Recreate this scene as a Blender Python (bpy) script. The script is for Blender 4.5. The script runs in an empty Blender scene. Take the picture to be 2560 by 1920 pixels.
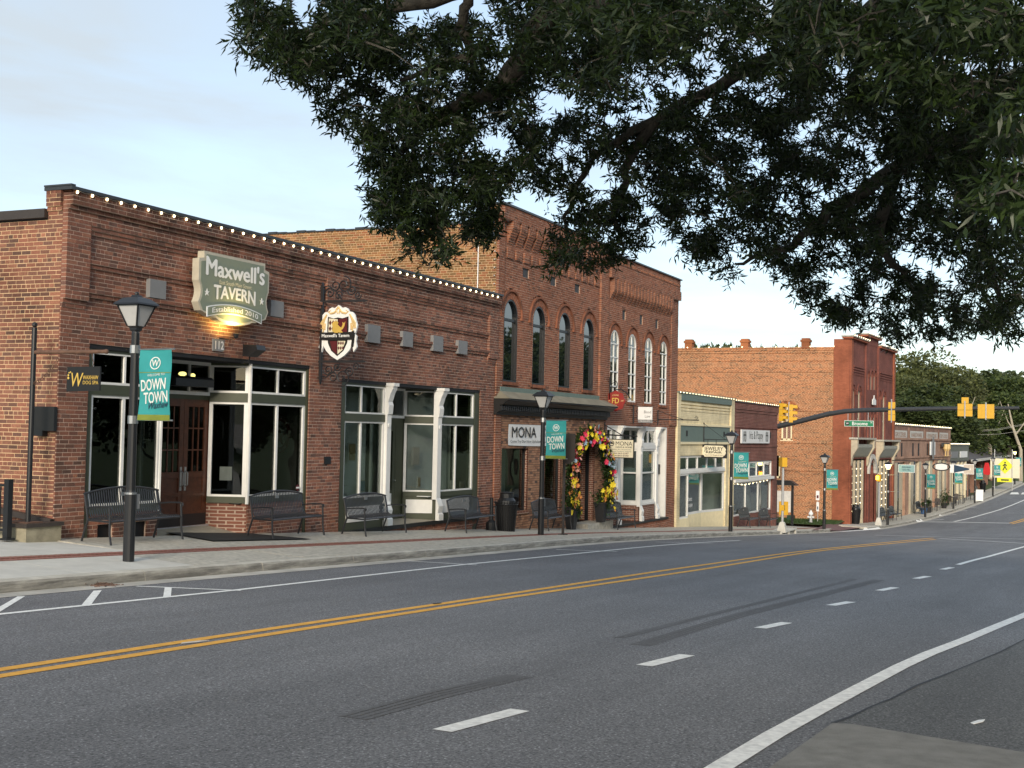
import bpy, math, random
import numpy as np
from mathutils import Vector, Matrix
random.seed(7); np.random.seed(7)
S = bpy.context.scene; COL = S.collection
# ------------------------------------------------------------------ camera
FPX, PITCH, ROLL, YAW = 3210.0, .0373, .021, .4265          # fitted to the photograph's vanishing points (2560 px wide)
FW = Vector((math.cos(YAW)*math.cos(PITCH), math.sin(YAW)*math.cos(PITCH), math.sin(PITCH)))
_rt = Vector((math.sin(YAW), -math.cos(YAW), 0)); _dn = FW.cross(_rt)
RT = math.cos(ROLL)*_rt - math.sin(ROLL)*_dn; DN = math.sin(ROLL)*_rt + math.cos(ROLL)*_dn
cam = bpy.data.cameras.new('camera'); camo = bpy.data.objects.new('camera', cam); COL.objects.link(camo)
camo.matrix_world = Matrix(((RT.x, -DN.x, -FW.x, 0), (RT.y, -DN.y, -FW.y, 0), (RT.z, -DN.z, -FW.z, 0), (0, 0, 0, 1)))
cam.sensor_width = 36; cam.lens = FPX/2560*36; cam.clip_start = .05; cam.clip_end = 3000
S.camera = camo
# ------------------------------------------------------------------ world, sun, exposure
SUN = Vector((-.88, -.30, .34)).normalized()
W = bpy.data.worlds.new('World'); S.world = W; W.use_nodes = True
nt = W.node_tree; nt.nodes.clear()
def N(t, ty, **kw):
    n = t.nodes.new(ty)
    for k, v in kw.items():
        if k.startswith('i_'): n.inputs[k[2:].replace('_', ' ')].default_value = v
        elif k.startswith('n') and k[1:].isdigit(): n.inputs[int(k[1:])].default_value = v
        else: setattr(n, k, v)
    return n
def L(t, a, b): t.links.new(a, b)
sky = N(nt, 'ShaderNodeTexSky', sky_type='NISHITA', sun_disc=False, sun_elevation=math.asin(SUN.z), sun_rotation=math.atan2(SUN.x, SUN.y), altitude=200, air_density=1.0, dust_density=.9, ozone_density=1.2)
tc = N(nt, 'ShaderNodeTexCoord'); mp = N(nt, 'ShaderNodeMapping'); mp.inputs['Scale'].default_value = (2.2, 2.2, 9.0); mp.inputs['Rotation'].default_value = (.12, .1, .4)
L(nt, tc.outputs['Generated'], mp.inputs[0])
nz = N(nt, 'ShaderNodeTexNoise', i_Scale=1.3, i_Detail=7.0, i_Roughness=.55, i_Distortion=.4); L(nt, mp.outputs[0], nz.inputs['Vector'])
rp = N(nt, 'ShaderNodeValToRGB'); rp.color_ramp.elements[0].position = .36; rp.color_ramp.elements[0].color = (.48, .48, .48, 1); rp.color_ramp.elements[1].position = .68; rp.color_ramp.elements[1].color = (.95, .95, .95, 1)
L(nt, nz.outputs['Fac'], rp.inputs[0])
mx = N(nt, 'ShaderNodeMix', data_type='RGBA'); L(nt, rp.outputs[0], mx.inputs[0]); L(nt, sky.outputs[0], mx.inputs[6]); mx.inputs[7].default_value = (2.45, 2.75, 3.0, 1)
bg = N(nt, 'ShaderNodeBackground', i_Strength=.086); L(nt, mx.outputs[2], bg.inputs[0])
wo = N(nt, 'ShaderNodeOutputWorld'); L(nt, bg.outputs[0], wo.inputs[0])
sl = bpy.data.lights.new('sun', 'SUN'); sl.energy = 1.1; sl.angle = math.radians(16); sl.color = (1, .88, .72)
so = bpy.data.objects.new('sun', sl); COL.objects.link(so); so.rotation_euler = SUN.to_track_quat('Z', 'Y').to_euler(); so.location = (-40, 10, 40)
S.view_settings.view_transform = 'Standard'; S.view_settings.look = 'None'; S.view_settings.gamma = 1; S.view_settings.exposure = 1.66
S.render.engine = 'CYCLES'; S.cycles.max_bounces = 8; S.cycles.transparent_max_bounces = 12; S.cycles.use_denoising = True
# ------------------------------------------------------------------ photo pixel -> place
def ray(x, y): return (x-1280)/FPX*RT + (y-960)/FPX*DN + FW
def onY(x, y, Y): d = ray(x, y); return d*(Y/d.y)
def onX(x, y, X): d = ray(x, y); return d*(X/d.x)
def interp(x, T):
    if x <= T[0][0]: a, b = T[0], T[1]
    elif x >= T[-1][0]: a, b = T[-2], T[-1]
    else:
        for a, b in zip(T, T[1:]):
            if a[0] <= x <= b[0]: break
    return a[1]+(b[1]-a[1])*(x-a[0])/(b[0]-a[0])
_ZR = [(-60, .9), (0, -1.62), (14.5, -2.23), (23, -2.6), (35, -3.1), (50, -3.92), (68, -4.92), (80, -5.45), (90, -5.7), (100, -5.83), (115, -5.83), (126, -5.76), (138, -5.6), (165, -5.1), (200, -4.1), (300, -1.0), (900, 8)]
_ZF = [(-60, 1.6), (0, -1.2), (16.63, -1.96), (25.65, -2.4), (35.73, -2.93), (51.6, -3.82), (61, -4.33), (70.8, -4.88), (82, -5.31), (88, -5.55), (100, -5.68), (123, -5.62), (135, -5.45), (165, -4.9), (200, -3.9), (300, -.9), (900, 8)]
def zprof(X, T=_ZR): return sum(interp(X+o, T) for o in (-3, -1.5, 0, 1.5, 3))/5
def zr(X, Y): return zprof(X) - .01*(Y-13)
def kerb(X):
    if X < 75: return 12.25 + .025*(min(max(X, 0), 44)-14)
    return 11.85 - .048*(X-87)
def fac(X): return 16.0 if X < 72 else 14.0-.05*(X-82)
def cross_street(X): return 71.8 < X < 78.5
def zs(X, Y):
    k = kerb(X); t = min(max((Y-k)/(fac(X)-k), 0), 1.6); a = zr(X, k)+.15
    return a + (zprof(X, _ZF)-a)*t
def gz(X, Y):
    if Y < kerb(X): return zr(X, Y)
    if cross_street(X): return zr(X, kerb(X)) + .004*(Y-kerb(X))
    return zs(X, Y)
def gp(x, y):
    d = ray(x, y); lo = 2.0; k = lo
    while k < 400:
        p = d*k
        if p.z < gz(p.x, p.y): break
        k += .25
    a, b = k-.25, k
    for _ in range(24):
        m = (a+b)/2; p = d*m
        if p.z < gz(p.x, p.y): b = m
        else: a = m
    return d*b
# ------------------------------------------------------------------ materials
MATS = {}
def mat(name, c, rough=.6, metal=0., var=.12, scale=6., bump=0., bscale=60., emit=None, estr=1., spec=.5, alpha=None):
    if name in MATS: return MATS[name]
    m = bpy.data.materials.new(name); m.use_nodes = True; t = m.node_tree; b = t.nodes['Principled BSDF']; MATS[name] = m
    b.inputs['Roughness'].default_value = rough; b.inputs['Metallic'].default_value = metal; b.inputs['Specular IOR Level'].default_value = spec
    tcd = N(t, 'ShaderNodeTexCoord')
    n = N(t, 'ShaderNodeTexNoise', i_Scale=scale, i_Detail=6.0, i_Roughness=.6); L(t, tcd.outputs['Object'], n.inputs['Vector'])
    mr = N(t, 'ShaderNodeMapRange', n3=1-var, n4=1+var*.8); L(t, n.outputs['Fac'], mr.inputs[0]); mr.inputs[1].default_value = .3; mr.inputs[2].default_value = .7
    mm = N(t, 'ShaderNodeMix', data_type='RGBA', blend_type='MULTIPLY'); mm.inputs[0].default_value = 1; mm.inputs[6].default_value = (*c, 1)
    L(t, mr.outputs[0], mm.inputs[7]); L(t, mm.outputs[2], b.inputs['Base Color'])
    if bump:
        n2 = N(t, 'ShaderNodeTexNoise', i_Scale=bscale, i_Detail=4.0); L(t, tcd.outputs['Object'], n2.inputs['Vector'])
        bp = N(t, 'ShaderNodeBump', i_Strength=bump, i_Distance=.02); L(t, n2.outputs['Fac'], bp.inputs['Height']); L(t, bp.outputs[0], b.inputs['Normal'])
    if emit: b.inputs['Emission Color'].default_value = (*emit, 1); b.inputs['Emission Strength'].default_value = estr
    return m
def brickmat(name, cols, stain=.5, rough=.88, stain_scale=.55, soot=None):
    m = bpy.data.materials.new(name); m.use_nodes = True; t = m.node_tree; b = t.nodes['Principled BSDF']; MATS[name] = m
    at = N(t, 'ShaderNodeAttribute', attribute_name='rnd'); oi = N(t, 'ShaderNodeObjectInfo')
    ad = N(t, 'ShaderNodeMath', operation='ADD'); L(t, at.outputs['Fac'], ad.inputs[0])
    gt = N(t, 'ShaderNodeMath', operation='LESS_THAN', n1=.0005); L(t, at.outputs['Fac'], gt.inputs[0])
    mu = N(t, 'ShaderNodeMath', operation='MULTIPLY'); L(t, gt.outputs[0], mu.inputs[0]); L(t, oi.outputs['Random'], mu.inputs[1]); L(t, mu.outputs[0], ad.inputs[1])
    r = N(t, 'ShaderNodeValToRGB'); L(t, ad.outputs[0], r.inputs[0]); cr = r.color_ramp
    while len(cr.elements) < len(cols): cr.elements.new(.5)
    for i, c in enumerate(cols): cr.elements[i].position = i/(len(cols)-1); cr.elements[i].color = (*c, 1)
    g = N(t, 'ShaderNodeNewGeometry')
    n = N(t, 'ShaderNodeTexNoise', i_Scale=stain_scale, i_Detail=8.0, i_Roughness=.62); L(t, g.outputs['Position'], n.inputs['Vector'])
    mr = N(t, 'ShaderNodeMapRange', n1=.42, n2=.68, n3=1.0, n4=1-stain); L(t, n.outputs['Fac'], mr.inputs[0])
    n3 = N(t, 'ShaderNodeTexNoise', i_Scale=38.0, i_Detail=5.0, i_Roughness=.7); L(t, g.outputs['Position'], n3.inputs['Vector'])
    mr3 = N(t, 'ShaderNodeMapRange', n1=.3, n2=.7, n3=.72, n4=1.2); L(t, n3.outputs['Fac'], mr3.inputs[0])
    m2 = N(t, 'ShaderNodeMath', operation='MULTIPLY'); L(t, mr.outputs[0], m2.inputs[0]); L(t, mr3.outputs[0], m2.inputs[1])
    if soot:                                                     # black lichen streaks running down from the coping
        spz = N(t, 'ShaderNodeSeparateXYZ'); L(t, g.outputs['Position'], spz.inputs[0]); ns = N(t, 'ShaderNodeTexNoise', i_Scale=1.0, i_Detail=6.0, i_Roughness=.65); mps = N(t, 'ShaderNodeMapping'); mps.inputs['Scale'].default_value = (2.2, 2.2, .5); L(t, g.outputs['Position'], mps.inputs[0]); L(t, mps.outputs[0], ns.inputs['Vector'])
        zz = N(t, 'ShaderNodeMapRange', n1=soot[0], n2=soot[1], n3=-.28, n4=.2); L(t, spz.outputs['Z'], zz.inputs[0]); sa = N(t, 'ShaderNodeMath', operation='ADD'); L(t, zz.outputs[0], sa.inputs[0]); L(t, ns.outputs['Fac'], sa.inputs[1])
        sm = N(t, 'ShaderNodeMapRange', n1=.5, n2=.72, n3=1.0, n4=.38); L(t, sa.outputs[0], sm.inputs[0]); m4 = N(t, 'ShaderNodeMath', operation='MULTIPLY'); L(t, m2.outputs[0], m4.inputs[0]); L(t, sm.outputs[0], m4.inputs[1]); m2 = m4
    mm = N(t, 'ShaderNodeMix', data_type='RGBA', blend_type='MULTIPLY'); mm.inputs[0].default_value = 1; L(t, r.outputs[0], mm.inputs[6]); L(t, m2.outputs[0], mm.inputs[7])
    L(t, mm.outputs[2], b.inputs['Base Color']); b.inputs['Roughness'].default_value = rough; b.inputs['Specular IOR Level'].default_value = .25
    bp = N(t, 'ShaderNodeBump', i_Strength=.5, i_Distance=.01); L(t, n3.outputs['Fac'], bp.inputs['Height']); L(t, bp.outputs[0], b.inputs['Normal'])
    return m
def farbrick(name, c1, c2, mort, axis='X', bw=.213, bh=.073, rough=.85, bump=.6, ms=.012):
    m = bpy.data.materials.new(name); m.use_nodes = True; t = m.node_tree; b = t.nodes['Principled BSDF']; MATS[name] = m
    g = N(t, 'ShaderNodeNewGeometry'); sp = N(t, 'ShaderNodeSeparateXYZ'); L(t, g.outputs['Position'], sp.inputs[0])
    ad = N(t, 'ShaderNodeMath', operation='ADD'); L(t, sp.outputs['X'], ad.inputs[0]); L(t, sp.outputs['Y'], ad.inputs[1])
    cb = N(t, 'ShaderNodeCombineXYZ'); L(t, ad.outputs[0], cb.inputs[0]); L(t, sp.outputs['Z'], cb.inputs[1])
    br = N(t, 'ShaderNodeTexBrick', i_Scale=1.0); L(t, cb.outputs[0], br.inputs['Vector'])
    br.inputs['Color1'].default_value = (*c1, 1); br.inputs['Color2'].default_value = (*c2, 1); br.inputs['Mortar'].default_value = (*mort, 1)
    br.inputs['Brick Width'].default_value = bw; br.inputs['Row Height'].default_value = bh; br.inputs['Mortar Size'].default_value = ms; br.inputs['Mortar Smooth'].default_value = .3
    n = N(t, 'ShaderNodeTexNoise', i_Scale=.9, i_Detail=8.0, i_Roughness=.65); L(t, g.outputs['Position'], n.inputs['Vector'])
    mr = N(t, 'ShaderNodeMapRange', n1=.3, n2=.7, n3=.65, n4=1.2); L(t, n.outputs['Fac'], mr.inputs[0])
    mm = N(t, 'ShaderNodeMix', data_type='RGBA', blend_type='MULTIPLY'); mm.inputs[0].default_value = 1; L(t, br.outputs['Color'], mm.inputs[6]); L(t, mr.outputs[0], mm.inputs[7])
    L(t, mm.outputs[2], b.inputs['Base Color']); b.inputs['Roughness'].default_value = rough; b.inputs['Specular IOR Level'].default_value = .25
    bp = N(t, 'ShaderNodeBump', i_Strength=bump, i_Distance=-.012); L(t, br.outputs['Fac'], bp.inputs['Height']); L(t, bp.outputs[0], b.inputs['Normal'])
    return m
def glassmat(name, tint=(.85, .9, .88), ior=1.5, boost=1.0):
    m = bpy.data.materials.new(name); m.use_nodes = True; t = m.node_tree; t.nodes.clear(); MATS[name] = m
    tr = N(t, 'ShaderNodeBsdfTransparent'); tr.inputs[0].default_value = (*tint, 1)
    gl = N(t, 'ShaderNodeBsdfGlossy', i_Roughness=.01); lw_ = N(t, 'ShaderNodeLayerWeight', i_Blend=.5); pw = N(t, 'ShaderNodeMath', operation='POWER', n1=5.0); L(t, lw_.outputs['Facing'], pw.inputs[0]); fr = N(t, 'ShaderNodeMapRange', n3=((ior-1)/(ior+1))**2, n4=1.0); L(t, pw.outputs[0], fr.inputs[0])
    tcd = N(t, 'ShaderNodeNewGeometry'); n = N(t, 'ShaderNodeTexNoise', i_Scale=.9, i_Detail=1.0); L(t, tcd.outputs['Position'], n.inputs['Vector'])
    bp = N(t, 'ShaderNodeBump', i_Strength=.06, i_Distance=.05); L(t, n.outputs['Fac'], bp.inputs['Height']); L(t, bp.outputs[0], gl.inputs['Normal'])
    ml = N(t, 'ShaderNodeMath', operation='MULTIPLY', n1=boost, use_clamp=True); L(t, fr.outputs[0], ml.inputs[0])
    ms = N(t, 'ShaderNodeMixShader'); L(t, ml.outputs[0], ms.inputs[0]); L(t, tr.outputs[0], ms.inputs[1]); L(t, gl.outputs[0], ms.inputs[2])
    o = N(t, 'ShaderNodeOutputMaterial'); L(t, ms.outputs[0], o.inputs[0]); return m
def leafmat(name, c1, c2, rough=.5, trans=.25):
    m = bpy.data.materials.new(name); m.use_nodes = True; t = m.node_tree; b = t.nodes['Principled BSDF']; MATS[name] = m
    at = N(t, 'ShaderNodeAttribute', attribute_name='rnd'); oi = N(t, 'ShaderNodeObjectInfo')
    r = N(t, 'ShaderNodeMix', data_type='RGBA'); r.inputs[6].default_value = (*c1, 1); r.inputs[7].default_value = (*c2, 1); L(t, at.outputs['Fac'], r.inputs[0])
    hs = N(t, 'ShaderNodeHueSaturation'); L(t, r.outputs[2], hs.inputs['Color'])
    mr = N(t, 'ShaderNodeMapRange', n3=.75, n4=1.25); L(t, oi.outputs['Random'], mr.inputs[0]); L(t, mr.outputs[0], hs.inputs['Value'])
    L(t, hs.outputs[0], b.inputs['Base Color']); b.inputs['Roughness'].default_value = rough
    tl = N(t, 'ShaderNodeBsdfTranslucent'); L(t, hs.outputs[0], tl.inputs[0])
    ms = N(t, 'ShaderNodeMixShader'); ms.inputs[0].default_value = trans; L(t, b.outputs[0], ms.inputs[1]); L(t, tl.outputs[0], ms.inputs[2])
    L(t, ms.outputs[0], t.nodes['Material Output'].inputs[0]); return m
# ------------------------------------------------------------------ mesh helpers
class MB:
    def __init__(s): s.v = []; s.f = []; s.r = []
    def add(s, vs, fs, r=0.):
        o = len(s.v); s.v += [tuple(p) for p in vs]; s.f += [tuple(i+o for i in f) for f in fs]; s.r += [r]*len(fs); return s
    def box(s, x0, x1, y0, y1, z0, z1, r=0.):
        return s.add([(x0, y0, z0), (x1, y0, z0), (x1, y1, z0), (x0, y1, z0), (x0, y0, z1), (x1, y0, z1), (x1, y1, z1), (x0, y1, z1)],
              [(0, 3, 2, 1), (4, 5, 6, 7), (0, 1, 5, 4), (1, 2, 6, 5), (2, 3, 7, 6), (3, 0, 4, 7)], r)
    def prism(s, pts, a, b, ax='y', r=0.):
        n = len(pts); f = {'y': lambda p, t: (p[0], t, p[1]), 'x': lambda p, t: (t, p[0], p[1]), 'z': lambda p, t: (p[0], p[1], t)}[ax]
        return s.add([f(p, a) for p in pts]+[f(p, b) for p in pts], [tuple(range(n)), tuple(range(2*n-1, n-1, -1))]+[(i, i+n, (i+1) % n+n, (i+1) % n) for i in range(n)], r)
    def ring(s, outer, inner, a, b, ax='y', closed=True):     # flat frame between two outlines of equal length
        n = len(outer); f = {'y': lambda p, t: (p[0], t, p[1]), 'x': lambda p, t: (t, p[0], p[1])}[ax]
        vs = [f(p, a) for p in outer]+[f(p, a) for p in inner]+[f(p, b) for p in outer]+[f(p, b) for p in inner]; fs = []
        for i in range(n if closed else n-1):
            j = (i+1) % n
            fs += [(i, j, n+j, n+i), (2*n+i, 3*n+i, 3*n+j, 2*n+j), (i, 2*n+i, 2*n+j, j), (n+i, n+j, 3*n+j, 3*n+i)]
        return s.add(vs, fs)
    def tube(s, pts, rad, n=6, caps=True, r=0.):
        P = [Vector(p) for p in pts]; R = rad if isinstance(rad, (list, tuple)) else [rad]*len(P); vs = []; fs = []; up = None
        for i, p in enumerate(P):
            d = (P[min(i+1, len(P)-1)]-P[max(i-1, 0)])
            d = d.normalized() if d.length > 1e-9 else Vector((0, 0, 1))
            if up is None: up = d.orthogonal().normalized()
            up = (up-d*up.dot(d)); up = up.normalized() if up.length > 1e-6 else d.orthogonal().normalized(); sd = d.cross(up)
            for k in range(n):
                a = 2*math.pi*k/n; vs.append(p+(up*math.cos(a)+sd*math.sin(a))*R[i])
        for i in range(len(P)-1):
            for k in range(n): fs.append((i*n+k, i*n+(k+1) % n, (i+1)*n+(k+1) % n, (i+1)*n+k))
        if caps: fs += [tuple(range(n-1, -1, -1)), tuple((len(P)-1)*n+k for k in range(n))]
        return s.add(vs, fs, r)
    def lathe(s, prof, c=(0, 0, 0), n=16, rot=0., sq=False, ax='z', r=0.):
        vs = []; fs = []
        for (rr, z) in prof:
            for k in range(n):
                a = 2*math.pi*(k+rot)/n; p = (rr*math.cos(a), rr*math.sin(a), z)
                if ax == 'x': p = (p[2], p[0], p[1])
                if ax == 'y': p = (p[0], p[2], p[1])
                vs.append((c[0]+p[0], c[1]+p[1], c[2]+p[2]))
        for i in range(len(prof)-1):
            for k in range(n): fs.append((i*n+k, i*n+(k+1) % n, (i+1)*n+(k+1) % n, (i+1)*n+k))
        fs += [tuple(range(n-1, -1, -1)), tuple((len(prof)-1)*n+k for k in range(n))]
        return s.add(vs, fs, r)
    def ball(s, c, rx, ry=None, rz=None, n=8, m=5, r=0.):
        ry = ry or rx; rz = rz or rx; vs = [(c[0], c[1], c[2]-rz)]; fs = []
        for j in range(1, m):
            t = -math.pi/2+math.pi*j/m
            for k in range(n): a = 2*math.pi*k/n; vs.append((c[0]+rx*math.cos(t)*math.cos(a), c[1]+ry*math.cos(t)*math.sin(a), c[2]+rz*math.sin(t)))
        vs.append((c[0], c[1], c[2]+rz)); T = len(vs)-1
        for k in range(n): fs.append((0, 1+(k+1) % n, 1+k)); fs.append((T, 1+(m-2)*n+k, 1+(m-2)*n+(k+1) % n))
        for j in range(m-2):
            for k in range(n): fs.append((1+j*n+k, 1+j*n+(k+1) % n, 1+(j+1)*n+(k+1) % n, 1+(j+1)*n+k))
        return s.add(vs, fs, r)
    def mesh(s, name, off=(0, 0, 0)):
        m = bpy.data.meshes.new(name); ox, oy, oz = off
        m.from_pydata([(a-ox, b-oy, c-oz) for a, b, c in s.v], [], s.f)
        if any(s.r):
            at = m.attributes.new('rnd', 'FLOAT', 'FACE'); at.data.foreach_set('value', s.r)
        m.update(); return m
ORG = {}; KIDS = {}
def setp(o, label=None, cat=None, group=None, kind=None):
    for k, v in (('label', label), ('category', cat), ('group', group), ('kind', kind)):
        if v: o[k] = v
    return o
def link(o, parent=None):
    COL.objects.link(o)
    if parent is not None: o.parent = parent; KIDS.setdefault(parent.name, []).append(o)
    return o
def thing(name, label, cat, loc=(0, 0, 0), rot=0., group=None, local=None):
    o = bpy.data.objects.new(name, None); o.location = loc; o.rotation_euler = (0, 0, rot); o.empty_display_size = .2
    link(o); setp(o, label, cat, group); ORG[o.name] = Vector((0, 0, 0)) if (local or rot) else Vector(loc); return o
def build(name, mb, m, parent=None, label=None, cat=None, group=None, kind=None, smooth=False):
    off = ORG.get(parent.name, Vector((0, 0, 0))) if parent is not None else Vector((0, 0, 0))
    me = mb.mesh(name, off); me.materials.append(MATS[m] if isinstance(m, str) else m)
    if smooth: me.polygons.foreach_set('use_smooth', [True]*len(me.polygons))
    o = bpy.data.objects.new(name, me); link(o, parent); ORG[o.name] = off
    setp(o, label, cat, group, kind); return o
def split(name, mb, m, parent):                             # each separate piece of mb becomes a part of its own
    par = list(range(len(mb.v)))
    def root(i):
        while par[i] != i: par[i] = par[par[i]]; i = par[i]
        return i
    for f in mb.f:
        for k in f[1:]: par[root(k)] = root(f[0])
    G = {}
    for f in mb.f: G.setdefault(root(f[0]), []).append(f)
    for fs in G.values():
        ids = sorted({i for f in fs for i in f}); mp_ = {i: k for k, i in enumerate(ids)}; q = MB(); q.v = [mb.v[i] for i in ids]; q.f = [tuple(mp_[i] for i in f) for f in fs]; q.r = [0.]*len(fs)
        build(name, q, m, parent)
def solo(name, mb, m, label, cat, loc=None, group=None, kind=None, smooth=False):     # a thing that is one mesh, origin at its base
    if loc is None:
        a = np.array(mb.v); loc = ((a[:, 0].min()+a[:, 0].max())/2, (a[:, 1].min()+a[:, 1].max())/2, a[:, 2].min())
    me = mb.mesh(name, loc); me.materials.append(MATS[m] if isinstance(m, str) else m)
    if smooth: me.polygons.foreach_set('use_smooth', [True]*len(me.polygons))
    o = bpy.data.objects.new(name, me); o.location = loc; link(o); ORG[o.name] = Vector(loc); setp(o, label, cat, group, kind); return o
def dup(o, loc=None, rot=None, label=None, group=None, parent=None, scale=None):
    c = o.copy(); link(c, parent)
    if loc is not None: c.location = loc
    if rot is not None: c.rotation_euler = (0, 0, rot)
    if scale is not None: c.scale = scale
    if label: c['label'] = label
    if group: c['group'] = group
    ORG[c.name] = ORG.get(o.name)
    for k in KIDS.get(o.name, []): dup(k, parent=c)
    return c
def text(s, parent, m, x, z, h, y=0., w=None, bold=0., arc=0., slope=0., shear=0., align='CENTER', name='lettering', depth=.003, spacing=1.0, vs=None):
    cu = bpy.data.curves.new('t', 'FONT'); cu.body = s; cu.size = 1; cu.align_x = align; cu.extrude = .0; cu.shear = shear; cu.resolution_u = 3; cu.space_character = spacing
    tmp = bpy.data.objects.new('t', cu); me = bpy.data.meshes.new_from_object(tmp); bpy.data.objects.remove(tmp); bpy.data.curves.remove(cu)
    n = len(me.vertices)
    if n == 0: return None
    a = np.zeros(n*3); me.vertices.foreach_get('co', a); a = a.reshape(-1, 3)
    hh = .72; sc = h/hh
    wid = a[:, 0].max()-a[:, 0].min(); sx = (w/wid) if w else sc
    xs = a[:, 0]*sx; zz = a[:, 1]*sc
    if vs is not None: zz = zz*(1+vs*(xs/(wid*sx/2))**2)
    q = np.zeros_like(a); q[:, 0] = x+xs; q[:, 1] = y; q[:, 2] = z+zz - arc*(xs/(wid*sx/2))**2 + slope*xs
    off = ORG.get(parent.name, Vector((0, 0, 0))) if parent is not None else Vector((0, 0, 0))
    q -= np.array(off)
    me.vertices.foreach_set('co', q.ravel())
    if bold > 0:                                                  # heavier strokes: the outline laid over itself, slightly shifted
        fs_b = [tuple(p.vertices) for p in me.polygons]; vv = []; ff = []
        for i_, (dx, dz) in enumerate(((0, 0), (-1, 0), (1, 0), (0, .7), (0, -.7))): ff += [tuple(k+n*i_ for k in f) for f in fs_b]; vv.append(q+np.array([dx*bold*sx*.8, -.0006*i_, dz*bold*sc*.8]))
        me = bpy.data.meshes.new(name); me.from_pydata(np.concatenate(vv).tolist(), [], ff)
    me.name = name; me.materials.clear(); me.materials.append(MATS[m]); me.update()
    o = bpy.data.objects.new(name, me); link(o, parent); ORG[o.name] = off; return o
# ------------------------------------------------------------------ palette
mat('black_metal', (.012, .013, .015), .38, .0, .1); mat('black_iron', (.016, .016, .018), .5); mat('steel', (.45, .46, .47), .35, .9)
mat('white_trim', (.78, .77, .73), .45, 0, .05); mat('green_trim', (.055, .062, .035), .5, 0, .1); mat('cream', (.86, .74, .47), .7, 0, .08)
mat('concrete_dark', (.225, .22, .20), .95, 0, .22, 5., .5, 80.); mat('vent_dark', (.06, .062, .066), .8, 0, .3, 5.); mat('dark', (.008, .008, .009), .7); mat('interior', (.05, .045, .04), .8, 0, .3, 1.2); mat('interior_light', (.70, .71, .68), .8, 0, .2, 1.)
mat('door_wood', (.10, .033, .016), .38, 0, .35, 9.); mat('grey_plate', (.21, .21, .21), .6, .0, .08); mat('coping', (.05, .053, .057), .4, .4)
mat('sign_green', (.20, .23, .17), .5, 0, .05); mat('sign_white', (.80, .80, .78), .5, 0, .03); mat('sign_cream', (.72, .66, .48), .5, 0, .05); mat('black_paint', (.01, .01, .01), .5)
mat('gold', (.62, .42, .09), .45, .1, .1); mat('gold_pale', (.70, .50, .22), .5); mat('maroon', (.09, .008, .012), .5); mat('teal', (.03, .29, .29), .8, 0, .06); mat('olive', (.18, .22, .03), .8)
mat('banner_white', (.72, .74, .70), .8, 0, .03); mat('banner_navy', (.02, .05, .09), .8); mat('rust', (.13, .07, .045), .8, 0, .4, 9.); mat('brown_metal', (.05, .04, .035), .5, .1)
mat('concrete', (.56, .54, .48), .9, 0, .12, 2.5, .25, 120.); mat('concrete_old', (.46, .43, .36), .95, 0, .3, 9., .5, 60.); mat('concrete_block', (.30, .27, .19), .9, 0, .3, 5., .4)
mat('kerb', (.50, .47, .40), .9, 0, .25, 2.2, .4, 40.); mat('gutter', (.48, .45, .39), .95, 0, .3, 1.6, .3, 90.)
mat('paint_white', (.86, .85, .80), .75, 0, .22, 16., .2, 90.); mat('paint_yellow', (.80, .40, .05), .75, 0, .2, 12., .2, 90.); mat('skid', (.118, .117, .117), .8, 0, .25, 30., .4, 60.)
mat('yellow_signal', (.66, .37, .02), .45, 0, .06); mat('green_sign', (.01, .20, .09), .4, 0, .04); mat('frost', (.46, .46, .45), .5, 0, .05); mat('bulb', (1, .9, .7), .4, emit=(1, .80, .45), estr=2.2)
mat('lamp_lit', (1, .9, .5), .4, emit=(1, .78, .25), estr=3.0); mat('hand_lit', (1, .4, .05), .4, emit=(1, .35, .03), estr=3.); mat('red_lit', (1, .1, .05), .4, emit=(1, .05, .03), estr=2.)
mat('ped_yellow', (.75, .75, .02), .5); mat('bark', (.085, .075, .06), .95, 0, .45, 14., .8, 30.); mat('pale_bark', (.42, .37, .28), .9, 0, .25, 5.); mat('brown_roof', (.075, .065, .06), .9, 0, .2, 3.)
mat('red_cloth', (.6, .02, .025), .8); mat('blue', (.04, .12, .3), .5); mat('sand', (.33, .29, .22), .9); mat('rubber', (.012, .012, .012), .9, 0, .2); mat('weathered_white', (.55, .53, .48), .8, 0, .2)
mat('slate_green', (.14, .19, .165), .7, 0, .08); mat('copper_roof', (.26, .235, .17), .6, .2, .25, 3.); mat('tan_trim', (.50, .43, .31), .7, 0, .15); mat('grey_green', (.13, .14, .11), .7); mat('poster', (.6, .6, .58), .6)
mat('dress_white', (.75, .74, .70), .8); mat('cloth_black', (.012, .012, .014), .8); mat('cloth_blue', (.18, .27, .33), .8); mat('dried', (.35, .26, .12), .8); mat('pane_frost', (.28, .33, .34), .5, 0, .1, 1.5); mat('cream_blind', (.62, .56, .40), .8, 0, .1)
mat('grass', (.05, .085, .02), .9, 0, .4, 8.); mat('turf', (.07, .10, .03), .95, 0, .4, 1.2); mat('pink', (.62, .03, .08), .6); mat('yellow', (.75, .60, .03), .6); mat('orange', (.70, .26, .06), .6); mat('lavender', (.34, .34, .52), .6); mat('petal_blue', (.25, .36, .45), .6); mat('blush', (.7, .35, .28), .6)
mat('silver', (.55, .56, .57), .4, .6); mat('green_box', (.015, .05, .035), .5); mat('paver', (.27, .115, .085), .85, 0, .4, 14., .3, 60.); mat('red_crossing', (.16, .085, .08), .85, 0, .2, 3.)
mat('litter', (.12, .07, .05), .9, 0, .5, 20.); mat('wire', (.55, .55, .5), .5); mat('tan_sign', (.55, .48, .40), .6); mat('teal_pale', (.25, .42, .42), .6); mat('pot', (.02, .02, .022), .5, 0, .1)
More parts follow.
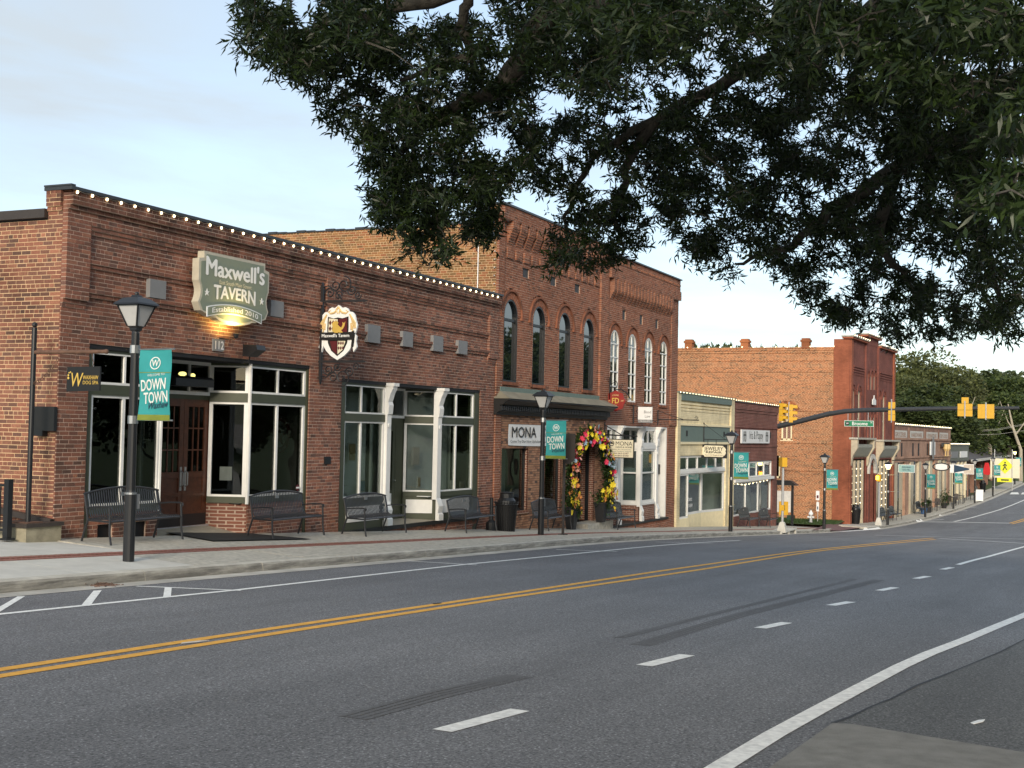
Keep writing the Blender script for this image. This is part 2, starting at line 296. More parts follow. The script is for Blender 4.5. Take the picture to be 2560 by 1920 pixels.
glassmat('glass', (.72, .76, .74), 1.5, 1.5); glassmat('glass_dark', (.45, .48, .47), 1.55, 1.3)
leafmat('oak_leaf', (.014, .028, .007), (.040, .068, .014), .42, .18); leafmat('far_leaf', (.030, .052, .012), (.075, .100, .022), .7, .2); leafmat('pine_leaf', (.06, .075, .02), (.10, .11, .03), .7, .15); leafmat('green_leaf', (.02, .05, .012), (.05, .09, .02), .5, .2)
mir = bpy.data.materials.new('mirror_pane'); mir.use_nodes = True; MATS['mirror_pane'] = mir; _b = mir.node_tree.nodes['Principled BSDF']; _b.inputs['Base Color'].default_value = (.006, .010, .012, 1); _b.inputs['Roughness'].default_value = .015; _b.inputs['IOR'].default_value = 2.6
brickmat('brick_tavern', [(0.125, 0.073, 0.057), (0.223, 0.101, 0.069), (0.294, 0.124, 0.081), (0.259, 0.110, 0.075), (0.161, 0.088, 0.069), (0.366, 0.161, 0.101), (0.205, 0.103, 0.076)], .45, soot=(2.6, 4.0))
brickmat('brick_mona', [(0.157, 0.073, 0.046), (0.290, 0.113, 0.064), (0.337, 0.134, 0.076), (0.251, 0.099, 0.058), (0.369, 0.151, 0.083)], .35)
brickmat('brick_mona_side', [(0.189, 0.111, 0.046), (0.297, 0.156, 0.065), (0.378, 0.182, 0.072), (0.155, 0.098, 0.046), (0.351, 0.130, 0.058), (0.257, 0.156, 0.065)], .3)
brickmat('brick_shopfront', [(0.283, 0.139, 0.084), (0.419, 0.228, 0.134), (0.492, 0.274, 0.168), (0.355, 0.186, 0.116), (0.115, 0.082, 0.069)], .15)
brickmat('brick_orange', [(0.133, 0.054, 0.030), (0.398, 0.140, 0.060), (0.479, 0.174, 0.071), (0.293, 0.105, 0.048), (0.425, 0.154, 0.063), (0.094, 0.043, 0.026)], .4, .88, .35)
mat('mortar', (.56, .42, .33), .95, 0, .15, 4.); mat('mortar_warm', (.66, .46, .27), .95, 0, .15, 3.); mat('mortar_dark', (.055, .042, .035), .95); mat('mortar_orange', (.72, .48, .28), .95, 0, .15, 3.)
farbrick('brick_cream', (.86, .74, .47), (.83, .70, .44), (.66, .56, .36), bump=.35, ms=.006); farbrick('brick_iris', (.20, .065, .048), (.16, .055, .042), (.36, .21, .17), ms=.009); farbrick('brick_red_paint', (.25, .085, .062), (.20, .070, .052), (.18, .075, .06), ms=.008)
farbrick('brick_red_return', (.36, .115, .06), (.30, .095, .05), (.24, .09, .055), ms=.006); farbrick('brick_brown', (.42, .25, .175), (.36, .21, .15), (.46, .31, .23), ms=.008); farbrick('brick_plain', (.22, .088, .058), (.17, .07, .05), (.42, .31, .24))
# ------------------------------------------------------------------ ground, road, pavement
def asphalt(name, base, lum):
    m = bpy.data.materials.new(name); m.use_nodes = True; t = m.node_tree; b = t.nodes['Principled BSDF']; MATS[name] = m
    g = N(t, 'ShaderNodeNewGeometry')
    n1 = N(t, 'ShaderNodeTexNoise', i_Scale=48.0, i_Detail=3.0, i_Roughness=.8); L(t, g.outputs['Position'], n1.inputs['Vector'])
    v1 = N(t, 'ShaderNodeTexVoronoi', i_Scale=34.0); L(t, g.outputs['Position'], v1.inputs['Vector'])
    mpn = N(t, 'ShaderNodeMapping'); mpn.inputs['Scale'].default_value = (.12, .9, .3); L(t, g.outputs['Position'], mpn.inputs[0])
    n2 = N(t, 'ShaderNodeTexNoise', i_Scale=1.0, i_Detail=7.0, i_Roughness=.6); L(t, mpn.outputs[0], n2.inputs['Vector'])
    n3 = N(t, 'ShaderNodeTexNoise', i_Scale=.35, i_Detail=6.0, i_Roughness=.6); L(t, g.outputs['Position'], n3.inputs['Vector'])
    a = N(t, 'ShaderNodeMapRange', n1=.32, n2=.68, n3=.25, n4=1.85); L(t, n1.outputs['Fac'], a.inputs[0])
    sp = N(t, 'ShaderNodeMapRange', n1=.0, n2=.3, n3=2.6, n4=.9); L(t, v1.outputs['Distance'], sp.inputs[0])
    c = N(t, 'ShaderNodeMapRange', n1=.3, n2=.7, n3=.8, n4=1.15); L(t, n2.outputs['Fac'], c.inputs[0])
    d = N(t, 'ShaderNodeMapRange', n1=.3, n2=.7, n3=.9, n4=1.1); L(t, n3.outputs['Fac'], d.inputs[0])
    x = a.outputs[0]
    for o in (sp.outputs[0], c.outputs[0], d.outputs[0]):
        mu = N(t, 'ShaderNodeMath', operation='MULTIPLY'); L(t, x, mu.inputs[0]); L(t, o, mu.inputs[1]); x = mu.outputs[0]
    mm = N(t, 'ShaderNodeMix', data_type='RGBA', blend_type='MULTIPLY'); mm.inputs[0].default_value = 1; mm.inputs[6].default_value = (*[k*lum for k in base], 1); L(t, x, mm.inputs[7])
    L(t, mm.outputs[2], b.inputs['Base Color']); b.inputs['Roughness'].default_value = .78; b.inputs['Specular IOR Level'].default_value = .4
    bp = N(t, 'ShaderNodeBump', i_Strength=.55, i_Distance=.006); L(t, n1.outputs['Fac'], bp.inputs['Height']); L(t, bp.outputs[0], b.inputs['Normal'])
asphalt('asphalt', (1, 1.0, 1.015), .160); asphalt('asphalt_rough', (1, 1, .96), .115)
def sheet(name, xs, yf, m, zf, dz=0., ny=2, kind='structure'):
    mb = MB(); vs = []; n = ny+1
    for X in xs:
        a, b = yf(X)
        for j in range(n): Y = a+(b-a)*j/ny; vs.append((X, Y, zf(X, Y)+dz))
    fs = [(i*n+j, (i+1)*n+j, (i+1)*n+j+1, i*n+j+1) for i in range(len(xs)-1) for j in range(ny)]
    mb.add(vs, fs); return build(name, mb, m, kind=kind)
rng = lambda a, b, s: [a+(b-a)*i/max(1, round((b-a)/s)) for i in range(max(1, round((b-a)/s))+1)]
sheet('ground', [-600, -300, -150, -60]+rng(-40, 300, 5)+[400, 600, 900, 1500], lambda X: (-700, 700), 'turf', lambda X, Y: zprof(X)-.35-(0 if -8 < Y < 40 else .0), ny=4)
sheet('road', rng(-40, 330, 1.5), lambda X: (-7 if X < 70 else -14, kerb(X)), 'asphalt', zr, ny=3)
sheet('side_street', [71.8, 74, 76.5, 78.5], lambda X: (kerb(X), 60), 'asphalt', lambda X, Y: zr(X, kerb(X))+.004*(Y-kerb(X)), dz=-.002, ny=6)
sheet('gutter', rng(-20, 71.8, 1.5), lambda X: (kerb(X)-.42, kerb(X)), 'gutter', zr, dz=.005, ny=1)
sheet('gutter', rng(78.5, 170, 2), lambda X: (kerb(X)-.42, kerb(X)), 'gutter', zr, dz=.005, ny=1)
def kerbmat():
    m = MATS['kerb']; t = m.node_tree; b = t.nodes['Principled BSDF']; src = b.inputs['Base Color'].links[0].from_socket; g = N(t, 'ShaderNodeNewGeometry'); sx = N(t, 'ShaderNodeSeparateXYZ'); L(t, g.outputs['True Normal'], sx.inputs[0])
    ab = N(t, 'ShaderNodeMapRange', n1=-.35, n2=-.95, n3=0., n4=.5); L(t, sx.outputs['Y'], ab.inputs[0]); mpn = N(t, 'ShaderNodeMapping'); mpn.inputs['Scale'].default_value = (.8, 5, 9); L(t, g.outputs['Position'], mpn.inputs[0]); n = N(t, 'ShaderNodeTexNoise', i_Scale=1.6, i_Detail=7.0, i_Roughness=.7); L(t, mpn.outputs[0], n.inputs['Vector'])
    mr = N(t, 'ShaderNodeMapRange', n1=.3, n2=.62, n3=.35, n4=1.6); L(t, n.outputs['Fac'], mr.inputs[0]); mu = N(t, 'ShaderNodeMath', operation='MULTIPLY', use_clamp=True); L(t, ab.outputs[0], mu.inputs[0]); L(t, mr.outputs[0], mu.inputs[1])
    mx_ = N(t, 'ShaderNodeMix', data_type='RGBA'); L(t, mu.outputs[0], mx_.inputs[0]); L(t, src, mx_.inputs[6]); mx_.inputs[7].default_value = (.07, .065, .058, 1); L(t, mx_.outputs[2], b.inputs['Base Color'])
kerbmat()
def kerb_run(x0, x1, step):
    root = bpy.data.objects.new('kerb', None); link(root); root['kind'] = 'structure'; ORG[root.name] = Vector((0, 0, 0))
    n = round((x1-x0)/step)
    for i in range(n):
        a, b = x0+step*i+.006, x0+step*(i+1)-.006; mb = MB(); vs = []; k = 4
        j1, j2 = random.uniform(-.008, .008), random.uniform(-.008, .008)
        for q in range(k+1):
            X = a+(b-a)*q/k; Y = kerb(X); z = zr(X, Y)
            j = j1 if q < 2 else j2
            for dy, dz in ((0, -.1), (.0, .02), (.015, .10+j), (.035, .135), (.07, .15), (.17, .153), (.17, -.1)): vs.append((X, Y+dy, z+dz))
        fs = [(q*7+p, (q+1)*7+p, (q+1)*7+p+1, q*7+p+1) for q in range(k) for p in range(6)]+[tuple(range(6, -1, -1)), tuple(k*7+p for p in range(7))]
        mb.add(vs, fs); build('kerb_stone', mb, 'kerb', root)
sheet('railway_bed', rng(-40, 200, 8), lambda X: (-21, -7.2 if X < 70 else -14.2), 'sand', lambda X, Y: zprof(X), dz=.0, ny=1)
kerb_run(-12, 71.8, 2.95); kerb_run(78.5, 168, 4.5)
YS = gp(480, 1375).y                                             # the red paver band runs along the pavement
def slabs(name, m, x0, x1, step, ya, yb):
    root = bpy.data.objects.new(name, None); link(root); root['kind'] = 'structure'; ORG[root.name] = Vector((0, 0, 0))
    n = max(1, round((x1-x0)/step)); st = (x1-x0)/n
    for i in range(n):
        a, b = x0+st*i+.005, x0+st*(i+1)-.005; mb = MB(); vs = []; k = 4; dz = random.uniform(-.004, .004)
        for q in range(k+1):
            X = a+(b-a)*q/k
            for Y in (ya(X), yb(X)): vs += [(X, Y, zs(X, Y)+dz), (X, Y, zs(X, Y)-.12)]
        fs = []
        for q in range(k): o = q*4; fs += [(o, o+4, o+6, o+2), (o, o+1, o+5, o+4), (o+2, o+6, o+7, o+3)]
        fs += [(0, 2, 3, 1), (k*4, k*4+1, k*4+3, k*4+2)]
        mb.add(vs, fs); build('slab', mb, m, root)
PW = .21
slabs('pavement', 'concrete', 4, 15.9, 2.4, lambda X: kerb(X)+.17, lambda X: YS-PW-.006); slabs('pavement', 'concrete', 4, 16.5, 2.5, lambda X: YS+PW+.006, lambda X: 19.5)
slabs('pavement', 'concrete_old', 15.9, 71.8, 3.1, lambda X: kerb(X)+.17, lambda X: YS-PW-.006); slabs('pavement', 'concrete_old', 16.5, 71.8, 3.1, lambda X: YS+PW+.006, lambda X: 16.02)
slabs('pavement', 'concrete_old', 78.5, 170, 3.8, lambda X: kerb(X)+.17, lambda X: fac(X)+.02)
band = bpy.data.objects.new('paver_band', None); link(band); band['kind'] = 'structure'; ORG[band.name] = Vector((0, 0, 0))
pm = MB().box(-.047, .047, -.1, .1, -.06, 0).mesh('paver'); pm.materials.append(MATS['paver']); rest = MB(); cnt = 0
X = 9.0
while X < 71.5:
    for Y in (YS-.105, YS+.105):
        z = zs(X, Y)+random.uniform(-.003, .002)
        if cnt < 300: o = bpy.data.objects.new('paver', pm); link(o, band); o.location = (X, Y, z); cnt += 1
        else: rest.box(X-.047, X+.047, Y-.1, Y+.1, z-.06, z)
    X += .1
build('paver_rows', rest, 'paver', band, kind='stuff')
sheet('paver_bed', rng(9, 71.5, 2), lambda X: (YS-PW, YS+PW), 'sand', zs, dz=-.02, ny=1)
# markings
def gstrip(name, pts, w, m, dz=.0045, px=True, wob=0.):
    P = [gp(*p) if px else Vector((p[0], p[1], 0)) for p in pts]; D = []
    for a, b in zip(P, P[1:]):
        n = max(1, int((b-a).length/.6))
        D += [a+(b-a)*i/n for i in range(n)]
    D.append(P[-1]); vs = []
    for i, p in enumerate(D):
        d = D[min(i+1, len(D)-1)]-D[max(i-1, 0)]; d.z = 0; d.normalize(); nn = Vector((-d.y, d.x, 0))
        ww = w*(1+random.uniform(-wob, wob))
        for s in (-.5, .5): q = p+nn*ww*s; vs.append((q.x, q.y, gz(q.x, q.y)+dz))
    mb = MB(); mb.add(vs, [(2*i, 2*i+2, 2*i+3, 2*i+1) for i in range(len(D)-1)]); return build(name, mb, m, kind='structure')
def gpoly(name, pts, m, dz, px=True):
    P = [gp(*p) for p in pts]; mb = MB(); mb.add([(p.x, p.y, gz(p.x, p.y)+dz) for p in P], [tuple(range(len(P)))]); return build(name, mb, m, kind='structure')
gstrip('yellow_line', [(-60, 1684), (0, 1675), (463, 1604), (1076, 1514), (1280, 1484), (1650, 1428), (2032, 1375.5), (2333, 1345)], .135, 'paint_yellow')
gstrip('yellow_line', [(-60, 1701), (0, 1691), (521, 1610), (1280, 1493), (1760, 1423), (2339, 1348.5)], .135, 'paint_yellow')
gstrip('white_line', [(-60, 1543), (0, 1536), (590, 1475.6), (1157, 1412), (1690, 1361), (1850, 1351)], .11, 'paint_white')
for a, b in (((1105, 1828), (1300, 1776)), ((1610, 1665), (1718, 1638)), ((1900, 1571), (1967, 1557)), ((2077, 1514), (2127, 1505)), ((2198, 1477), (2238, 1469)), ((2289, 1447), (2320, 1441)), ((2356, 1424), (2380, 1419))): gstrip('lane_dash', [a, b], .145, 'paint_white', wob=.06)
gstrip('white_line', [(2395, 1412), (2470, 1392), (2560, 1367), (2640, 1345)], .13, 'paint_white')
gstrip('edge_line', [(1690, 1990), (1820, 1908), (1934, 1838), (2032, 1784), (2119, 1737), (2252, 1667), (2322, 1635), (2408, 1602), (2484, 1570), (2560, 1539), (2700, 1480)], .14, 'paint_white', dz=.0065, wob=.0)
z5 = lambda x, y: (x/4.608, 1240+y/4.608)
for q in ([(200, 1162), (292, 1158), (-100, 1400), (-160, 1372)], [(1078, 1095), (1172, 1090), (1040, 1268), (930, 1272)], [(1897, 1057), (1978, 1063), (1968, 1168), (1878, 1173)]): gpoly('hatch_stripe', [z5(*p) for p in q], 'paint_white', .0055)
gstrip('bay_line', [(341, 1466), (602, 1477)], .09, 'paint_white', .0055); gstrip('bay_line', [(1021, 1403), (1192, 1413)], .09, 'paint_white', .0055); gstrip('bay_line', [(1390, 1374), (1543, 1379.5)], .09, 'paint_white', .0055); gstrip('bay_line', [(1639, 1355), (1783, 1360)], .09, 'paint_white', .0055)
gstrip('stop_line', [(2345, 1346), (2450, 1352), (2600, 1361)], .3, 'paint_white'); gstrip('crossing_line', [(2188, 1338), (2560, 1348)], .2, 'paint_white'); gstrip('crossing_line', [(2102, 1329), (2197, 1317.6)], .3, 'paint_white')
gstrip('stop_line', [(2290, 1304), (2400, 1305.5), (2524, 1308)], .4, 'paint_white'); gstrip('white_line', [(2385, 1304), (2430, 1294), (2500, 1274), (2570, 1246)], .16, 'paint_white')
for a, b in (((2524, 1308), (2570, 1294)), ((2530, 1310), (2575, 1297))): gstrip('yellow_line', [a, b], .15, 'paint_yellow')
for x, y, ww in ((2300, 1297, 60), (2335, 1285, 55), (2368, 1275, 50), (2395, 1266, 45)): gstrip('bay_line', [(x, y), (x+ww, y+1.5)], .12, 'paint_white', .0055)
gpoly('crossing', [(2066, 1311), (2108, 1309), (2196, 1313), (2100, 1327), (2030, 1326)], 'red_crossing', .006)
gpoly('crosswalk_bar', [(2529, 1231), (2545, 1231), (2548, 1236), (2524, 1236)], 'paint_white', .009); gpoly('crosswalk_bar', [(2556, 1231.5), (2580, 1231.5), (2580, 1236), (2552, 1236)], 'paint_white', .009)
def skid(pts, w, n):
    for k in range(n):
        o = (k-(n-1)/2)*w/n; P = [gp(*p) for p in pts]; d = (P[-1]-P[0]).normalized(); nn = Vector((-d.y, d.x, 0))
        gstrip('tyre_mark', [(p.x+nn.x*o, p.y+nn.y*o) for p in P], w/n*.80, 'skid', .003, px=False, wob=.25)
skid([(1546, 1595), (1800, 1531), (2136, 1448)], .13, 2); skid([(1598, 1613), (1850, 1538), (2197, 1450)], .22, 4); skid([(880, 1795), (1100, 1735), (1300, 1690)], .24, 4)
gpoly('shoulder', [(2560, 1601), (2437, 1660), (2350, 1694), (2229, 1749), (2125, 1795), (2081, 1812), (2136, 1814), (2562, 1884), (2680, 1700), (2680, 1560)], 'asphalt_rough', .006)
gpoly('apron', [(1860, 1970), (1928, 1920), (2081.5, 1811), (2136, 1815), (2560, 1885), (2700, 1910), (2700, 1990)], 'concrete_dark', .011)
gstrip('road_crack', [(2081, 1811), (2125, 1795), (2180, 1768), (2229, 1749), (2290, 1716), (2350, 1694), (2437, 1658), (2500, 1632), (2560, 1601), (2640, 1560)], .022, 'dark', .009, wob=.7)
mb = MB()
for i in range(90):
    p = gp(232+random.gauss(22, 16)+0, 1240+1030/4.608+random.gauss(0, 2.2)); a = random.uniform(0, 6.3); l = random.uniform(.03, .12)
    mb.tube([(p.x, p.y, p.z+.012), (p.x+math.cos(a)*l, p.y+math.sin(a)*l, p.z+.018)], .006, 3)
build('leaf_litter', mb, 'litter', label='reddish dry leaf litter lying in the gutter below the light concrete pavement', cat='leaf litter', kind='stuff')
for (x, y), l in (((2446, 1809), .2), ((1093, 1511), .16), ((486, 1608), .3)):
    p = gp(x, y); mb = MB(); mb.prism([(-l/2, -.014), (l*.1, -.022), (l/2, 0), (l*.2, .02), (-l*.4, .016)], 0, .004, 'z'); mb.v = [(p.x+a*.9+b*.3, p.y+b-a*.35, p.z+.012+c) for a, b, c in mb.v]
    if y > 1700: solo('paper_scrap', mb, 'sign_white', 'white paper scrap lying on the rough asphalt shoulder', 'litter')
    elif y < 1550: solo('road_marker', mb, 'rubber', 'small black raised marker on the far yellow line', 'road marker')
    else: solo('road_marker', mb, 'weathered_white', 'broken grey raised marker between the two yellow lines', 'road marker')
# ------------------------------------------------------------------ brickwork
CH, BL = .073, .2127
UB = MB().box(-.101, .101, -.03, .03, -.031, .031)
_ub = {}
def unitbrick(m, axis):
    if (m, axis) not in _ub:
        mb = MB()
        if axis == 'X': mb.box(-.1003, .1003, -.03, .03, -.0303, .0303)
        else: mb.box(-.03, .03, -.1003, .1003, -.0303, .0303)
        me = mb.mesh('brick'); me.materials.append(MATS[m]); _ub[(m, axis)] = me
    return _ub[(m, axis)]
def brickwall(parent, axis, plane, u0, u1, z0, z1, m, mort, openings=(), zones=(), ntop=0, header=6, name='brickwork', mg=.0125, zlow=None):
    B = []; runs = {}; MO = MB(); nrow = int(math.ceil((z1-z0)/CH))
    def flush(keys, z):
        for k in keys:
            a, b, off = k; zs_ = runs.pop(k)
            a, b = a+.008, b-.008
            if axis == 'X': MO.box(a, b, plane-off+.0045, plane+.07, zs_, z)
            else: MO.box(plane-off+.0045, plane+.07, a, b, zs_, z)
    for i in range(nrow):
        za = z0+i*CH; zb = min(za+CH, z1); zm = (za+zb)/2
        iv = [(u0, u1)]
        for o in openings:
            if o[0] == 'arch':
                _, uc, hw, zlo, zsp, R = o
                if zm < zlo or zm > zsp+R: continue
                h = hw if zm < zsp else math.sqrt(max(R*R-(zm-zsp)**2, 0))
                a, b = uc-h, uc+h
            else:
                a, b, zl, zh = o
                if not (zl <= zm <= zh): continue
            nv = []
            for p, q in iv:
                if b <= p or a >= q: nv.append((p, q)); continue
                if a > p: nv.append((p, a))
                if b < q: nv.append((b, q))
            iv = nv
        rowz = [zn for zn in zones if zn[2] <= zm <= zn[3]]
        segs = []
        for p, q in iv:
            cuts = sorted({p, q}|{c for zn in rowz for c in zn[:2] if p < c < q})
            for a, b in zip(cuts, cuts[1:]):
                off = 0.; um = (a+b)/2
                for zn in rowz:
                    if zn[0] <= um <= zn[1]: off = zn[4]
                segs.append((a, b, off))
        mg_ = []
        for sg in segs:
            if mg_ and abs(mg_[-1][2]-sg[2]) < 1e-6 and abs(mg_[-1][1]-sg[0]) < 1e-6: mg_[-1] = (mg_[-1][0], sg[1], sg[2])
            else: mg_.append(sg)
        segs = mg_; ks = {(round(a, 4), round(b, 4), off) for a, b, off in segs}
        flush([k for k in runs if k not in ks], za)
        for k in ks: runs.setdefault(k, za)
        hd = header and (i % header == header//2); ln = BL/2 if hd else BL; sh = (i % 2)*BL/2+(.03*math.sin(i*1.7))
        for a, b, off in segs:
            k = math.floor((a-sh)/ln); uu = sh+k*ln
            while uu < b:
                p, q = max(uu, a), min(uu+ln, b)
                if q < b and q-p < .055 and p == a: q = min(q+ln, b); uu += ln
                if 0 < b-q < .055: q = b; uu += ln
                if q-p > .01: B.append(((p+q)/2, q-p, zm, off, not hd and abs(q-p-BL) < .002, p == a, q == b))
                uu += ln
    flush(list(runs), z0+nrow*CH if nrow else z1)
    build('mortar', MO, mort, parent)
    def dist(b): return (b[0]**2+plane**2 if axis == 'X' else plane**2+b[0]**2)+b[2]**2
    idx = set(sorted((i for i in range(len(B)) if B[i][4]), key=lambda i: dist(B[i]))[:ntop]) if ntop else set()
    R = MB(); org = ORG[parent.name]
    for i, (uc, ln, zc, off, full, ea, eb) in enumerate(B):
        j = random.uniform(-.003, .0025)
        if i in idx:
            o = bpy.data.objects.new('brick', unitbrick(m, axis)); link(o, parent)
            w = Vector((uc, plane-off+.03+j, zc)) if axis == 'X' else Vector((plane-off+.03+j, uc, zc)); o.location = w-org
        else:
            h = ln/2-mg/2; hz = CH/2-mg/2+.0003; r = random.uniform(.002, 1); jz = random.uniform(-.0012, .0012)
            h0, h1 = (ln/2 if ea else h), (ln/2 if eb else h)
            if axis == 'X': x0, x1, y0, y1 = uc-h0, uc+h1, plane-off+j, plane+.03
            else: x0, x1, y0, y1 = plane-off+j, plane+.03, uc-h0, uc+h1
            a, b2 = zc-hz+jz, zc+hz+jz
            vs = [(x0, y0, a), (x1, y0, a), (x1, y1, a), (x0, y1, a), (x0, y0, b2), (x1, y0, b2), (x1, y1, b2), (x0, y1, b2)]
            R.add(vs, [(0, 3, 2, 1), (4, 5, 6, 7), (0, 1, 5, 4), (1, 2, 6, 5), (3, 0, 4, 7)], r)
    if R.v: build(name, R, m, parent, kind='stuff')
def obox(mb, p0, p1, z0, z1, t, side=0.):
    d = Vector((p1[0]-p0[0], p1[1]-p0[1])); l = d.length or 1; d /= l; n = Vector((-d.y, d.x))*t/2; o = Vector((-d.y, d.x))*side
    c = [Vector(p0)-n+o, Vector(p1)-n+o, Vector(p1)+n+o, Vector(p0)+n+o]
    mb.add([(q.x, q.y, z0) for q in c]+[(q.x, q.y, z1) for q in c], [(0, 3, 2, 1), (4, 5, 6, 7), (0, 1, 5, 4), (1, 2, 6, 5), (2, 3, 7, 6), (3, 0, 4, 7)])
def win(parent, p0, p1, z0, z1, fm, fw=.07, t=.07, xs=(), zsn=(), glass='glass', bar=.05, name='window'):
    p0 = Vector(p0); p1 = Vector(p1); d = (p1-p0); ln = d.length; e = d/ln; mb = MB()
    obox(mb, p0, p0+e*fw, z0, z1, t); obox(mb, p1-e*fw, p1, z0, z1, t); obox(mb, p0+e*fw, p1-e*fw, z0, z0+fw, t*.99); obox(mb, p0+e*fw, p1-e*fw, z1-fw, z1, t*.99)
    for x in xs: obox(mb, p0+e*(ln*x-bar/2), p0+e*(ln*x+bar/2), z0+fw, z1-fw, t*.9)
    for q in zsn: zz = z0+(z1-z0)*q; obox(mb, p0+e*fw, p1-e*fw, zz-bar/2, zz+bar/2, t*.85)
    w = build(name, mb, fm, parent)
    X = [0]+list(xs)+[1]; Z = [0]+list(zsn)+[1]
    for a, b in zip(X, X[1:]):
        for c, f in zip(Z, Z[1:]):
            g = MB(); h = .004
            obox(g, p0+e*(ln*a+fw*.4), p0+e*(ln*b-fw*.4), z0+(z1-z0)*c+fw*.4, z0+(z1-z0)*f-fw*.4, .008); build('pane', g, glass, w)
    return w
def room(parent, x0, x1, y0, y1, z0, z1, m='interior'):
    mb = MB(); mb.add([(x0, y0, z0), (x1, y0, z0), (x1, y1, z0), (x0, y1, z0), (x0, y0, z1), (x1, y0, z1), (x1, y1, z1), (x0, y1, z1)], [(0, 1, 2, 3), (4, 7, 6, 5), (1, 5, 6, 2), (2, 6, 7, 3), (3, 7, 4, 0)])
    return build('interior_room', mb, m, parent)
def slab_box(parent, name, m, *b): return build(name, MB().box(*b), m, parent)
# ------------------------------------------------------------------ the tavern building
FY = 16.0
def scroll_post(parent, x0, x1, y, zb, zt, m='white_trim'):
    mb = MB(); w = x1-x0
    mb.box(x0, x1, y, y+.14, zb+.55, zt-.0)
    prof = [(y+.01, zb), (y-.10, zb), (y-.10, zb+.16), (y-.06, zb+.2), (y-.09, zb+.38), (y-.02, zb+.55), (y+.01, zb+.6)]
    mb.prism(prof, x0-.02, x1+.02, 'x')
    prof = [(y+.01, zt-.75), (y-.03, zt-.72), (y-.05, zt-.5), (y-.02, zt-.42), (y-.08, zt-.22), (y-.14, zt-.1), (y-.16, zt), (y+.01, zt)]
    mb.prism(prof, x0-.01, x1+.01, 'x'); mb.box(x0-.03, x1+.03, y-.19, y+.1, zt-.03, zt+.05); mb.lathe([(.055, -.012), (.055, .012)], ((x0+x1)/2, y-.01, zt-1.0), 10, ax='y')
    return build('post', mb, m, parent)
tav = thing('tavern_building', 'long single-storey dark brick tavern building with bulb string along its parapet', 'building', (16.63, FY, -1.96))
SF1 = (17.34, 24.28, -3.5, 1.38); SF2 = (25.62, 33.05, -3.5, 1.18)
zn = [(16.5, 34.2, 3.44, 3.62, .085), (16.5, 34.2, 3.62, 3.70, .13), (16.5, 34.2, 3.70, 4.1, .19)]
for a, b in ((16.5, 17.2), (24.77, 25.35), (33.42, 34.2)):
    zn += [(a, b, 2.12, 3.45, .085), (a, b, 2.05, 2.13, .035), (a, b, 1.97, 2.06, .018)]
for a, b in ((17.2, 24.77), (25.35, 33.42)):
    zn += [(a, b, 3.36, 3.45, .06), (a, b, 3.28, 3.37, .03), (a, b, 2.80, 2.88, .075), (a, b, 2.72, 2.80, .04), (a, b, 2.24, 2.32, .08), (a, b, 2.16, 2.24, .045)]
brickwall(tav, 'X', FY, 16.63, 34.0, -2.92, 3.96, 'brick_tavern', 'mortar', [SF1, SF2], zn, ntop=300)
brickwall(tav, 'Y', 16.63, 16.031, 21.0, -2.3, 3.96, 'brick_tavern', 'mortar_warm', [(16.36, 22, 3.5, 5)], [(15.9, 16.4, 3.62, 3.70, .03), (15.9, 16.4, 3.70, 4.1, .06)], name='side_brickwork')
slab_box(tav, 'coping', 'coping', 16.56, 34.02, 15.78, 16.40, 3.957, 4.015); slab_box(tav, 'side_coping', 'brown_metal', 16.55, 16.9, 16.37, 32, 3.5, 3.655)
slab_box(tav, 'coping_stone', 'coping', 16.55, 16.66, 15.79, 16.40, 4.02, 4.05)
slab_box(tav, 'side_wall', 'brick_plain', 16.66, 16.9, 21.0, 32, -2.3, 3.5); slab_box(tav, 'roof', 'brown_roof', 16.9, 34, 16.3, 32, 3.2, 3.3); slab_box(tav, 'back_wall', 'brick_plain', 16.9, 34, 32, 32.2, -3, 3.5)
slab_box(tav, 'parapet_back', 'brick_plain', 16.64, 34, 16.08, 16.35, 3.3, 3.95)
def storefront_trim(parent, x0, x1, ztop, zbase, m='green_trim'):
    slab_box(parent, 'head_beam', 'dark', x0, x1, 16.04, 16.22, ztop-.07, ztop+.0)
# left storefront
for a, b in ((SF1[0], 17.46), (24.20, SF1[1])): slab_box(tav, 'jamb', 'green_trim', a, b, 16.03, 16.25, -2.6, 1.31)
slab_box(tav, 'head_beam', 'dark', SF1[0], SF1[1], 16.02, 17.1, 1.31, 1.378)
P = {'la': (17.46, 16.10), 'lb': (19.36, 16.10), 'lc': (19.72, 16.85), 'ra': (24.20, 16.10), 'rb': (22.14, 16.10), 'rc': (21.84, 16.85)}
for a, b, xs in (('la', 'lb', (.46,)), ('lb', 'lc', ()), ('rb', 'ra', (.49,)), ('rc', 'rb', ())):
    mb = MB(); obox(mb, P[a], P[b], .50, .69, .12); obox(mb, P[a], P[b], 1.26, 1.31, .1); obox(mb, P[a], P[b], -1.60, -1.47, .13); split('rail', mb, 'green_trim', tav)
    win(tav, P[a], P[b], .67, 1.29, 'white_trim', .065, .08, xs, glass='glass_dark'); win(tav, P[a], P[b], -1.5, .53, 'white_trim', .075, .08, xs, glass='glass_dark', bar=.07)
for x in (22.14, 19.36): build('corner_post', MB().tube([(x, 16.07, -1.62), (x, 16.07, 1.31)], .04, 6), 'white_trim', tav)
brickwall(tav, 'X', 16.06, 22.16, 24.24, -2.9, -1.60, 'brick_tavern', 'mortar', name='bulkhead_brickwork'); brickwall(tav, 'X', 16.06, 17.38, 19.34, -2.6, -1.60, 'brick_tavern', 'mortar', [(17.75, 18.15, -2.6, -1.8), (18.7, 19.05, -2.6, -1.8)], name='bulkhead_brickwork')
mb = MB(); obox(mb, (21.86, 16.88), (22.16, 16.08), -2.6, -1.60, .06); build('bulkhead', mb, 'brick_plain', tav)
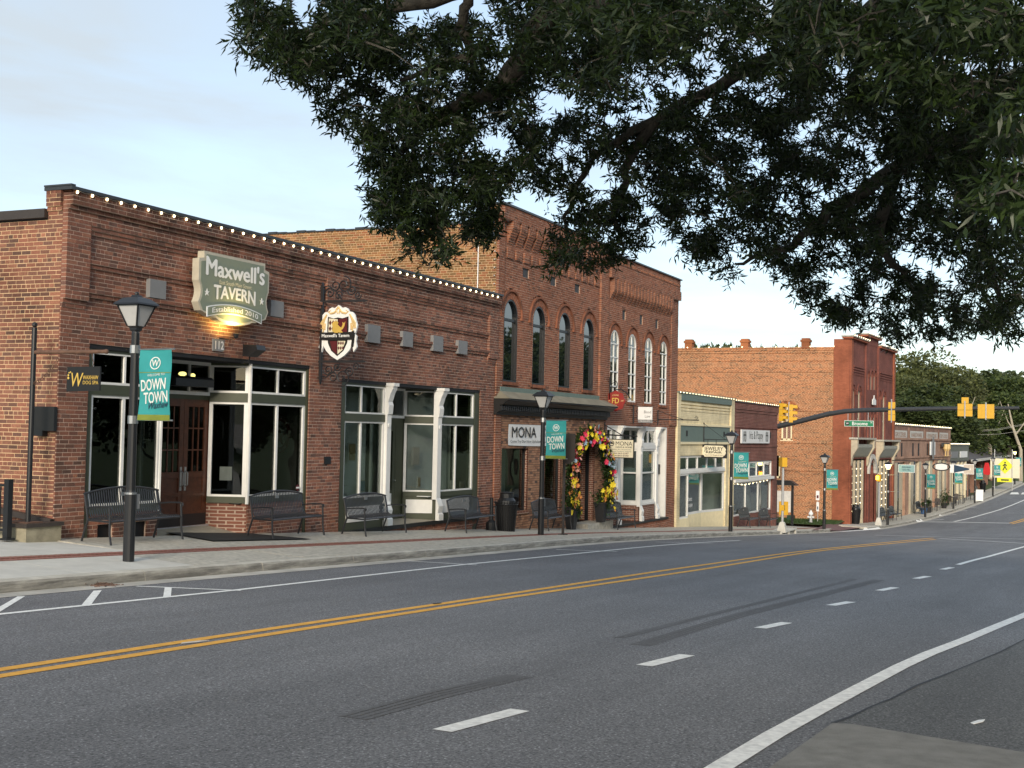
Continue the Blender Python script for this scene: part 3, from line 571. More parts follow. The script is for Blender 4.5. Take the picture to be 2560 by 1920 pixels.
slab_box(tav, 'crawl_vent', 'dark', 17.4, 19.3, 16.14, 16.2, -2.6, -1.62)
mb = MB(); mb.add([(19.3, 16.02, -2.17), (22.2, 16.02, -2.27), (21.9, 16.95, -2.05), (19.7, 16.95, -2.05)], [(0, 1, 2, 3)]); build('entry_floor', mb, 'sand', tav)
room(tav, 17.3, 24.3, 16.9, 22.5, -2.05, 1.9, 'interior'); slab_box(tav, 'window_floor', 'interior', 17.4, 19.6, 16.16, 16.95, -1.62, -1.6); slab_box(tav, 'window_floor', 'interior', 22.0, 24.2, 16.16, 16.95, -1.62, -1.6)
DY = 16.86
def wood_door(x0, x1, z0, z1, hs):
    mb = MB(); st = .13
    mb.box(x0, x0+st, DY, DY+.05, z0, z1); mb.box(x1-st, x1, DY, DY+.05, z0, z1)
    for a, b in ((z0, z0+.28), (z0+.60, z0+.68), (z0+.98, z0+1.1), (z1-.15, z1)): mb.box(x0+st, x1-st, DY+.002, DY+.048, a, b)
    mb.box(x0+st, x1-st, DY+.02, DY+.04, z0+.28, z0+.98)
    zz = z0+1.1; w = x1-x0-2*st; h = z1-.15-zz
    for k in (1, 2): mb.box(x0+st+w*k/3-.014, x0+st+w*k/3+.014, DY+.005, DY+.045, zz, z1-.15); mb.box(x0+st, x1-st, DY+.006, DY+.044, zz+h*k/3-.014, zz+h*k/3+.014)
    d = build('door', mb, 'door_wood', tav)
    for i in range(3):
        for j in range(3): build('pane', MB().box(x0+st+w*i/3+.014, x0+st+w*(i+1)/3-.014, DY+.02, DY+.028, zz+h*j/3+.014, zz+h*(j+1)/3-.014), 'glass_dark', d)
    hx = x1-.065 if hs > 0 else x0+.065
    mb = MB(); mb.box(hx-.03, hx+.03, DY-.012, DY, z0+.72, z0+1.2); mb.tube([(hx, DY-.01, z0+1.12), (hx, DY-.07, z0+1.08), (hx, DY-.07, z0+.84), (hx, DY-.01, z0+.8)], .014, 6); build('handle', mb, 'steel', d)
    build('kick_plate', MB().box(x0+.02, x1-.02, DY-.004, DY, z0+.01, z0+.24), 'black_metal', d)
wood_door(20.25, 21.03, -2.05, .53, 1); wood_door(21.04, 21.82, -2.05, .53, -1)
slab_box(tav, 'threshold', 'silver', 20.2, 21.86, DY-.05, DY+.06, -2.09, -2.05)
slab_box(tav, 'door_panel', 'green_trim', 19.74, 20.24, DY, DY+.06, -2.05, .53); win(tav, (19.75, DY), (21.84, DY), .62, 1.31, 'white_trim', .07, .08, (.33, .66), glass='glass_dark'); slab_box(tav, 'door_head', 'green_trim', 19.72, 21.84, DY-.01, DY+.07, .53, .62)
mb = MB(); mb.prism([(16.5, .78), (16.84, .78), (16.84, .98), (16.56, .98), (16.5, .93)], 20.3, 21.5, 'x'); build('air_curtain', mb, 'black_metal', tav)
# right storefront
for a, b in ((SF2[0], 25.84), (32.76, SF2[1])): slab_box(tav, 'jamb', 'green_trim', a, b, 16.03, 16.25, -3.0, 1.1)
slab_box(tav, 'head_beam', 'dark', SF2[0], SF2[1], 16.02, 17.1, 1.09, 1.178)
Q = {'la': (25.84, 16.10), 'lb': (27.74, 16.10), 'lc': (28.42, 16.85), 'ra': (32.76, 16.10), 'rb': (30.62, 16.10), 'rc': (30.16, 16.85)}
for a, b, xs in (('la', 'lb', (.42,)), ('lb', 'lc', ()), ('rb', 'ra', (.5,)), ('rc', 'rb', ())):
    mb = MB(); obox(mb, Q[a], Q[b], .18, .36, .12); obox(mb, Q[a], Q[b], 1.04, 1.10, .1); obox(mb, Q[a], Q[b], -1.78, -1.65, .13); obox(mb, Q[a], Q[b], -2.75, -1.78, .08)
    split('rail', mb, 'green_trim', tav)
    mb = MB(); pa, pb = Vector(Q[a]), Vector(Q[b]); e = pb-pa; obox(mb, pa+e*.1, pa+e*.9, -2.22, -1.86, .025, -.05); build('panel', mb, 'white_trim', tav)
    win(tav, Q[a], Q[b], .34, 1.07, 'white_trim', .06, .08, xs); win(tav, Q[a], Q[b], -1.68, .21, 'white_trim', .07, .08, xs, bar=.06)
scroll_post(tav, 27.74, 27.94, 15.98, -2.38, 1.1); scroll_post(tav, 30.45, 30.67, 15.98, -2.40, 1.08)
slab_box(tav, 'sill', 'black_paint', SF2[0], SF2[1], 15.97, 16.2, -2.50, -2.41); slab_box(tav, 'base_board', 'green_trim', 25.64, 27.74, 16.0, 16.06, -2.78, -2.5)
brickwall(tav, 'X', 16.03, SF2[0]+.02, SF2[1]-.02, -2.92, -2.51, 'brick_tavern', 'mortar', name='bulkhead_brickwork')
mb = MB(); mb.add([(27.7, 16.0, -2.40), (30.7, 16.0, -2.40), (30.2, 16.9, -2.36), (28.4, 16.9, -2.36)], [(0, 1, 2, 3)]); build('entry_floor', mb, 'sand', tav)
mb = MB(); x0, x1, z0, z1 = 28.75, 29.72, -2.36, .10
mb.box(x0, x0+.13, DY, DY+.05, z0, z1); mb.box(x1-.13, x1, DY, DY+.05, z0, z1); mb.box(x0+.13, x1-.13, DY+.002, DY+.048, z0, z0+.75); mb.box(x0+.13, x1-.13, DY+.002, DY+.048, z1-.14, z1)
dr = build('door', mb, 'green_trim', tav, label='dark green shop door with white lower panels'); build('pane', MB().box(x0+.12, x1-.12, DY+.02, DY+.028, z0+.74, z1-.13), 'glass', dr)
for a in (.1, .42): build('panel', MB().box(x0+.17, x1-.17, DY-.012, DY, z0+a, z0+a+.26), 'white_trim', dr)
mb = MB(); mb.tube([(x1-.07, DY, z0+1.02), (x1-.07, DY-.07, z0+1.02), (x1-.13, DY-.075, z0+1.02)], .015, 6); build('handle', mb, 'steel', dr)
slab_box(tav, 'door_panel', 'green_trim', 28.42, 28.74, DY, DY+.06, -2.36, .1); slab_box(tav, 'door_panel', 'green_trim', 29.73, 30.16, DY, DY+.06, -2.36, .1); slab_box(tav, 'door_head', 'green_trim', 28.42, 30.16, DY-.01, DY+.07, .1, .3); win(tav, (28.42, DY), (30.16, DY), .3, 1.1, 'white_trim', .07, .08, (.5,))
room(tav, 25.6, 33.0, 16.9, 18.6, -2.36, 1.7, 'interior_light'); slab_box(tav, 'display_panel', 'interior_light', 25.9, 28.2, 16.86, 16.9, -1.76, .9); slab_box(tav, 'display_panel', 'interior_light', 30.4, 32.7, 16.86, 16.9, -1.76, .9); slab_box(tav, 'window_floor', 'interior_light', 25.8, 28.3, 16.16, 16.95, -1.78, -1.76); slab_box(tav, 'window_floor', 'interior_light', 30.3, 32.8, 16.16, 16.95, -1.78, -1.76)
# fixed plates and vents
for (a, b, c, d) in ((18.75, 19.2, 2.37, 2.64), (22.58, 23.05, 2.37, 2.64), (26.58, 27.17, 2.11, 2.47), (28.3, 28.82, 2.13, 2.44), (29.94, 30.5, 2.12, 2.46), (31.41, 31.96, 2.14, 2.44)): slab_box(tav, 'cover_plate', 'grey_plate', a, b, 15.905, 16.0, c-.02, d+.05)
mb = MB(); p = onY(813, 1142, 15.97); q = onY(827, 1160, 15.97); mb.box(p.x, q.x, 15.97, 16.03, q.z, p.z); build('wall_vent', mb, 'black_metal', tav)
p = onX(82, 1016, 16.55); q = onX(136, 1078, 16.55); slab_box(tav, 'side_plate', 'black_paint', 16.53, 16.60, q.y, p.y, q.z, p.z)
p = onX(90, 1076, 16.55); q = onX(111, 1090, 16.55); slab_box(tav, 'outlet_box', 'black_metal', 16.50, 16.62, q.y, p.y, q.z, p.z)
# ------------------------------------------------------------------ two-storey shop with black arched windows
def arch_pts(xc, hw, z0, zsp, n=14): return [(xc-hw, z0), (xc+hw, z0)]+[(xc+hw*math.cos(math.pi*k/n), zsp+hw*math.sin(math.pi*k/n)) for k in range(n+1)]
def arch_window(parent, xc, hw, z0, zsp, fm, gm, fw, y=16.17, hood=.30, m='brick_mona', mort='mortar', sash=False, trans=None, fd=.085):
    out = arch_pts(xc, hw, z0, zsp); inn = arch_pts(xc, hw-fw, z0+fw, zsp)
    mb = MB(); mb.ring(out, inn, y-fd, y+.04)
    if trans is not None: mb.box(xc-hw+fw, xc+hw-fw, y-.04, y+.04, trans-.04, trans+.04)
    if sash:
        for zz in sash[0]: mb.box(xc-hw+fw, xc+hw-fw, y-.035, y+.035, zz-.022, zz+.022)
        mb.box(xc-.02, xc+.02, y-.03, y+.03, z0+fw, zsp); mb.box(xc-.02, xc+.02, y-.03, y+.03, zsp+.06, zsp+hw-fw)
    w = build('window', mb, fm, parent)
    cuts = sorted([z0+fw*.5]+([trans] if trans is not None else [])+(sash[0] if sash else []))
    ip = arch_pts(xc, hw-fw*.6, z0+fw*.6, zsp)
    zt = cuts[-1]; g = MB(); g.prism([(xc-hw+fw*.6, zt), (xc+hw-fw*.6, zt)]+ip[2:], y, y+.008); build('pane', g, gm, w)
    for a, b in zip(cuts, cuts[1:]): build('pane', MB().box(xc-hw+fw*.6, xc+hw-fw*.6, y, y+.008, a+.004, b-.004), gm, w)
    mb = MB(); o2 = arch_pts(xc, hw+.004, z0, zsp); n = len(o2)
    mb.add([(a, 15.99, b) for a, b in o2]+[(a, y+.06, b) for a, b in o2], [(i, (i+1) % n, (i+1) % n+n, i+n) for i in range(n)]); build('reveal', mb, 'brick_plain', parent)
    R = MB(); M2 = MB(); M2.ring(arch_pts(xc, hw+hood, zsp, zsp)[2:], arch_pts(xc, hw+.002, zsp, zsp)[2:], 16.0065, 16.07, closed=False); build('arch_mortar', M2, mort, parent)
    for r0, r1, off, nn, pad in ((hw+.005, hw+.115, .0, int((hw+.06)*math.pi/.078), .019), (hw+.122, hw+.232, .0, int((hw+.17)*math.pi/.078), .019), (hw+.236, hw+hood, .055, 9, .004)):
        for k in range(nn):
            a0 = math.pi*k/nn+pad/r1/2; a1 = math.pi*(k+1)/nn-pad/r1/2; q = [(r0, a0), (r1, a0), (r1, (a0+a1)/2), (r1, a1), (r0, a1), (r0, (a0+a1)/2)]
            R.prism([(xc+r*math.cos(a), zsp+r*math.sin(a)) for r, a in q], 16.0-off+random.uniform(-.002, .002), 16.06, r=random.uniform(.01, .3) if off else random.uniform(.05, .8))
    for s in (-1, 1): R.box(xc+s*(hw+hood-.035)-.07, xc+s*(hw+hood-.035)+.07, 15.94, 16.05, zsp-.08, zsp-.003, r=.3)
    build('arch', R, m, parent)
    R = MB(); k = 0; xx = xc-hw-.1
    while xx < xc+hw+.05: R.box(xx+.004, xx+.096, 15.95, 16.1, z0-.1, z0-.004, r=random.uniform(.01, .6)); xx += .1
    build('sill', R, m, parent)
mona = thing('arched_window_shop', 'tall two-storey brick shop with black arched windows and dark dentil cornice', 'building', (34.0, FY, -2.8))
WX = [35.03, 37.18, 39.35, 41.56]; op = [('arch', x, .5, 1.5, 3.48, .82) for x in WX]+[(34.4, 43.2, -4.5, .72), (35.85, 36.34, 4.74, 5.04), (38.05, 38.55, 4.74, 5.04), (40.18, 40.68, 4.74, 5.04)]
# arch openings keep the window's own width below the springing
zn = [(33.9, 34.42, -4, 6.8, .05), (42.55, 43.32, .7, 6.8, .08), (33.9, 43.4, 6.30, 6.8, .21)]
x = 34.62
while x < 42.5:
    for k in range(6): zn.append((x+.03*(5-k)/5, x+.45-.03*(5-k)/5, 5.66+k*CH, 5.66+(k+1)*CH+.01, .03+.032*k))
    zn.append((x, x+.45, 5.66+6*CH, 6.32, .21)); zn.append((x, x+.42, 5.22, 5.50, .05)); x += .615
brickwall(mona, 'X', FY, 34.0, 43.32, -4.0, 6.68, 'brick_mona', 'mortar', op, zn, ntop=300)
for x in WX: arch_window(mona, x, .5, 1.5, 3.48, 'black_metal', 'mirror_pane', .05, y=16.085, trans=3.36)
for x in (36.1, 38.3, 40.43): slab_box(mona, 'vent_recess', 'vent_dark', x-.26, x+.26, 16.05, 16.1, 4.7, 5.08)
slab_box(mona, 'coping', 'coping', 33.95, 43.34, 15.76, 16.4, 6.68, 6.74); slab_box(mona, 'roof', 'brown_roof', 34.1, 43.3, 16.3, 30, 5.6, 5.7); slab_box(mona, 'parapet_back', 'brick_plain', 34.05, 43.3, 16.075, 16.38, 5, 6.67)
brickwall(mona, 'Y', 34.0, 16.031, 25.0, 3.25, 6.62, 'brick_mona_side', 'mortar_warm', [(16.4, 26, 6.15, 7)], [], name='side_brickwork')
mb = MB()
for i in range(24): y = 16.6+i*.36; mb.box(33.97, 34.3, y, y+.33, 6.15, 6.19+.02*(i % 3))
split('coping_tile', mb, 'coping', mona); slab_box(mona, 'back_wall', 'brick_plain', 34.05, 43.3, 24.98, 25.2, -3, 6.15)
mb = MB(); mb.tube([(33.97, 16.62, 3.3), (33.97, 16.62, 5.9)], .018, 6); build('conduit', mb, 'silver', mona)
mb = MB()
for i in range(9): mb.ball((33.95, 16.07, 4.1+i*.24), .022, n=6, m=4)
split('bolt', mb, 'weathered_white', mona)
LW = [(34.56, 36.53, -2.42, -.46), (37.85, 39.26, -2.55, -.5), (40.75, 42.35, -4, -.45)]
brickwall(mona, 'X', FY+.0, 34.4, 43.2, -4.0, .72, 'brick_shopfront', 'mortar_dark', LW, header=0, name='shopfront_brickwork')
for a, b, c, d in LW[:2]:
    win(mona, (a, 16.14), (b, 16.14), c, d, 'black_metal', .06, .08, glass='glass'); mb = MB(); mb.box(a-.05, b+.05, 15.96, 16.1, c-.08, c-.003); build('sill', mb, 'brick_plain', mona)
    mb = MB(); mb.add([(a, 15.99, c), (b, 15.99, c), (b, 15.99, d), (a, 15.99, d), (a, 16.2, c), (b, 16.2, c), (b, 16.2, d), (a, 16.2, d)], [(0, 1, 5, 4), (1, 2, 6, 5), (2, 3, 7, 6), (3, 0, 4, 7)]); build('reveal', mb, 'brick_plain', mona)
mb = MB(); a, b, c, d = LW[2]; mb.add([(a, 15.99, c), (a, 15.99, d), (b, 15.99, d), (b, 15.99, c), (a, 17.4, c), (a, 17.4, d), (b, 17.4, d), (b, 17.4, c)], [(0, 4, 5, 1), (1, 5, 6, 2), (2, 6, 7, 3)]); build('reveal', mb, 'brick_plain', mona)
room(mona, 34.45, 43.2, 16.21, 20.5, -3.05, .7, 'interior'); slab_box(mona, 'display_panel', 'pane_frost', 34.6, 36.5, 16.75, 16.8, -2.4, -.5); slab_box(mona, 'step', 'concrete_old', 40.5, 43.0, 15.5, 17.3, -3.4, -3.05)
mb = MB(); mb.box(41.6, 41.66, 16.25, 17.2, -3.05, -.5); build('door', mb, 'black_metal', mona); slab_box(mona, 'door_frame', 'black_metal', 42.3, 42.36, 16.2, 16.32, -3.05, -.45)
# dark cornice with a small metal roof
mb = MB(); x0, x1 = 33.95, 43.3
mb.prism([(16.02, .50), (15.9, .50), (15.88, .58), (15.80, .60), (15.80, .78), (15.70, .80), (15.60, .90), (15.50, .93), (15.50, .97), (16.02, .97)], x0, x1, 'x'); cor = build('cornice', mb, 'black_paint', mona)
mb = MB(); x = x0+.03
while x < x1-.08: mb.box(x, x+.07, 15.745, 15.81, .63, .76); x += .145
split('dentil', mb, 'black_iron', cor)
mb = MB(); mb.add([(x0-.03, 15.47, .972), (x1+.03, 15.47, .972), (x1-.3, 15.97, 1.22), (x0+.3, 15.97, 1.22), (x0-.03, 16.0, .972), (x1+.03, 16.0, .972)], [(0, 1, 2, 3), (0, 3, 4), (1, 5, 2)]); build('cornice_roof', mb, 'copper_roof', mona)
mb = MB(); x = x0+.3
while x < x1-.4: mb.box(x+.003, x+.297, 15.93, 15.985, 1.2, 1.335); x += .3
split('flashing_piece', mb, 'slate_green', mona)
# ------------------------------------------------------------------ two-storey shop with white windows
law = thing('white_window_shop', 'two-storey brick building with four narrow white arched windows and white storefront', 'building', (43.4, FY, -3.3))
FX = [44.22, 46.19, 48.14, 50.06]; SF = (43.56, 50.76, -4.6, .34)
op = [('arch', x, .47, 1.22, 3.34, .76) for x in FX]+[SF, (45.0, 45.4, 4.25, 4.6), (47.0, 47.4, 4.25, 4.6), (48.95, 49.35, 4.25, 4.6)]
zn = [(43.3, 43.5, -4, 6.7, .03), (51.0, 51.95, .4, 6.7, .05), (43.3, 51.95, 6.0, 6.7, .12), (43.3, 51.95, 5.62, 6.0, .17)]
x = 43.62
while x < 50.9:
    for k in range(4): zn.append((x, x+.24, 4.90+k*CH, 4.90+(k+1)*CH+.01, .035+.04*k))
    zn.append((x, x+.24, 4.90+4*CH, 5.64, .18)); x += .385
x = 43.5
while x < 51.8: zn.append((x, x+.1, 6.22, 6.3, .16)); x += .2
brickwall(law, 'X', FY, 43.32, 51.87, -4.5, 6.5, 'brick_mona', 'mortar', op, zn, ntop=300)
for x in FX: arch_window(law, x, .47, 1.22, 3.34, 'white_trim', 'glass', .06, y=16.045, fd=.035, hood=.28, sash=([1.75, 2.28, 2.81, 3.3],))
for x in (45.2, 47.2, 49.15): slab_box(law, 'vent_recess', 'vent_dark', x-.22, x+.22, 16.05, 16.1, 4.2, 4.65)
mb = MB()
for x in FX: mb.box(x-.5, x+.5, 15.965, 16.06, 1.125, 1.217)
split('sill', mb, 'white_trim', law)
room(law, 43.4, 51.7, 16.2, 19, .9, 5, 'interior_light'); slab_box(law, 'coping', 'coping', 43.34, 51.95, 15.82, 16.4, 6.5, 6.55); slab_box(law, 'roof', 'brown_roof', 43.4, 51.8, 16.3, 30, 5.6, 5.7)
slab_box(law, 'parapet_back', 'brick_plain', 43.35, 51.84, 16.075, 16.38, 5, 6.49); slab_box(law, 'back_wall', 'brick_plain', 43.35, 51.84, 25, 25.2, -4, 6.3); slab_box(law, 'side_wall', 'brick_plain', 51.6, 51.84, 16.08, 25, -4, 6.3)
curt = MB()
for x in FX: curt.box(x-.4, x-.2, 16.3, 16.32, 1.25, 3.3); curt.box(x+.25, x+.4, 16.3, 16.32, 1.25, 3.3)
split('curtain', curt, 'weathered_white', law)
def wt(*b, name='trim', m='white_trim'): return slab_box(law, name, m, *b)
wt(43.56, 50.76, 16.02, 17.2, .26, .338, name='head_beam'); scroll_post(law, 44.82, 45.02, 15.99, -3.34, .27); scroll_post(law, 47.38, 47.6, 15.99, -3.34, .27); scroll_post(law, 49.36, 49.58, 15.99, -3.34, .27)
wt(43.5, 50.8, 15.9, 17.2, -3.42, -3.345, name='platform', m='black_paint'); brickwall(law, 'X', 15.94, 43.56, 50.76, -4.5, -3.42, 'brick_mona', 'mortar', name='bulkhead_brickwork')
def wbay(p0, p1, blind=False):
    p0, p1 = Vector(p0), Vector(p1)
    win(law, p0, p1, -.42, .26, 'white_trim', .11, .1, (.5,)); win(law, p0, p1, -2.68, -.52, 'white_trim', .12, .1, (), (.55,), glass='glass')
    mb = MB(); obox(mb, p0, p1, -.56, -.40, .16); obox(mb, p0, p1, -2.74, -2.66, .17); split('rail', mb, 'white_trim', law)
    e = (p1-p0).normalized(); n = Vector((-e.y, e.x)); n = n if n.y > 0 or abs(n.y) < .1 and n.x > 0 else -n
    mb = MB(); obox(mb, p0+n*.12, p1+n*.12, -2.66, -1.3, .01); build('blind', mb, 'pane_frost', law)
    mb = MB(); obox(mb, p0, p1, -3.40, -2.70, .1); build('bulkhead', mb, 'brick_plain', law)
wbay((43.62, 16.1), (44.82, 16.1)); wbay((47.5, 16.86), (47.5, 16.08)); wbay((47.6, 16.1), (49.36, 16.1)); wbay((45.05, 16.86), (47.45, 16.86))
wt(50.66, 50.76, 16.02, 17.0, -3.34, .26, name='jamb'); wt(49.45, 50.7, 16.95, 17.0, -3.34, .26, name='door'); wt(43.56, 43.64, 16.02, 16.2, -3.34, .26, name='jamb')
slab_box(law, 'mailbox', 'black_metal', 50.54, 50.66, 16.25, 16.5, -1.6, -1.2); room(law, 43.5, 49.4, 17.0, 20, -3.3, .4, 'interior_light')
# ------------------------------------------------------------------ cream and green shop
bead = thing('cream_shop', 'low cream painted brick shop with green band and green cornice', 'building', (52.1, FY, -3.9))
def holed_wall(parent, x0, x1, z0, z1, holes, m, y0=16.0, y1=16.22, xf=None, name='wall'):
    xs = sorted({x0, x1}|{h[0] for h in holes}|{h[1] for h in holes}); zsx = sorted({z0, z1}|{h[2] for h in holes}|{h[3] for h in holes}); mb = MB()
    inside = lambda x, z: any(h[0] < x < h[1] and h[2] < z < h[3] for h in holes)
    for i, (a, b) in enumerate(zip(xs, xs[1:])):
        for c, d in zip(zsx, zsx[1:]):
            if not inside((a+b)/2, (c+d)/2): mb.box(a, b, y0, y1, c, d)
    if xf: xf(mb)
    return build(name, mb, m, parent)
E1 = (52.4, 60.05, -5.0, -.86)
holed_wall(bead, 51.92, 61.25, -5.2, 1.80, [E1], 'brick_cream')
def cb(name, m, *b): return slab_box(bead, name, m, *b)
cb('pilaster', 'brick_cream', 51.93, 52.36, 15.92, 16.0, -4.3, 1.80); cb('pilaster', 'brick_cream', 60.62, 61.24, 15.92, 16.0, -4.8, 1.80)
cb('cornice', 'slate_green', 52.37, 60.61, 15.9, 15.998, 1.50, 1.80); cb('coping', 'slate_green', 51.9, 61.26, 15.86, 16.3, 1.803, 1.86)
for z, o in ((1.34, .05), (1.20, .035), (1.06, .02)): cb('ledge', 'brick_cream', 52.37, 60.61, 15.998-o, 15.9985, z, z+.075)
cb('ledge', 'cream', 52.37, 60.61, 15.93, 15.998, .43, .52); cb('ledge', 'cream', 52.37, 60.61, 15.93, 15.998, -.37, -.27); cb('green_band', 'slate_green', 52.37, 60.61, 15.97, 15.998, -.268, .428)
for x in (53.3, 59.4): cb('vent', 'dark', x, x+.22, 15.955, 15.968, -.02, .22)
win(bead, (52.42, 16.1), (60.03, 16.1), -1.52, -.88, 'white_trim', .08, .1, (.2, .4, .6, .8), bar=.09); cb('rail', 'white_trim', 52.42, 60.03, 16.02, 16.2, -1.64, -1.52)
win(bead, (52.42, 16.1), (54.05, 16.1), -3.56, -1.64, 'white_trim', .08, .1); win(bead, (54.3, 16.5), (57.5, 16.5), -3.52, -1.64, 'white_trim', .1, .1); win(bead, (57.5, 16.5), (60.03, 16.12), -3.52, -1.64, 'white_trim', .1, .1)
mb = MB(); obox(mb, (54.05, 16.1), (54.3, 16.5), -4.3, -1.64, .1); build('corner_panel', mb, 'white_trim', bead)
cb('bulkhead', 'cream', 52.36, 54.05, 16.01, 16.15, -4.6, -3.56); mb = MB(); obox(mb, (54.2, 16.5), (57.5, 16.5), -4.9, -3.52, .1); obox(mb, (57.5, 16.5), (60.04, 16.12), -4.9, -3.522, .1); split('bulkhead', mb, 'cream', bead)
room(bead, 52.4, 60.2, 16.6, 20, -3.6, -.8, 'interior_light'); cb('roof', 'brown_roof', 52, 61.2, 16.2, 28, 1.2, 1.3); cb('ceiling', 'interior_light', 52.4, 60.2, 16.2, 16.7, -.86, -.80)
for i, (t, h) in enumerate((('The', .2), ('Bead', .2), ('Merchants', .2), ('704-337-8549', .16))): text(t, bead, 'sign_white', 54.75, -2.35-.28*i, h, y=16.43, bold=.01, align='LEFT')
mb = MB()
for i in range(26): x = random.uniform(54.6, 59.5); w = random.uniform(.05, .25); h = random.uniform(.1, .5); y = random.uniform(16.75, 17.6); mb.box(x, x+w, y, y+.1, -3.5, -3.5+h)
split('display_box', mb, 'poster', bead)
# ------------------------------------------------------------------ dark red shop
iris = thing('dark_red_shop', 'low dark red brick shop with white framed show window of dresses', 'building', (61.3, FY, -4.4))
E2 = (61.55, 69.75, -5.4, -1.24)
holed_wall(iris, 61.26, 70.85, -5.6, 1.70, [E2], 'brick_iris')
def ib(name, m, *b): return slab_box(iris, name, m, *b)
ib('cornice', 'brick_iris', 61.27, 70.88, 15.93, 15.999, 1.36, 1.70); ib('ledge', 'brick_iris', 61.27, 70.86, 15.965, 15.998, 1.22, 1.36); ib('coping', 'coping', 61.26, 70.9, 15.88, 16.3, 1.702, 1.76); ib('side_wall', 'brick_iris', 70.6, 70.84, 16.225, 28, -5.6, 1.6); ib('roof', 'brown_roof', 61.3, 70.7, 16.3, 28, 1.0, 1.1)
ib('ledge', 'brick_iris', 61.27, 70.86, 15.96, 15.998, .45, .52); ib('ledge', 'brick_iris', 61.27, 70.86, 15.96, 15.998, -.52, -.45)
for x in (61.7, 69.1): ib('vent', 'dark', x, x+.2, 15.985, 15.997, -.05, .28)
win(iris, (61.58, 16.1), (69.73, 16.1), -2.08, -1.26, 'white_trim', .08, .1, (.2, .4, .6, .8), bar=.07); ib('beam', 'white_trim', 61.5, 69.85, 15.9, 16.2, -2.24, -2.10); win(iris, (61.58, 16.12), (69.7, 16.12), -3.92, -2.24, 'white_trim', .08, .1, (.33, .66), bar=.07)
ib('bulkhead', 'brick_iris', 61.5, 69.8, 16.03, 16.2, -5.4, -3.92); room(iris, 61.4, 69.9, 16.25, 17.6, -3.95, -1.2, 'interior_light')
def mannequin(x, y, z0, top, skirt, lab):
    r = thing('mannequin', lab, 'mannequin', (x, y, z0)); mb = MB(); mb.lathe([(.34, 0), (.36, .1), (.26, .5), (.17, .85), (.13, .98)], (x, y, z0), 14); build('skirt', mb, skirt, r, smooth=True)
    mb = MB(); mb.lathe([(.13, .96), (.17, 1.15), (.19, 1.32), (.16, 1.44), (.05, 1.50), (.045, 1.58)], (x, y, z0), 12)
    for s in (-1, 1): mb.tube([(x+s*.17, y, z0+1.4), (x+s*.25, y-.02, z0+1.15), (x+s*.22, y-.08, z0+.92)], [.06, .05, .035], 6)
    build('top', mb, top, r, smooth=True); mb = MB(); mb.ball((x, y, z0+1.7), .085, .1, .12, 10, 7); build('head', mb, 'cloth_black', r, smooth=True)
mannequin(66.2, 16.55, -3.93, 'dress_white', 'dress_white', 'shop window mannequin in a white blouse and long white skirt'); mannequin(67.9, 16.58, -3.93, 'cloth_black', 'dress_white', 'shop window mannequin in a dark top and pale skirt')
# ------------------------------------------------------------------ big orange brick building with red front
def onD(px, py): d = ray(px, py); k = (14.0+.05*82)/(d.y+.05*d.x); p = d*k; return p.x-82, p.z
def xf(mb): mb.v = [(82+a, 14.0-.05*a+b, c) for a, b, c in mb.v]; return mb
hall = thing('red_front_hall', 'large two-storey orange brick building with red painted front and bulb lined parapet', 'building', (82, 14, -5.31))
zn = [(13, 40, 5.42, 5.62, .05), (13, 40, 5.60, 5.9, .09), (13, 40, 4.9, 5.0, .03), (13, 40, 4.2, 4.3, .035), (13, 40, 1.72, 1.82, .035), (13, 40, -.35, -.2, .035), (13, 40, -2.1, -1.98, .03)]
wa = onX(1953, 1100, 82); wb = onX(1981, 1010, 82); wc = onX(1940, 1195, 82); wd = onX(1951, 1140, 82)
W1 = ('arch', (wa.y+wb.y)/2, (wa.y-wb.y)/2, wa.z, 1.75, .62); W2 = (wd.y, wc.y+.3, wc.z, wd.z)
brickwall(hall, 'Y', 82.0, 15.0, 31.0, -5.75, 5.76, 'brick_orange', 'mortar_orange', [W1, W2], zn, name='side_brickwork', mg=.017)
def hb(name, m, *b, t=False):
    mb = MB().box(*b); return build(name, xf(mb) if t else mb, m, hall)
y0, y1 = wb.y, wa.y; ym = (y0+y1)/2
mb = MB(); mb.box(82.05, 82.13, y0, y0+.1, wa.z, 1.8); mb.box(82.05, 82.13, y1-.1, y1, wa.z, 1.8); mb.box(82.05, 82.13, y0, y1, wa.z, wa.z+.1); mb.box(82.05, 82.12, ym-.03, ym+.03, wa.z, 2.0); mb.box(82.05, 82.115, y0, y1, .75, .83); mb.box(81.97, 82.13, y0-.06, y1+.06, wa.z-.12, wa.z)
w = build('window', mb, 'cream', hall, label='tall cream sash window in the side wall'); build('pane', MB().box(82.1, 82.11, y0+.05, y1-.05, wa.z+.05, 2.2), 'cream_blind', w)
mb = MB()
for k in range(11):
    a = math.radians(35+110*k/10); b = math.radians(35+110*(k+.86)/10); mb.prism([(ym+r*math.cos(t), 1.42+r*math.sin(t)) for r, t in ((.68, a), (.92, a), (.92, b), (.68, b))], 81.95, 82.06, 'x', r=random.random()*.3+.01)
split('arch_brick', mb, 'brick_orange', hall)
mb = MB(); mb.box(82.05, 82.12, W2[0], W2[1], W2[2], W2[2]+.12); mb.box(82.05, 82.12, W2[0], W2[0]+.1, W2[2], W2[3]); w = build('window', mb, 'cream', hall); build('pane', MB().box(82.08, 82.09, W2[0]+.1, W2[1], W2[2]+.1, W2[3]), 'mirror_pane', w)
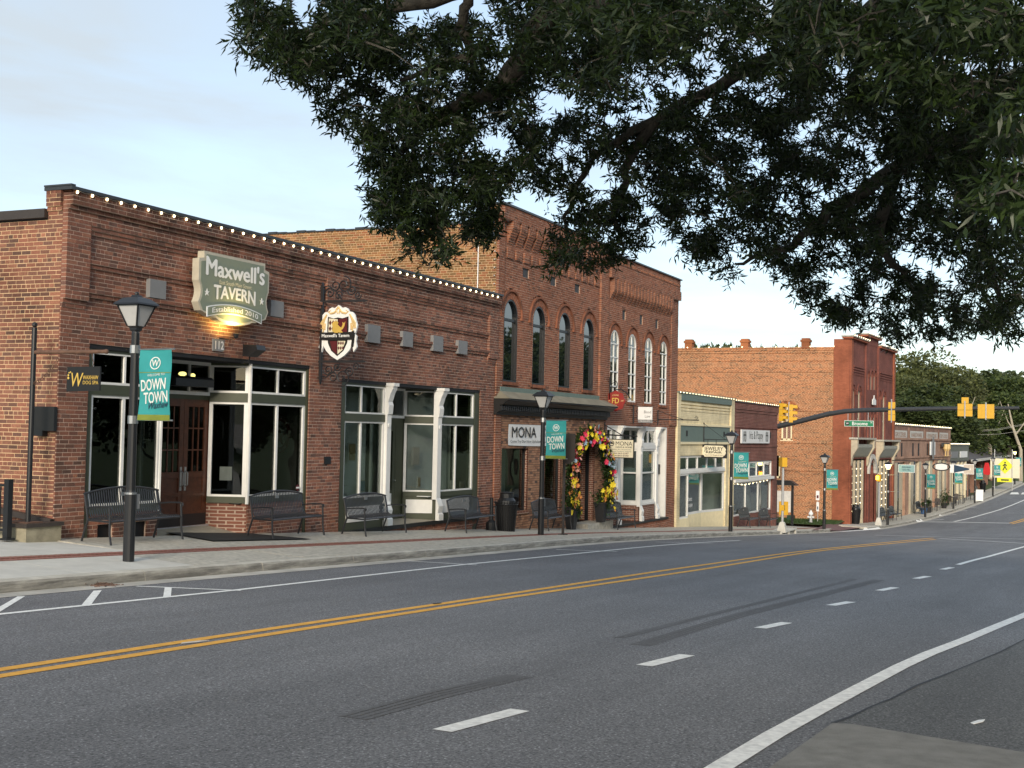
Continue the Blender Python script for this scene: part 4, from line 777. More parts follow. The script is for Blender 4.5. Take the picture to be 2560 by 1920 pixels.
hb('return_wall', 'brick_red_return', 81.96, 82.3, 14.02, 15.0, -5.75, 6.28); hb('side_wall', 'brick_plain', 82.08, 82.3, 15.0, 31, -5.7, 5.7); hb('roof', 'brown_roof', 82.3, 96, 14.4, 31, 5.0, 5.1); hb('far_wall', 'brick_plain', 95.8, 96.0, 14.2, 31, -5.8, 5.7)
for y in (24.48, 20.72, 16.79):
    mb = MB(); mb.box(81.9, 82.45, y-.25, y+.25, 5.7, 6.12); mb.box(81.86, 82.49, y-.31, y+.31, 6.12, 6.26); mb.box(81.92, 82.43, y-.24, y+.24, 6.26, 6.36); build('chimney', mb, 'brick_orange', hall)
# front: holes for windows and door
lwin = [(2133, 975, 1116), (2148, 978, 1117), (2198, 988, 1117), (2210, 990, 1117)]; holes = []; WN = []
for px, ya, yb in lwin:
    lx, zt = onD(px, ya); _, zb = onD(px, yb); hw = .5; holes.append((lx-hw, lx+hw, zb, zt)); WN.append((lx, hw, zb, zt, 'tan_trim'))
for px in (2170, 2179, 2187):
    lx, zt = onD(px, 932); _, zb = onD(px, 975); holes.append((lx-.3, lx+.3, zb, zt)); WN.append((lx, .3, zb, zt, 'tan_trim'))
    _, z2 = onD(px, 1034); _, z3 = onD(px, 1117); holes.append((lx-.3, lx+.3, z3, z2)); WN.append((lx, .3, z3, z2, 'tan_trim'))
dl, dt = onD(2178.5, 1150); sh = [onD(2126, 1160), onD(2166, 1160), onD(2192, 1160), onD(2229, 1160)]
holes += [(dl-1.0, dl+1.0, -6, dt-.2), (sh[0][0], sh[1][0], -6, sh[0][1]+.3), (sh[2][0], sh[3][0], -6, sh[2][1]+.3)]
holed_wall(hall, 0, 14.25, -6.0, 6.30, holes, 'brick_red_paint', 0, .3, xf, name='front_wall')
hb('tower', 'brick_red_paint', 4.4, 8.6, -.02, .3, 6.30, 6.78, t=True); hb('pier', 'brick_red_return', 0, .5, -.1, -.002, -5.9, 6.3, t=True); hb('pier', 'brick_red_return', 13.75, 14.25, -.1, -.002, -5.9, 6.3, t=True); hb('pier', 'brick_red_paint', 4.35, 4.75, -.1, -.002, -1.0, 6.3, t=True); hb('pier', 'brick_red_paint', 8.3, 8.65, -.1, -.002, -1.0, 6.3, t=True)
for a, b, z in ((-.2, 4.5, 6.3), (4.25, 8.75, 6.78), (8.6, 14.4, 6.3)): hb('parapet_cap', 'brick_red_return', a, b, -.22, .45, z+.002, z+.12, t=True); hb('coping', 'concrete_old', a-.05, b+.05, -.28, .5, z+.122, z+.2, t=True)
for a, b in ((.9, 4.1), (9.0, 13.4)):
    for k in range(4): hb('corbel_band', 'brick_red_paint', a, b, -.03-.02*k, -.002, 4.1+.16*k, 4.2+.16*k, t=True)
for lx, hw, zb, zt, m in WN:
    mb = MB(); mb.ring([(lx-hw, zb), (lx+hw, zb), (lx+hw, zt), (lx-hw, zt)], [(lx-hw+.2, zb+.14), (lx+hw-.2, zb+.14), (lx+hw-.2, zt-.14), (lx-hw+.2, zt-.14)], .08, .16); mb.box(lx-hw+.12, lx+hw-.12, .09, .15, (zb+zt)/2-.06, (zb+zt)/2+.06); w = build('window', xf(mb), m, hall); build('pane', xf(MB().box(lx-hw+.06, lx+hw-.06, .11, .12, zb+.06, zt-.06)), 'mirror_pane', w)
    mb = MB(); r = hw+.12; mb.ring([(lx+(r+.14)*math.cos(math.pi*k/10), zt-.28+(r+.14)*math.sin(math.pi*k/10)) for k in range(11)], [(lx+r*math.cos(math.pi*k/10), zt-.28+r*math.sin(math.pi*k/10)) for k in range(11)], -.06, -.002, closed=False); build('arch', xf(mb), 'brick_red_paint', hall)
for k in (0, 2):
    (a, zt), (b, _) = sh[k], sh[k+1]; zt += .3; mb = MB(); a -= .25; b += .25
    mb.prism([(0, zt+.1), (-.12, zt+.2), (-.4, zt+.75), (-.4, zt+.95), (0, zt+.95)], a, b, 'x'); mb.v = [(x, y, z) for x, y, z in mb.v]; c = build('canopy', xf(mb), mat('canopy_metal', (.34, .34, .29), .6, .2), hall); 
    for q in (a-.1, b-.25): mb = MB(); mb.prism([(0, zt-.5), (-.1, zt-.4), (-.2, zt+.2), (-.5, zt+.7), (-.5, zt+1.25), (0, zt+1.25)], q, q+.35, 'x'); build('bracket', xf(mb), 'tan_trim', hall)
    mb = MB(); mb.box(a-.2, b+.2, -.55, 0, zt+1.252, zt+1.37); build('shelf', xf(mb), 'concrete_old', hall)
    n = 4
    for i in range(n): x = a+.25+(b-a-.5)*(i+.5)/n; hb('pilaster', 'tan_trim', x-.32, x-.16, .02, .2, -5.9, zt-.1, t=True); build('shop_pane', xf(MB().box(x-.16, x+.6, .1, .12, -5.2, zt-.1)), 'mirror_pane', hall)
hb('lobby_back', 'interior', .3, 14.0, 1.2, 1.3, -6, 0, t=True)
mb = MB(); r = 1.0; mb.ring([(dl+(r+.3)*math.cos(math.pi*k/14), dt-.9+(r+.3)*math.sin(math.pi*k/14)) for k in range(15)], [(dl+r*math.cos(math.pi*k/14), dt-.9+r*math.sin(math.pi*k/14)) for k in range(15)], -.14, .05, closed=False); build('door_arch', xf(mb), 'weathered_white', hall)
mb = MB(); mb.ring([(dl-1.3, -5.9), (dl-1.3, dt-.9)], [(dl-1.0, -5.9), (dl-1.0, dt-.9)], -.1, .05, closed=False); mb.ring([(dl+1.0, -5.9), (dl+1.0, dt-.9)], [(dl+1.3, -5.9), (dl+1.3, dt-.9)], -.1, .05, closed=False); split('door_jamb', xf(mb), 'brick_red_paint', hall)
ex, ez = onD(2180, 1012); _, et = onD(2180, 988)
mb = MB(); h = et-ez; mb.prism([(ex-.55, ez), (ex+.55, ez), (ex+.55, ez+h*.55), (ex+.3, ez+h*.55), (ex+.3, ez+h*.66), (ex+.12, ez+h*.66), (ex, ez+h), (ex-.12, ez+h*.66), (ex-.3, ez+h*.66), (ex-.3, ez+h*.55), (ex-.55, ez+h*.55)], -.16, -.11); em = build('emblem', xf(mb), 'sign_white', hall)
# ------------------------------------------------------------------ brown row of former stores
gro = thing('brown_store_row', 'long low brown brick store row with faded white wall lettering', 'building', (96.2, 13.3, -5.7))
ga, gt_ = 14.3, 1.10; gb = 41.0
sb_z = onD(2300, 1153)[1]
holed_wall(gro, ga, gb, -6.2, gt_, [], 'brick_brown', .25, .5, xf)
def qb(name, m, *b, par=None): return build(name, xf(MB().box(*b)), m, par or gro)
qb('upper_wall', 'brick_brown', ga, gb, 0, .248, sb_z, gt_); qb('coping', 'weathered_white', ga, gb+.1, -.12, .5, gt_+.002, gt_+.08)
for z in (onD(2300, 1098)[1], onD(2300, 1142)[1]): qb('ledge', 'brick_brown', ga, gb, -.08, -.002, z-.08, z+.08)
for i, t in enumerate(('GROCERIES', 'HARDWARE', 'FURNITURE', 'DRY GOODS')):
    a = onD((2232, 2273, 2314, 2347)[i], 1080)[0]; b = onD((2268, 2308, 2344, 2370)[i], 1080)[0]; z = onD(2250+i*38, (1090, 1091, 1093, 1094)[i])[1]
    qb('panel_recess', 'brick_plain', a-.1, b+.1, -.03, -.004, z-.35, z+.9); qb('faded_patch', 'weathered_white', a+.2, b-.2, -.036, -.031, z-.2, z+.42)
    t_ = text(t, gro, 'brick_brown', (a+b)/2, z-.05, .34, y=-.04, w=(b-a)*.75, bold=.03)
    v = np.zeros(len(t_.data.vertices)*3); t_.data.vertices.foreach_get('co', v); v = v.reshape(-1, 3)+np.array(ORG[gro.name]); v = np.stack([82+v[:, 0], 14.0-.05*v[:, 0]+v[:, 1], v[:, 2]], 1)-np.array(ORG[gro.name]); t_.data.vertices.foreach_set('co', v.ravel()); t_.data.update()
for px in (2240, 2254, 2282, 2296, 2318): a, z = onD(px, 1124); qb('vent', 'dark', a-.25, a+.25, -.02, -.003, z-.5, z+.5)
for px, wd, m in ((2240, 9, 'tan_trim'), (2250, 5, 'mirror_pane'), (2268, 9, 'brick_brown'), (2281, 7, 'tan_trim'), (2290, 5, 'mirror_pane'), (2301, 6, 'tan_trim'), (2309, 7, 'brick_brown'), (2318, 8, 'tan_trim'), (2328, 6, 'cream_blind'), (2341, 7, 'brick_brown'), (2350, 6, 'cream_blind'), (2358, 5, 'mirror_pane'), (2364, 5, 'tan_trim'), (2372, 6, 'brick_brown')):
    a = onD(px-wd/2, 1200)[0]; b = onD(px+wd/2, 1200)[0]; qb({'brick_brown': 'pier', 'tan_trim': 'pilaster', 'mirror_pane': 'shop_pane', 'cream_blind': 'blind'}[m], m, a, b, .02 if m != 'mirror_pane' else .15, .249, -6.1, sb_z-.003)
qb('wall', 'tan_trim', ga, gb, .2, .246, -6.1, sb_z-.004)
qb('roof', 'brown_roof', ga, gb, .5, 14, .4, .5); qb('end_wall', 'brick_brown', gb-.25, gb, .5, 14, -6, 1.0)
grn = thing('grey_green_shop', 'small low grey-green shop with tan storefront beyond the brown store row', 'building', (123.2, 11.95, -5.6))
def rb(name, m, *b): return build(name, xf(MB().box(*b)), m, grn)
rb('upper_wall', 'grey_green', 41.1, 53.5, .1, .5, -1.9, -.35); rb('coping', 'weathered_white', 41.1, 53.6, 0, .6, -.35, -.25); rb('wall', 'tan_trim', 41.1, 53.5, .35, .6, -6.0, -1.9); rb('roof', 'brown_roof', 41.1, 53.5, .6, 12, -.9, -.8); rb('end_wall', 'grey_green', 53.2, 53.5, .6, 12, -6, -.5)
for a in (42.0, 44.6, 47.2, 49.6, 52.0): rb('pilaster', 'cream_blind', a, a+.5, .15, .349, -5.9, -1.91); rb('shop_pane', 'mirror_pane', a+.7, a+1.9, .30, .348, -5.4, -2.2)
for a, b, m in ((42.0, 46.2, 'grey_plate'), (47.5, 52.3, 'sign_white')): rb('sign_plate', m, a, b, .06, .098, -1.55, -.95)
far = thing('brown_roof_house', 'long low building with brown shingle roof far down the street', 'building', (150, 12, -5.3))
mb = MB(); mb.prism([(11.5, -1.9), (20, .9), (28.5, -1.9), (20, -2.0)], 140, 205, 'x'); build('roof', mb, 'brown_roof', far); mb = MB(); mb.box(141, 204, 13, 27, -6, -1.95); build('wall', mb, 'brick_plain', far)
for i in range(6): build('porch_post', MB().box(143+i*9, 143.6+i*9, 12.1, 12.7, -5.8, -1.9), 'brick_plain', far)
mb = MB(); mb.box(139, 204, 11.3, 11.5, -2.1, -1.85); build('fascia', mb, 'weathered_white', far)
# ------------------------------------------------------------------ street lamps and banners
def make_lamp(lit=False, label='', loc=(0, 0, 0)):
    r = thing('street_lamp', label, 'street lamp', loc, local=True, group='street lamps along the kerb')
    mb = MB(); mb.lathe([(.085, 0), (.085, 1.02), (.075, 1.04), (.07, 1.06), (.06, 3.42), (.05, 3.46)], n=14); build('pole', mb, 'black_metal', r, smooth=False)
    mb = MB(); mb.lathe([(.089, 1.0), (.089, 1.03)], n=14); build('band', mb, 'steel', r)
    mb = MB(); mb.box(.08, .15, -.05, .05, .78, 1.0); build('outlet_box', mb, 'grey_plate', r)
    mb = MB(); mb.lathe([(.05, 3.44), (.09, 3.47), (.09, 3.5), (.13, 3.53)], n=4, rot=.5); 
    for k in range(4):
        a = math.pi/2*k+math.pi/4; mb.tube([(.125*math.cos(a), .125*math.sin(a), 3.53), (.27*math.cos(a), .27*math.sin(a), 3.83)], .014, 4)
    mb.lathe([(.30, 3.83), (.30, 3.85)], n=4, rot=.5); build('lantern_frame', mb, 'black_metal', r)
    for k in range(4):
        a = math.pi/2*k; mb = MB(); c, s = math.cos(a), math.sin(a); pts = [(.085, -.085, 3.53), (.085, .085, 3.53), (.185, .185, 3.83), (.185, -.185, 3.83)]
        mb.add([(x*c-y*s, x*s+y*c, z) for x, y, z in pts], [(0, 1, 2, 3)]); build('pane', mb, 'lamp_lit' if lit else 'frost', r)
    mb = MB(); mb.lathe([(.345, 3.845), (.33, 3.87), (.20, 3.95), (.09, 3.97), (.07, 4.0), (.03, 4.0)], n=4, rot=.5); rf = build('lantern_roof', mb, 'black_metal', r); mb = MB(); mb.ball((0, 0, 4.02), .035); build('finial', mb, 'black_metal', rf)
    for z in (2.12, 3.18): mb = MB(); mb.tube([(0, -.05, z), (0, -.75, z)], .012, 6); mb.lathe([(.078, z-.06), (.078, z+.06)], n=10); build('banner_arm', mb, 'steel' if z > 3 else 'steel', r)
    return r
def make_banner(loc, label, full=True):
    b = thing('street_banner', label, 'banner', loc, -math.pi/2, group='teal downtown banners'); w, h = .60, 1.06; n = 12; mb = MB(); vs = []
    wob = lambda x, z: .018*math.sin(z*7+x*5)-.02*(x/w)**2
    for i in range(n+1):
        for j in range(n+1): x = w*i/n; z = -h*j/n; vs.append((.1+x, wob(x, z), z))
    q = lambda i, j: i*(n+1)+j
    mb.add(vs, [(q(i, j), q(i, j+1), q(i+1, j+1), q(i+1, j)) for i in range(n) for j in range(n)]); build('cloth', mb, 'teal', b, smooth=True)
    def onb(o):
        if o is None: return
        v = np.zeros(len(o.data.vertices)*3); o.data.vertices.foreach_get('co', v); v = v.reshape(-1, 3)
        v[:, 1] += .018*np.sin(v[:, 2]*7+(v[:, 0]-.1)*5)-.02*((v[:, 0]-.1)/w)**2-.008; o.data.vertices.foreach_set('co', v.ravel()); o.data.update()
    mb = MB(); mb.box(.102, .1+w-.002, -.002, .002, -h+.005, -h+.09); onb(build('hem', mb, 'olive', b)); mb = MB(); mb.box(.102, .1+w-.002, -.001, .0, -.345, -.335); onb(build('fold', mb, 'olive', b))
    cx = .1+w/2; mb = MB(); m2 = 24; mb.ring([(cx+.095*math.cos(2*math.pi*k/m2), -.2+.095*math.sin(2*math.pi*k/m2)) for k in range(m2)], [(cx+.08*math.cos(2*math.pi*k/m2), -.2+.08*math.sin(2*math.pi*k/m2)) for k in range(m2)], -.002, 0); onb(build('emblem_ring', mb, 'banner_white', b))
    onb(text('W', b, 'banner_white', cx, -.245, .1, bold=.03, w=.12)); onb(text('DOWN', b, 'banner_white', cx-.02, -.60, .17, w=.48, bold=.03, slope=.08, y=-.001)); onb(text('TOWN', b, 'banner_white', cx+.03, -.79, .17, w=.48, bold=.03, slope=.08, y=-.001))
    onb(text('WELCOME TO', b, 'banner_white', cx+.03, -.39, .035, slope=.08)); onb(text('Waxhaw', b, 'banner_navy', cx+.06, -.87, .1, w=.40, shear=.35, bold=.015, slope=.1, y=-.002))
    return b
LAMPS = [((321, 1403), 'black street lamp on the pavement before the tavern bench'), ((1352, 1337), 'black street lamp beside the shop with the dark dentil cornice'), ((1826, 1329), 'black street lamp before the cream and green shop'), ((2060, 1323), 'black street lamp on the corner by the white hydrant'),
 ((2219, 1312), 'lit street lamp with glowing yellow lantern before the red front hall'), ((2313, 1293), 'distant black street lamp before the brown store row'), ((2383.5, 1272), 'distant black street lamp by the end of the brown store row'), ((2436.7, 1257), 'distant black street lamp beside the folding pavement sign'), ((2482, 1241.5), 'distant black street lamp beside the yellow crossing sign'), ((2537, 1211), 'far lit street lamp standing on the grass verge')]
BL_ = ['before the tavern', 'by the dentil cornice shop', 'before the cream shop', 'on the corner by the hydrant', None, 'before the brown store row', 'by the end of the brown store row', 'beside the folding pavement sign', 'beside the yellow crossing sign', 'over the grass verge']
proto = None; lproto = None; bproto = None; LP = []
for i, ((px, py), lab) in enumerate(LAMPS):
    p = gp(px, py); LP.append(p); lit = i in (4, 9)
    if lit:
        if lproto is None: o = lproto = make_lamp(True, lab, p)
        else: o = dup(lproto, p, label=lab)
    elif proto is None: o = proto = make_lamp(False, lab, p)
    else: o = dup(proto, p, label=lab)
    if i != 4:
        bl = 'teal downtown banner hanging from the street lamp '+BL_[i]; loc = (p.x, p.y, p.z+3.17)
        if bproto is None: bproto = make_banner(loc, bl)
        else: dup(bproto, loc, label=bl)
p = gp(1826, 1329)
# ------------------------------------------------------------------ benches
def make_bench(label, loc, rot=0.):
    r = thing('bench', label, 'bench', loc, rot, group='black slatted metal benches on the pavement', local=True); L_ = 1.85; n = 32
    prof = [(.30, .86), (.265, .72), (.235, .58), (.20, .48), (.12, .425), (0, .43), (-.14, .445), (-.22, .44), (-.25, .415)]
    def slat(cr):
        mb = MB(); w = .0135; vs = []; pr = [(y, z+(cr if k < 1 else 0)) for k, (y, z) in enumerate(prof)]
        for y, z in pr: vs += [(-w, y-.004, z+.003), (w, y-.004, z+.003), (-w, y+.004, z-.004), (w, y+.004, z-.004)]
        fs = []
        for k in range(len(pr)-1): o = 4*k; fs += [(o, o+1, o+5, o+4), (o+2, o+6, o+7, o+3), (o, o+4, o+6, o+2), (o+1, o+3, o+7, o+5)]
        mb.add(vs, fs); me = mb.mesh('slat'); me.materials.append(MATS['bench_metal']); return me
    cache = {}
    for i in range(n):
        x = -L_/2+.045+(L_-.09)*i/(n-1); cr = round(.085*(1-(2*x/L_)**2), 2)
        if cr not in cache: cache[cr] = slat(cr)
        o = bpy.data.objects.new('slat', cache[cr]); link(o, r); o.location = (x, 0, 0)
    mb = MB(); mb.tube([(x, .302, .865+.085*(1-(2*x/L_)**2)) for x in rng(-L_/2-.02, L_/2+.02, .09)], .02, 6); build('top_rail', mb, 'bench_metal', r)
    mb = MB(); mb.tube([(-L_/2, -.25, .41), (L_/2, -.25, .41)], .02, 6); build('front_rail', mb, 'bench_metal', r); mb = MB(); mb.tube([(-L_/2, .2, .44), (L_/2, .2, .44)], .018, 6); build('back_rail', mb, 'bench_metal', r)
    for s in (-1, 1):
        x = s*L_/2
        mb = MB(); mb.tube([(x, .31, .87), (x, .25, .6), (x, .22, .42), (x, .30, .2), (x, .36, 0)], .021, 6); build('rear_leg', mb, 'bench_metal', r); mb = MB(); mb.tube([(x, -.24, .64), (x, -.255, .42), (x, -.26, .2), (x, -.30, 0)], .021, 6); build('front_leg', mb, 'bench_metal', r)
        mb = MB(); mb.tube([(x, .26, .63), (x, .0, .655), (x, -.2, .66), (x, -.27, .645), (x, -.28, .6)], [.014, .014, .016, .02, .014], 6); build('armrest', mb, 'bench_metal', r); mb = MB(); mb.tube([(x, .22, .42), (x, -.255, .41)], .018, 6); build('side_rail', mb, 'bench_metal', r)
    mb = MB(); mb.box(-.09, .03, .26, .275, .8, .86); build('name_plate', mb, 'steel', r)
    return r
mat('bench_metal', (.024, .026, .030), .3, .0, .1)
BN = [((279, 1353), (456, 1347), 'black slatted bench before the left tavern window, behind the street lamp'), ((683.7, 1335.5), (811, 1332.6), 'black slatted bench before the brick pier between the two storefronts'), ((915, 1331), (1016.5, 1325), 'black slatted bench before the green and white shop entry'), ((1164, 1319.6), (1245, 1317), 'black slatted bench next to the ribbed litter bin'), ((1373, 1325), (1429, 1323), 'black slatted bench beside the flower arch, left of the doorway'), ((1546, 1319.6), (1588.7, 1320), 'black slatted bench before the white storefront posts'), ((1872, 1317.8), (1903, 1318), 'black slatted bench before the dress shop window'), ((1925, 1316), (1948, 1315.6), 'black slatted bench at the corner of the dark red shop')]
b0 = None
for (a, b, lab) in BN:
    x = (onY(*a, 14.95).x+onY(*b, 14.95).x)/2; y = 15.25; z = zs(x, y)
    if b0 is None: b0 = make_bench(lab, (x, y, z))
    else: dup(b0, (x, y, z), label=lab)
for px, py, lab in ((2168, 1303, 'black slatted bench at the foot of the red front hall'), (2215, 1299, 'black slatted bench behind the lit street lamp'), (2268, 1283, 'black slatted bench beside the litter bin on the far pavement'), (2412, 1238, 'black slatted bench before the grey-green shop')):
    p = gp(px, py); dup(b0, (p.x, fac(p.x)-.7, zs(p.x, fac(p.x)-.7)), -.05, label=lab)
# ------------------------------------------------------------------ litter bins
def make_bin(label, loc):
    r = thing('litter_bin', label, 'litter bin', loc, group='black ribbed litter bins', local=True); mb = MB(); mb.lathe([(.20, 0), (.22, .04), (.30, .92), (.28, .92), (.2, .1)], n=20); build('liner', mb, 'rubber', r)
    me = None
    for k in range(26):
        a = 2*math.pi*k/26
        if me is None: mb = MB(); mb.tube([(.235, 0, .05), (.275, 0, .5), (.315, 0, .88), (.36, 0, .97)], .015, 4); me = mb.mesh('rib'); me.materials.append(MATS['black_metal'])
        o = bpy.data.objects.new('rib', me); link(o, r); o.rotation_euler = (0, 0, a)
    for z, q in ((.05, .24), (.9, .325)): mb = MB(); mb.tube([(q*math.cos(t*math.pi/12), q*math.sin(t*math.pi/12), z) for t in range(25)], .016, 5); build('hoop', mb, 'black_metal', r)
    mb = MB(); mb.lathe([(.27, .92), (.26, 1.0), (.20, 1.08), (.19, 1.2), (.22, 1.22), (.12, 1.24)], n=18); build('lid', mb, 'black_metal', r); return r
bin0 = make_bin('black ribbed litter bin before the brown brick shop window', (onY(1265, 1321, 15.3).x, 15.3, zs(36, 15.3)))
for px, py, lab in ((2139, 1310, 'black ribbed litter bin at the red hall corner'), (2245, 1287, 'black ribbed litter bin before the brown store row'), (2457, 1230, 'black ribbed litter bin near the far crossing')): dup(bin0, gp(px, py), label=lab)
# ------------------------------------------------------------------ tavern signs
def star(cx, cz, r, ri=.4): return [(cx+(r if k % 2 == 0 else r*ri)*math.sin(math.pi*k/5), cz+(r if k % 2 == 0 else r*ri)*math.cos(math.pi*k/5)) for k in range(10)]
def arc(cx, cz, r, a0, a1, n=8): return [(cx+r*math.cos(math.radians(a0+(a1-a0)*k/n)), cz+r*math.sin(math.radians(a0+(a1-a0)*k/n))) for k in range(n+1)]
def tav_outline(k):
    right = [(1.0-k, 3.38-k), (1.0-k, 3.25-k), (1.15-k, 3.22-k), (1.15-k, 2.80)]+[(1.15-k-.07*math.sin(math.pi*t/8), 2.80-.42*t/8) for t in range(1, 9)]+[(1.06-k, 2.22+k*.3), (.72-k*.5, 2.12+k)]
    bot = [(.62*math.cos(math.pi*t/10)*-1, 2.16+k-.14*math.sin(math.pi*t/10)) for t in range(1, 10)][::-1]
    return right+bot+[(-x, z) for x, z in right[::-1]]
ts = thing('tavern_sign', 'large grey-green tavern board with cream lettering and ribbon mounted on brick', 'sign', (21.04, 15.78, 2.05))
mb = MB(); mb.prism([(21.04+x, z) for x, z in tav_outline(0)], 15.70, 15.86); build('border', mb, mat('sign_edge', (.50, .46, .36), .55), ts); mb = MB(); mb.prism([(21.04+x, z) for x, z in tav_outline(.055)], 15.692, 15.70); build('board', mb, 'sign_green', ts)
text("Maxwell's", ts, 'sign_white', 21.04, 2.93, .30, y=15.685, w=1.9, bold=.045, vs=.25); text('East South Main Street', ts, 'sign_cream', 21.04, 2.79, .085, y=15.685, w=1.05); text('TAVERN', ts, 'sign_white', 21.04, 2.53, .24, y=15.685, w=1.35, bold=.045, arc=.06, vs=.25)
for s in (-1, 1): mb = MB(); mb.prism(star(21.04+s*.9, 2.58, .075), 15.684, 15.692); build('star', mb, 'sign_white', ts)
mb = MB(); up = [(21.04+x, 2.42-.11*(x/.9)**2) for x in rng(-.9, .9, .15)]; lo = [(21.04+x, 2.22-.11*(x/.9)**2) for x in rng(-.9, .9, .15)]; mb.prism(up+lo[::-1], 15.678, 15.692); build('ribbon', mb, 'sign_white', ts)
mb = MB(); up = [(21.04+x, 2.40-.11*(x/.9)**2) for x in rng(-.87, .87, .15)]; lo = [(21.04+x, 2.24-.11*(x/.9)**2) for x in rng(-.87, .87, .15)]; mb.prism(up+lo[::-1], 15.672, 15.678); build('ribbon_face', mb, 'sign_green', ts)
text('Established 2010', ts, 'sign_white', 21.04, 2.275, .10, y=15.668, w=1.5, bold=.02, arc=.075)
tl = thing('sign_light', 'small spotlight under the tavern board throwing warm light on the brick', 'lamp', (20.98, 15.8, 1.86)); mb = MB(); mb.tube([(20.98, 16.0, 1.76), (20.98, 15.75, 1.72), (20.98, 15.62, 1.76)], .012, 6); build('arm', mb, 'black_metal', tl); mb = MB(); mb.lathe([(.02, 0), (.05, .03), (.06, .1)], (20.98, 15.60, 1.74), 10); build('shade', mb, 'black_metal', tl)
ld = bpy.data.lights.new('spot', 'SPOT'); ld.energy = 34; ld.color = (1, .72, .22); ld.spot_size = math.radians(150); ld.spot_blend = 1; ld.shadow_soft_size = .05; lo_ = bpy.data.objects.new('spot', ld); link(lo_, tl); lo_.location = (0, -.26, -.0); lo_.rotation_euler = (Vector((0, -.75, -1))).to_track_quat('Z', 'Y').to_euler()
np_ = thing('number_plate', 'small grey plate with white number 112 on the brick', 'sign', (20.92, 15.97, 1.48)); slab_box(np_, 'plate', 'grey_plate', 20.74, 21.10, 15.965, 15.995, 1.49, 1.73); text('112', np_, 'sign_white', 20.92, 1.53, .17, y=15.962, w=.27, bold=.02)
fl = thing('floodlight', 'black floodlight on a bracket over the tavern storefront', 'lamp', (22.3, 15.8, 1.4)); p = onY(630, 878, 15.75); mb = MB(); mb.prism([(15.55, p.z+.12), (15.88, p.z+.13), (15.88, p.z-.11), (15.72, p.z-.11), (15.52, p.z+.02)], p.x-.14, p.x+.16, 'x'); build('housing', mb, 'black_metal', fl); mb = MB(); mb.tube([(p.x, 15.8, p.z-.1), (p.x, 15.82, p.z-.22), (p.x, 16.0, p.z-.25)], .015, 6); build('bracket', mb, 'black_metal', fl)
# iron bracket with scrolls and the shield board
def spiral(cx, cz, r, turns=1.6, a0=0., d=1, n=22): return [(cx+r*(1-.82*t/n)*math.cos(a0+d*turns*2*math.pi*t/n), cz+r*(1-.82*t/n)*math.sin(a0+d*turns*2*math.pi*t/n)) for t in range(n+1)]
def scroll(mb, pts, X, rad=.016): mb.tube([(X, y, z) for y, z in pts], rad, 5)
XB = 24.62
br = thing('scroll_bracket', 'black wrought iron bracket with scrolls holding the shield board', 'bracket', (XB, 15.95, 1.0))
mb = MB(); mb.box(XB-.03, XB+.03, 15.92, 15.98, 1.12, 3.2); mb.prism([(15.92, 1.12), (15.98, 1.12), (15.95, .98)], XB-.03, XB+.03, 'x'); mb.prism([(15.92, 3.2), (15.98, 3.2), (15.95, 3.3)], XB-.03, XB+.03, 'x'); build('back_bar', mb, 'black_iron', br)
for z in (2.86, 1.50): mb = MB(); mb.box(XB-.025, XB+.025, 14.86, 16.05, z-.025, z+.025); mb.prism([(14.86, z-.03), (14.86, z+.03), (14.74, z)], XB-.02, XB+.02, 'x'); build('arm', mb, 'black_iron', br)
for s, z in ((1, 2.885), (-1, 1.475)):
    mb = MB()
    for cy, cz, r, a0, d in ((15.75, .16, .13, 0, 1), (15.52, .10, .10, 3.1, -1), (15.38, .34, .20, 1.5, 1), (15.18, .22, .12, 0, -1), (15.02, .10, .09, 3.1, 1), (15.62, .33, .14, 0, -1)): scroll(mb, spiral(cy, z+s*cz, r, 1.5, a0*s, d*s), XB)
    scroll(mb, [(15.92, z+s*.3), (15.8, z+s*.33), (15.6, z+s*.2), (15.45, z+s*.02)], XB); split('scroll', mb, 'black_iron', br)
sd = thing('shield_board', 'ornate white and gold shield board with lion, black ribbon and lozenges', 'sign', (XB, 15.5, 2.16), -math.pi/2)
# local: x to the right, z up, faces local -y
W2_, H2 = .50, .61
half = [(0, .61), (.06, .57), (.10, .54), (.17, .56), (.24, .53), (.28, .46), (.36, .45), (.43, .38), (.46, .26), (.50, .14), (.47, .02), (.44, -.05), (.49, -.10), (.47, -.22), (.50, -.34), (.42, -.45), (.38, -.30), (.30, -.42), (.18, -.53), (0, -.63)]
mb = MB(); mb.prism([(x, z) for x, z in half]+[(-x, z) for x, z in half[-2:0:-1]], -.025, .025); build('board', mb, 'sign_white', sd)
hs = [(0, .33), (.12, .31), (.27, .35), (.28, .1), (.27, -.1), (.25, -.25), (.16, -.42), (0, -.54)]
mb = MB(); mb.prism(hs+[(-x, z) for x, z in hs[-2:0:-1]], -.034, -.025); build('shield', mb, 'black_paint', sd)
for q, m in (([(.01, .29), (.24, .31), (.245, .0), (.01, .0)], 'maroon'), ([(-.01, -.2), (-.20, -.2), (-.14, -.4), (-.01, -.5)], 'maroon'), ([(.01, -.2), (.21, -.2), (.14, -.4), (.01, -.5)], 'sign_cream'), ([(-.01, .29), (-.24, .31), (-.245, .0), (-.01, .0)], 'sign_cream')): mb = MB(); mb.prism(q, -.038, -.034); build('quarter', mb, m, sd)
mb = MB()
for i in range(3):
    for j in range(2):
        for cx, cz, s in ((-.2+i*.075, .08+j*.13, .035), (.04+i*.055, -.25-j*.11, .026)): mb.prism([(cx, cz-s*1.8), (cx+s, cz), (cx, cz+s*1.8), (cx-s, cz)], -.041, -.038)
split('lozenge', mb, 'maroon', sd)
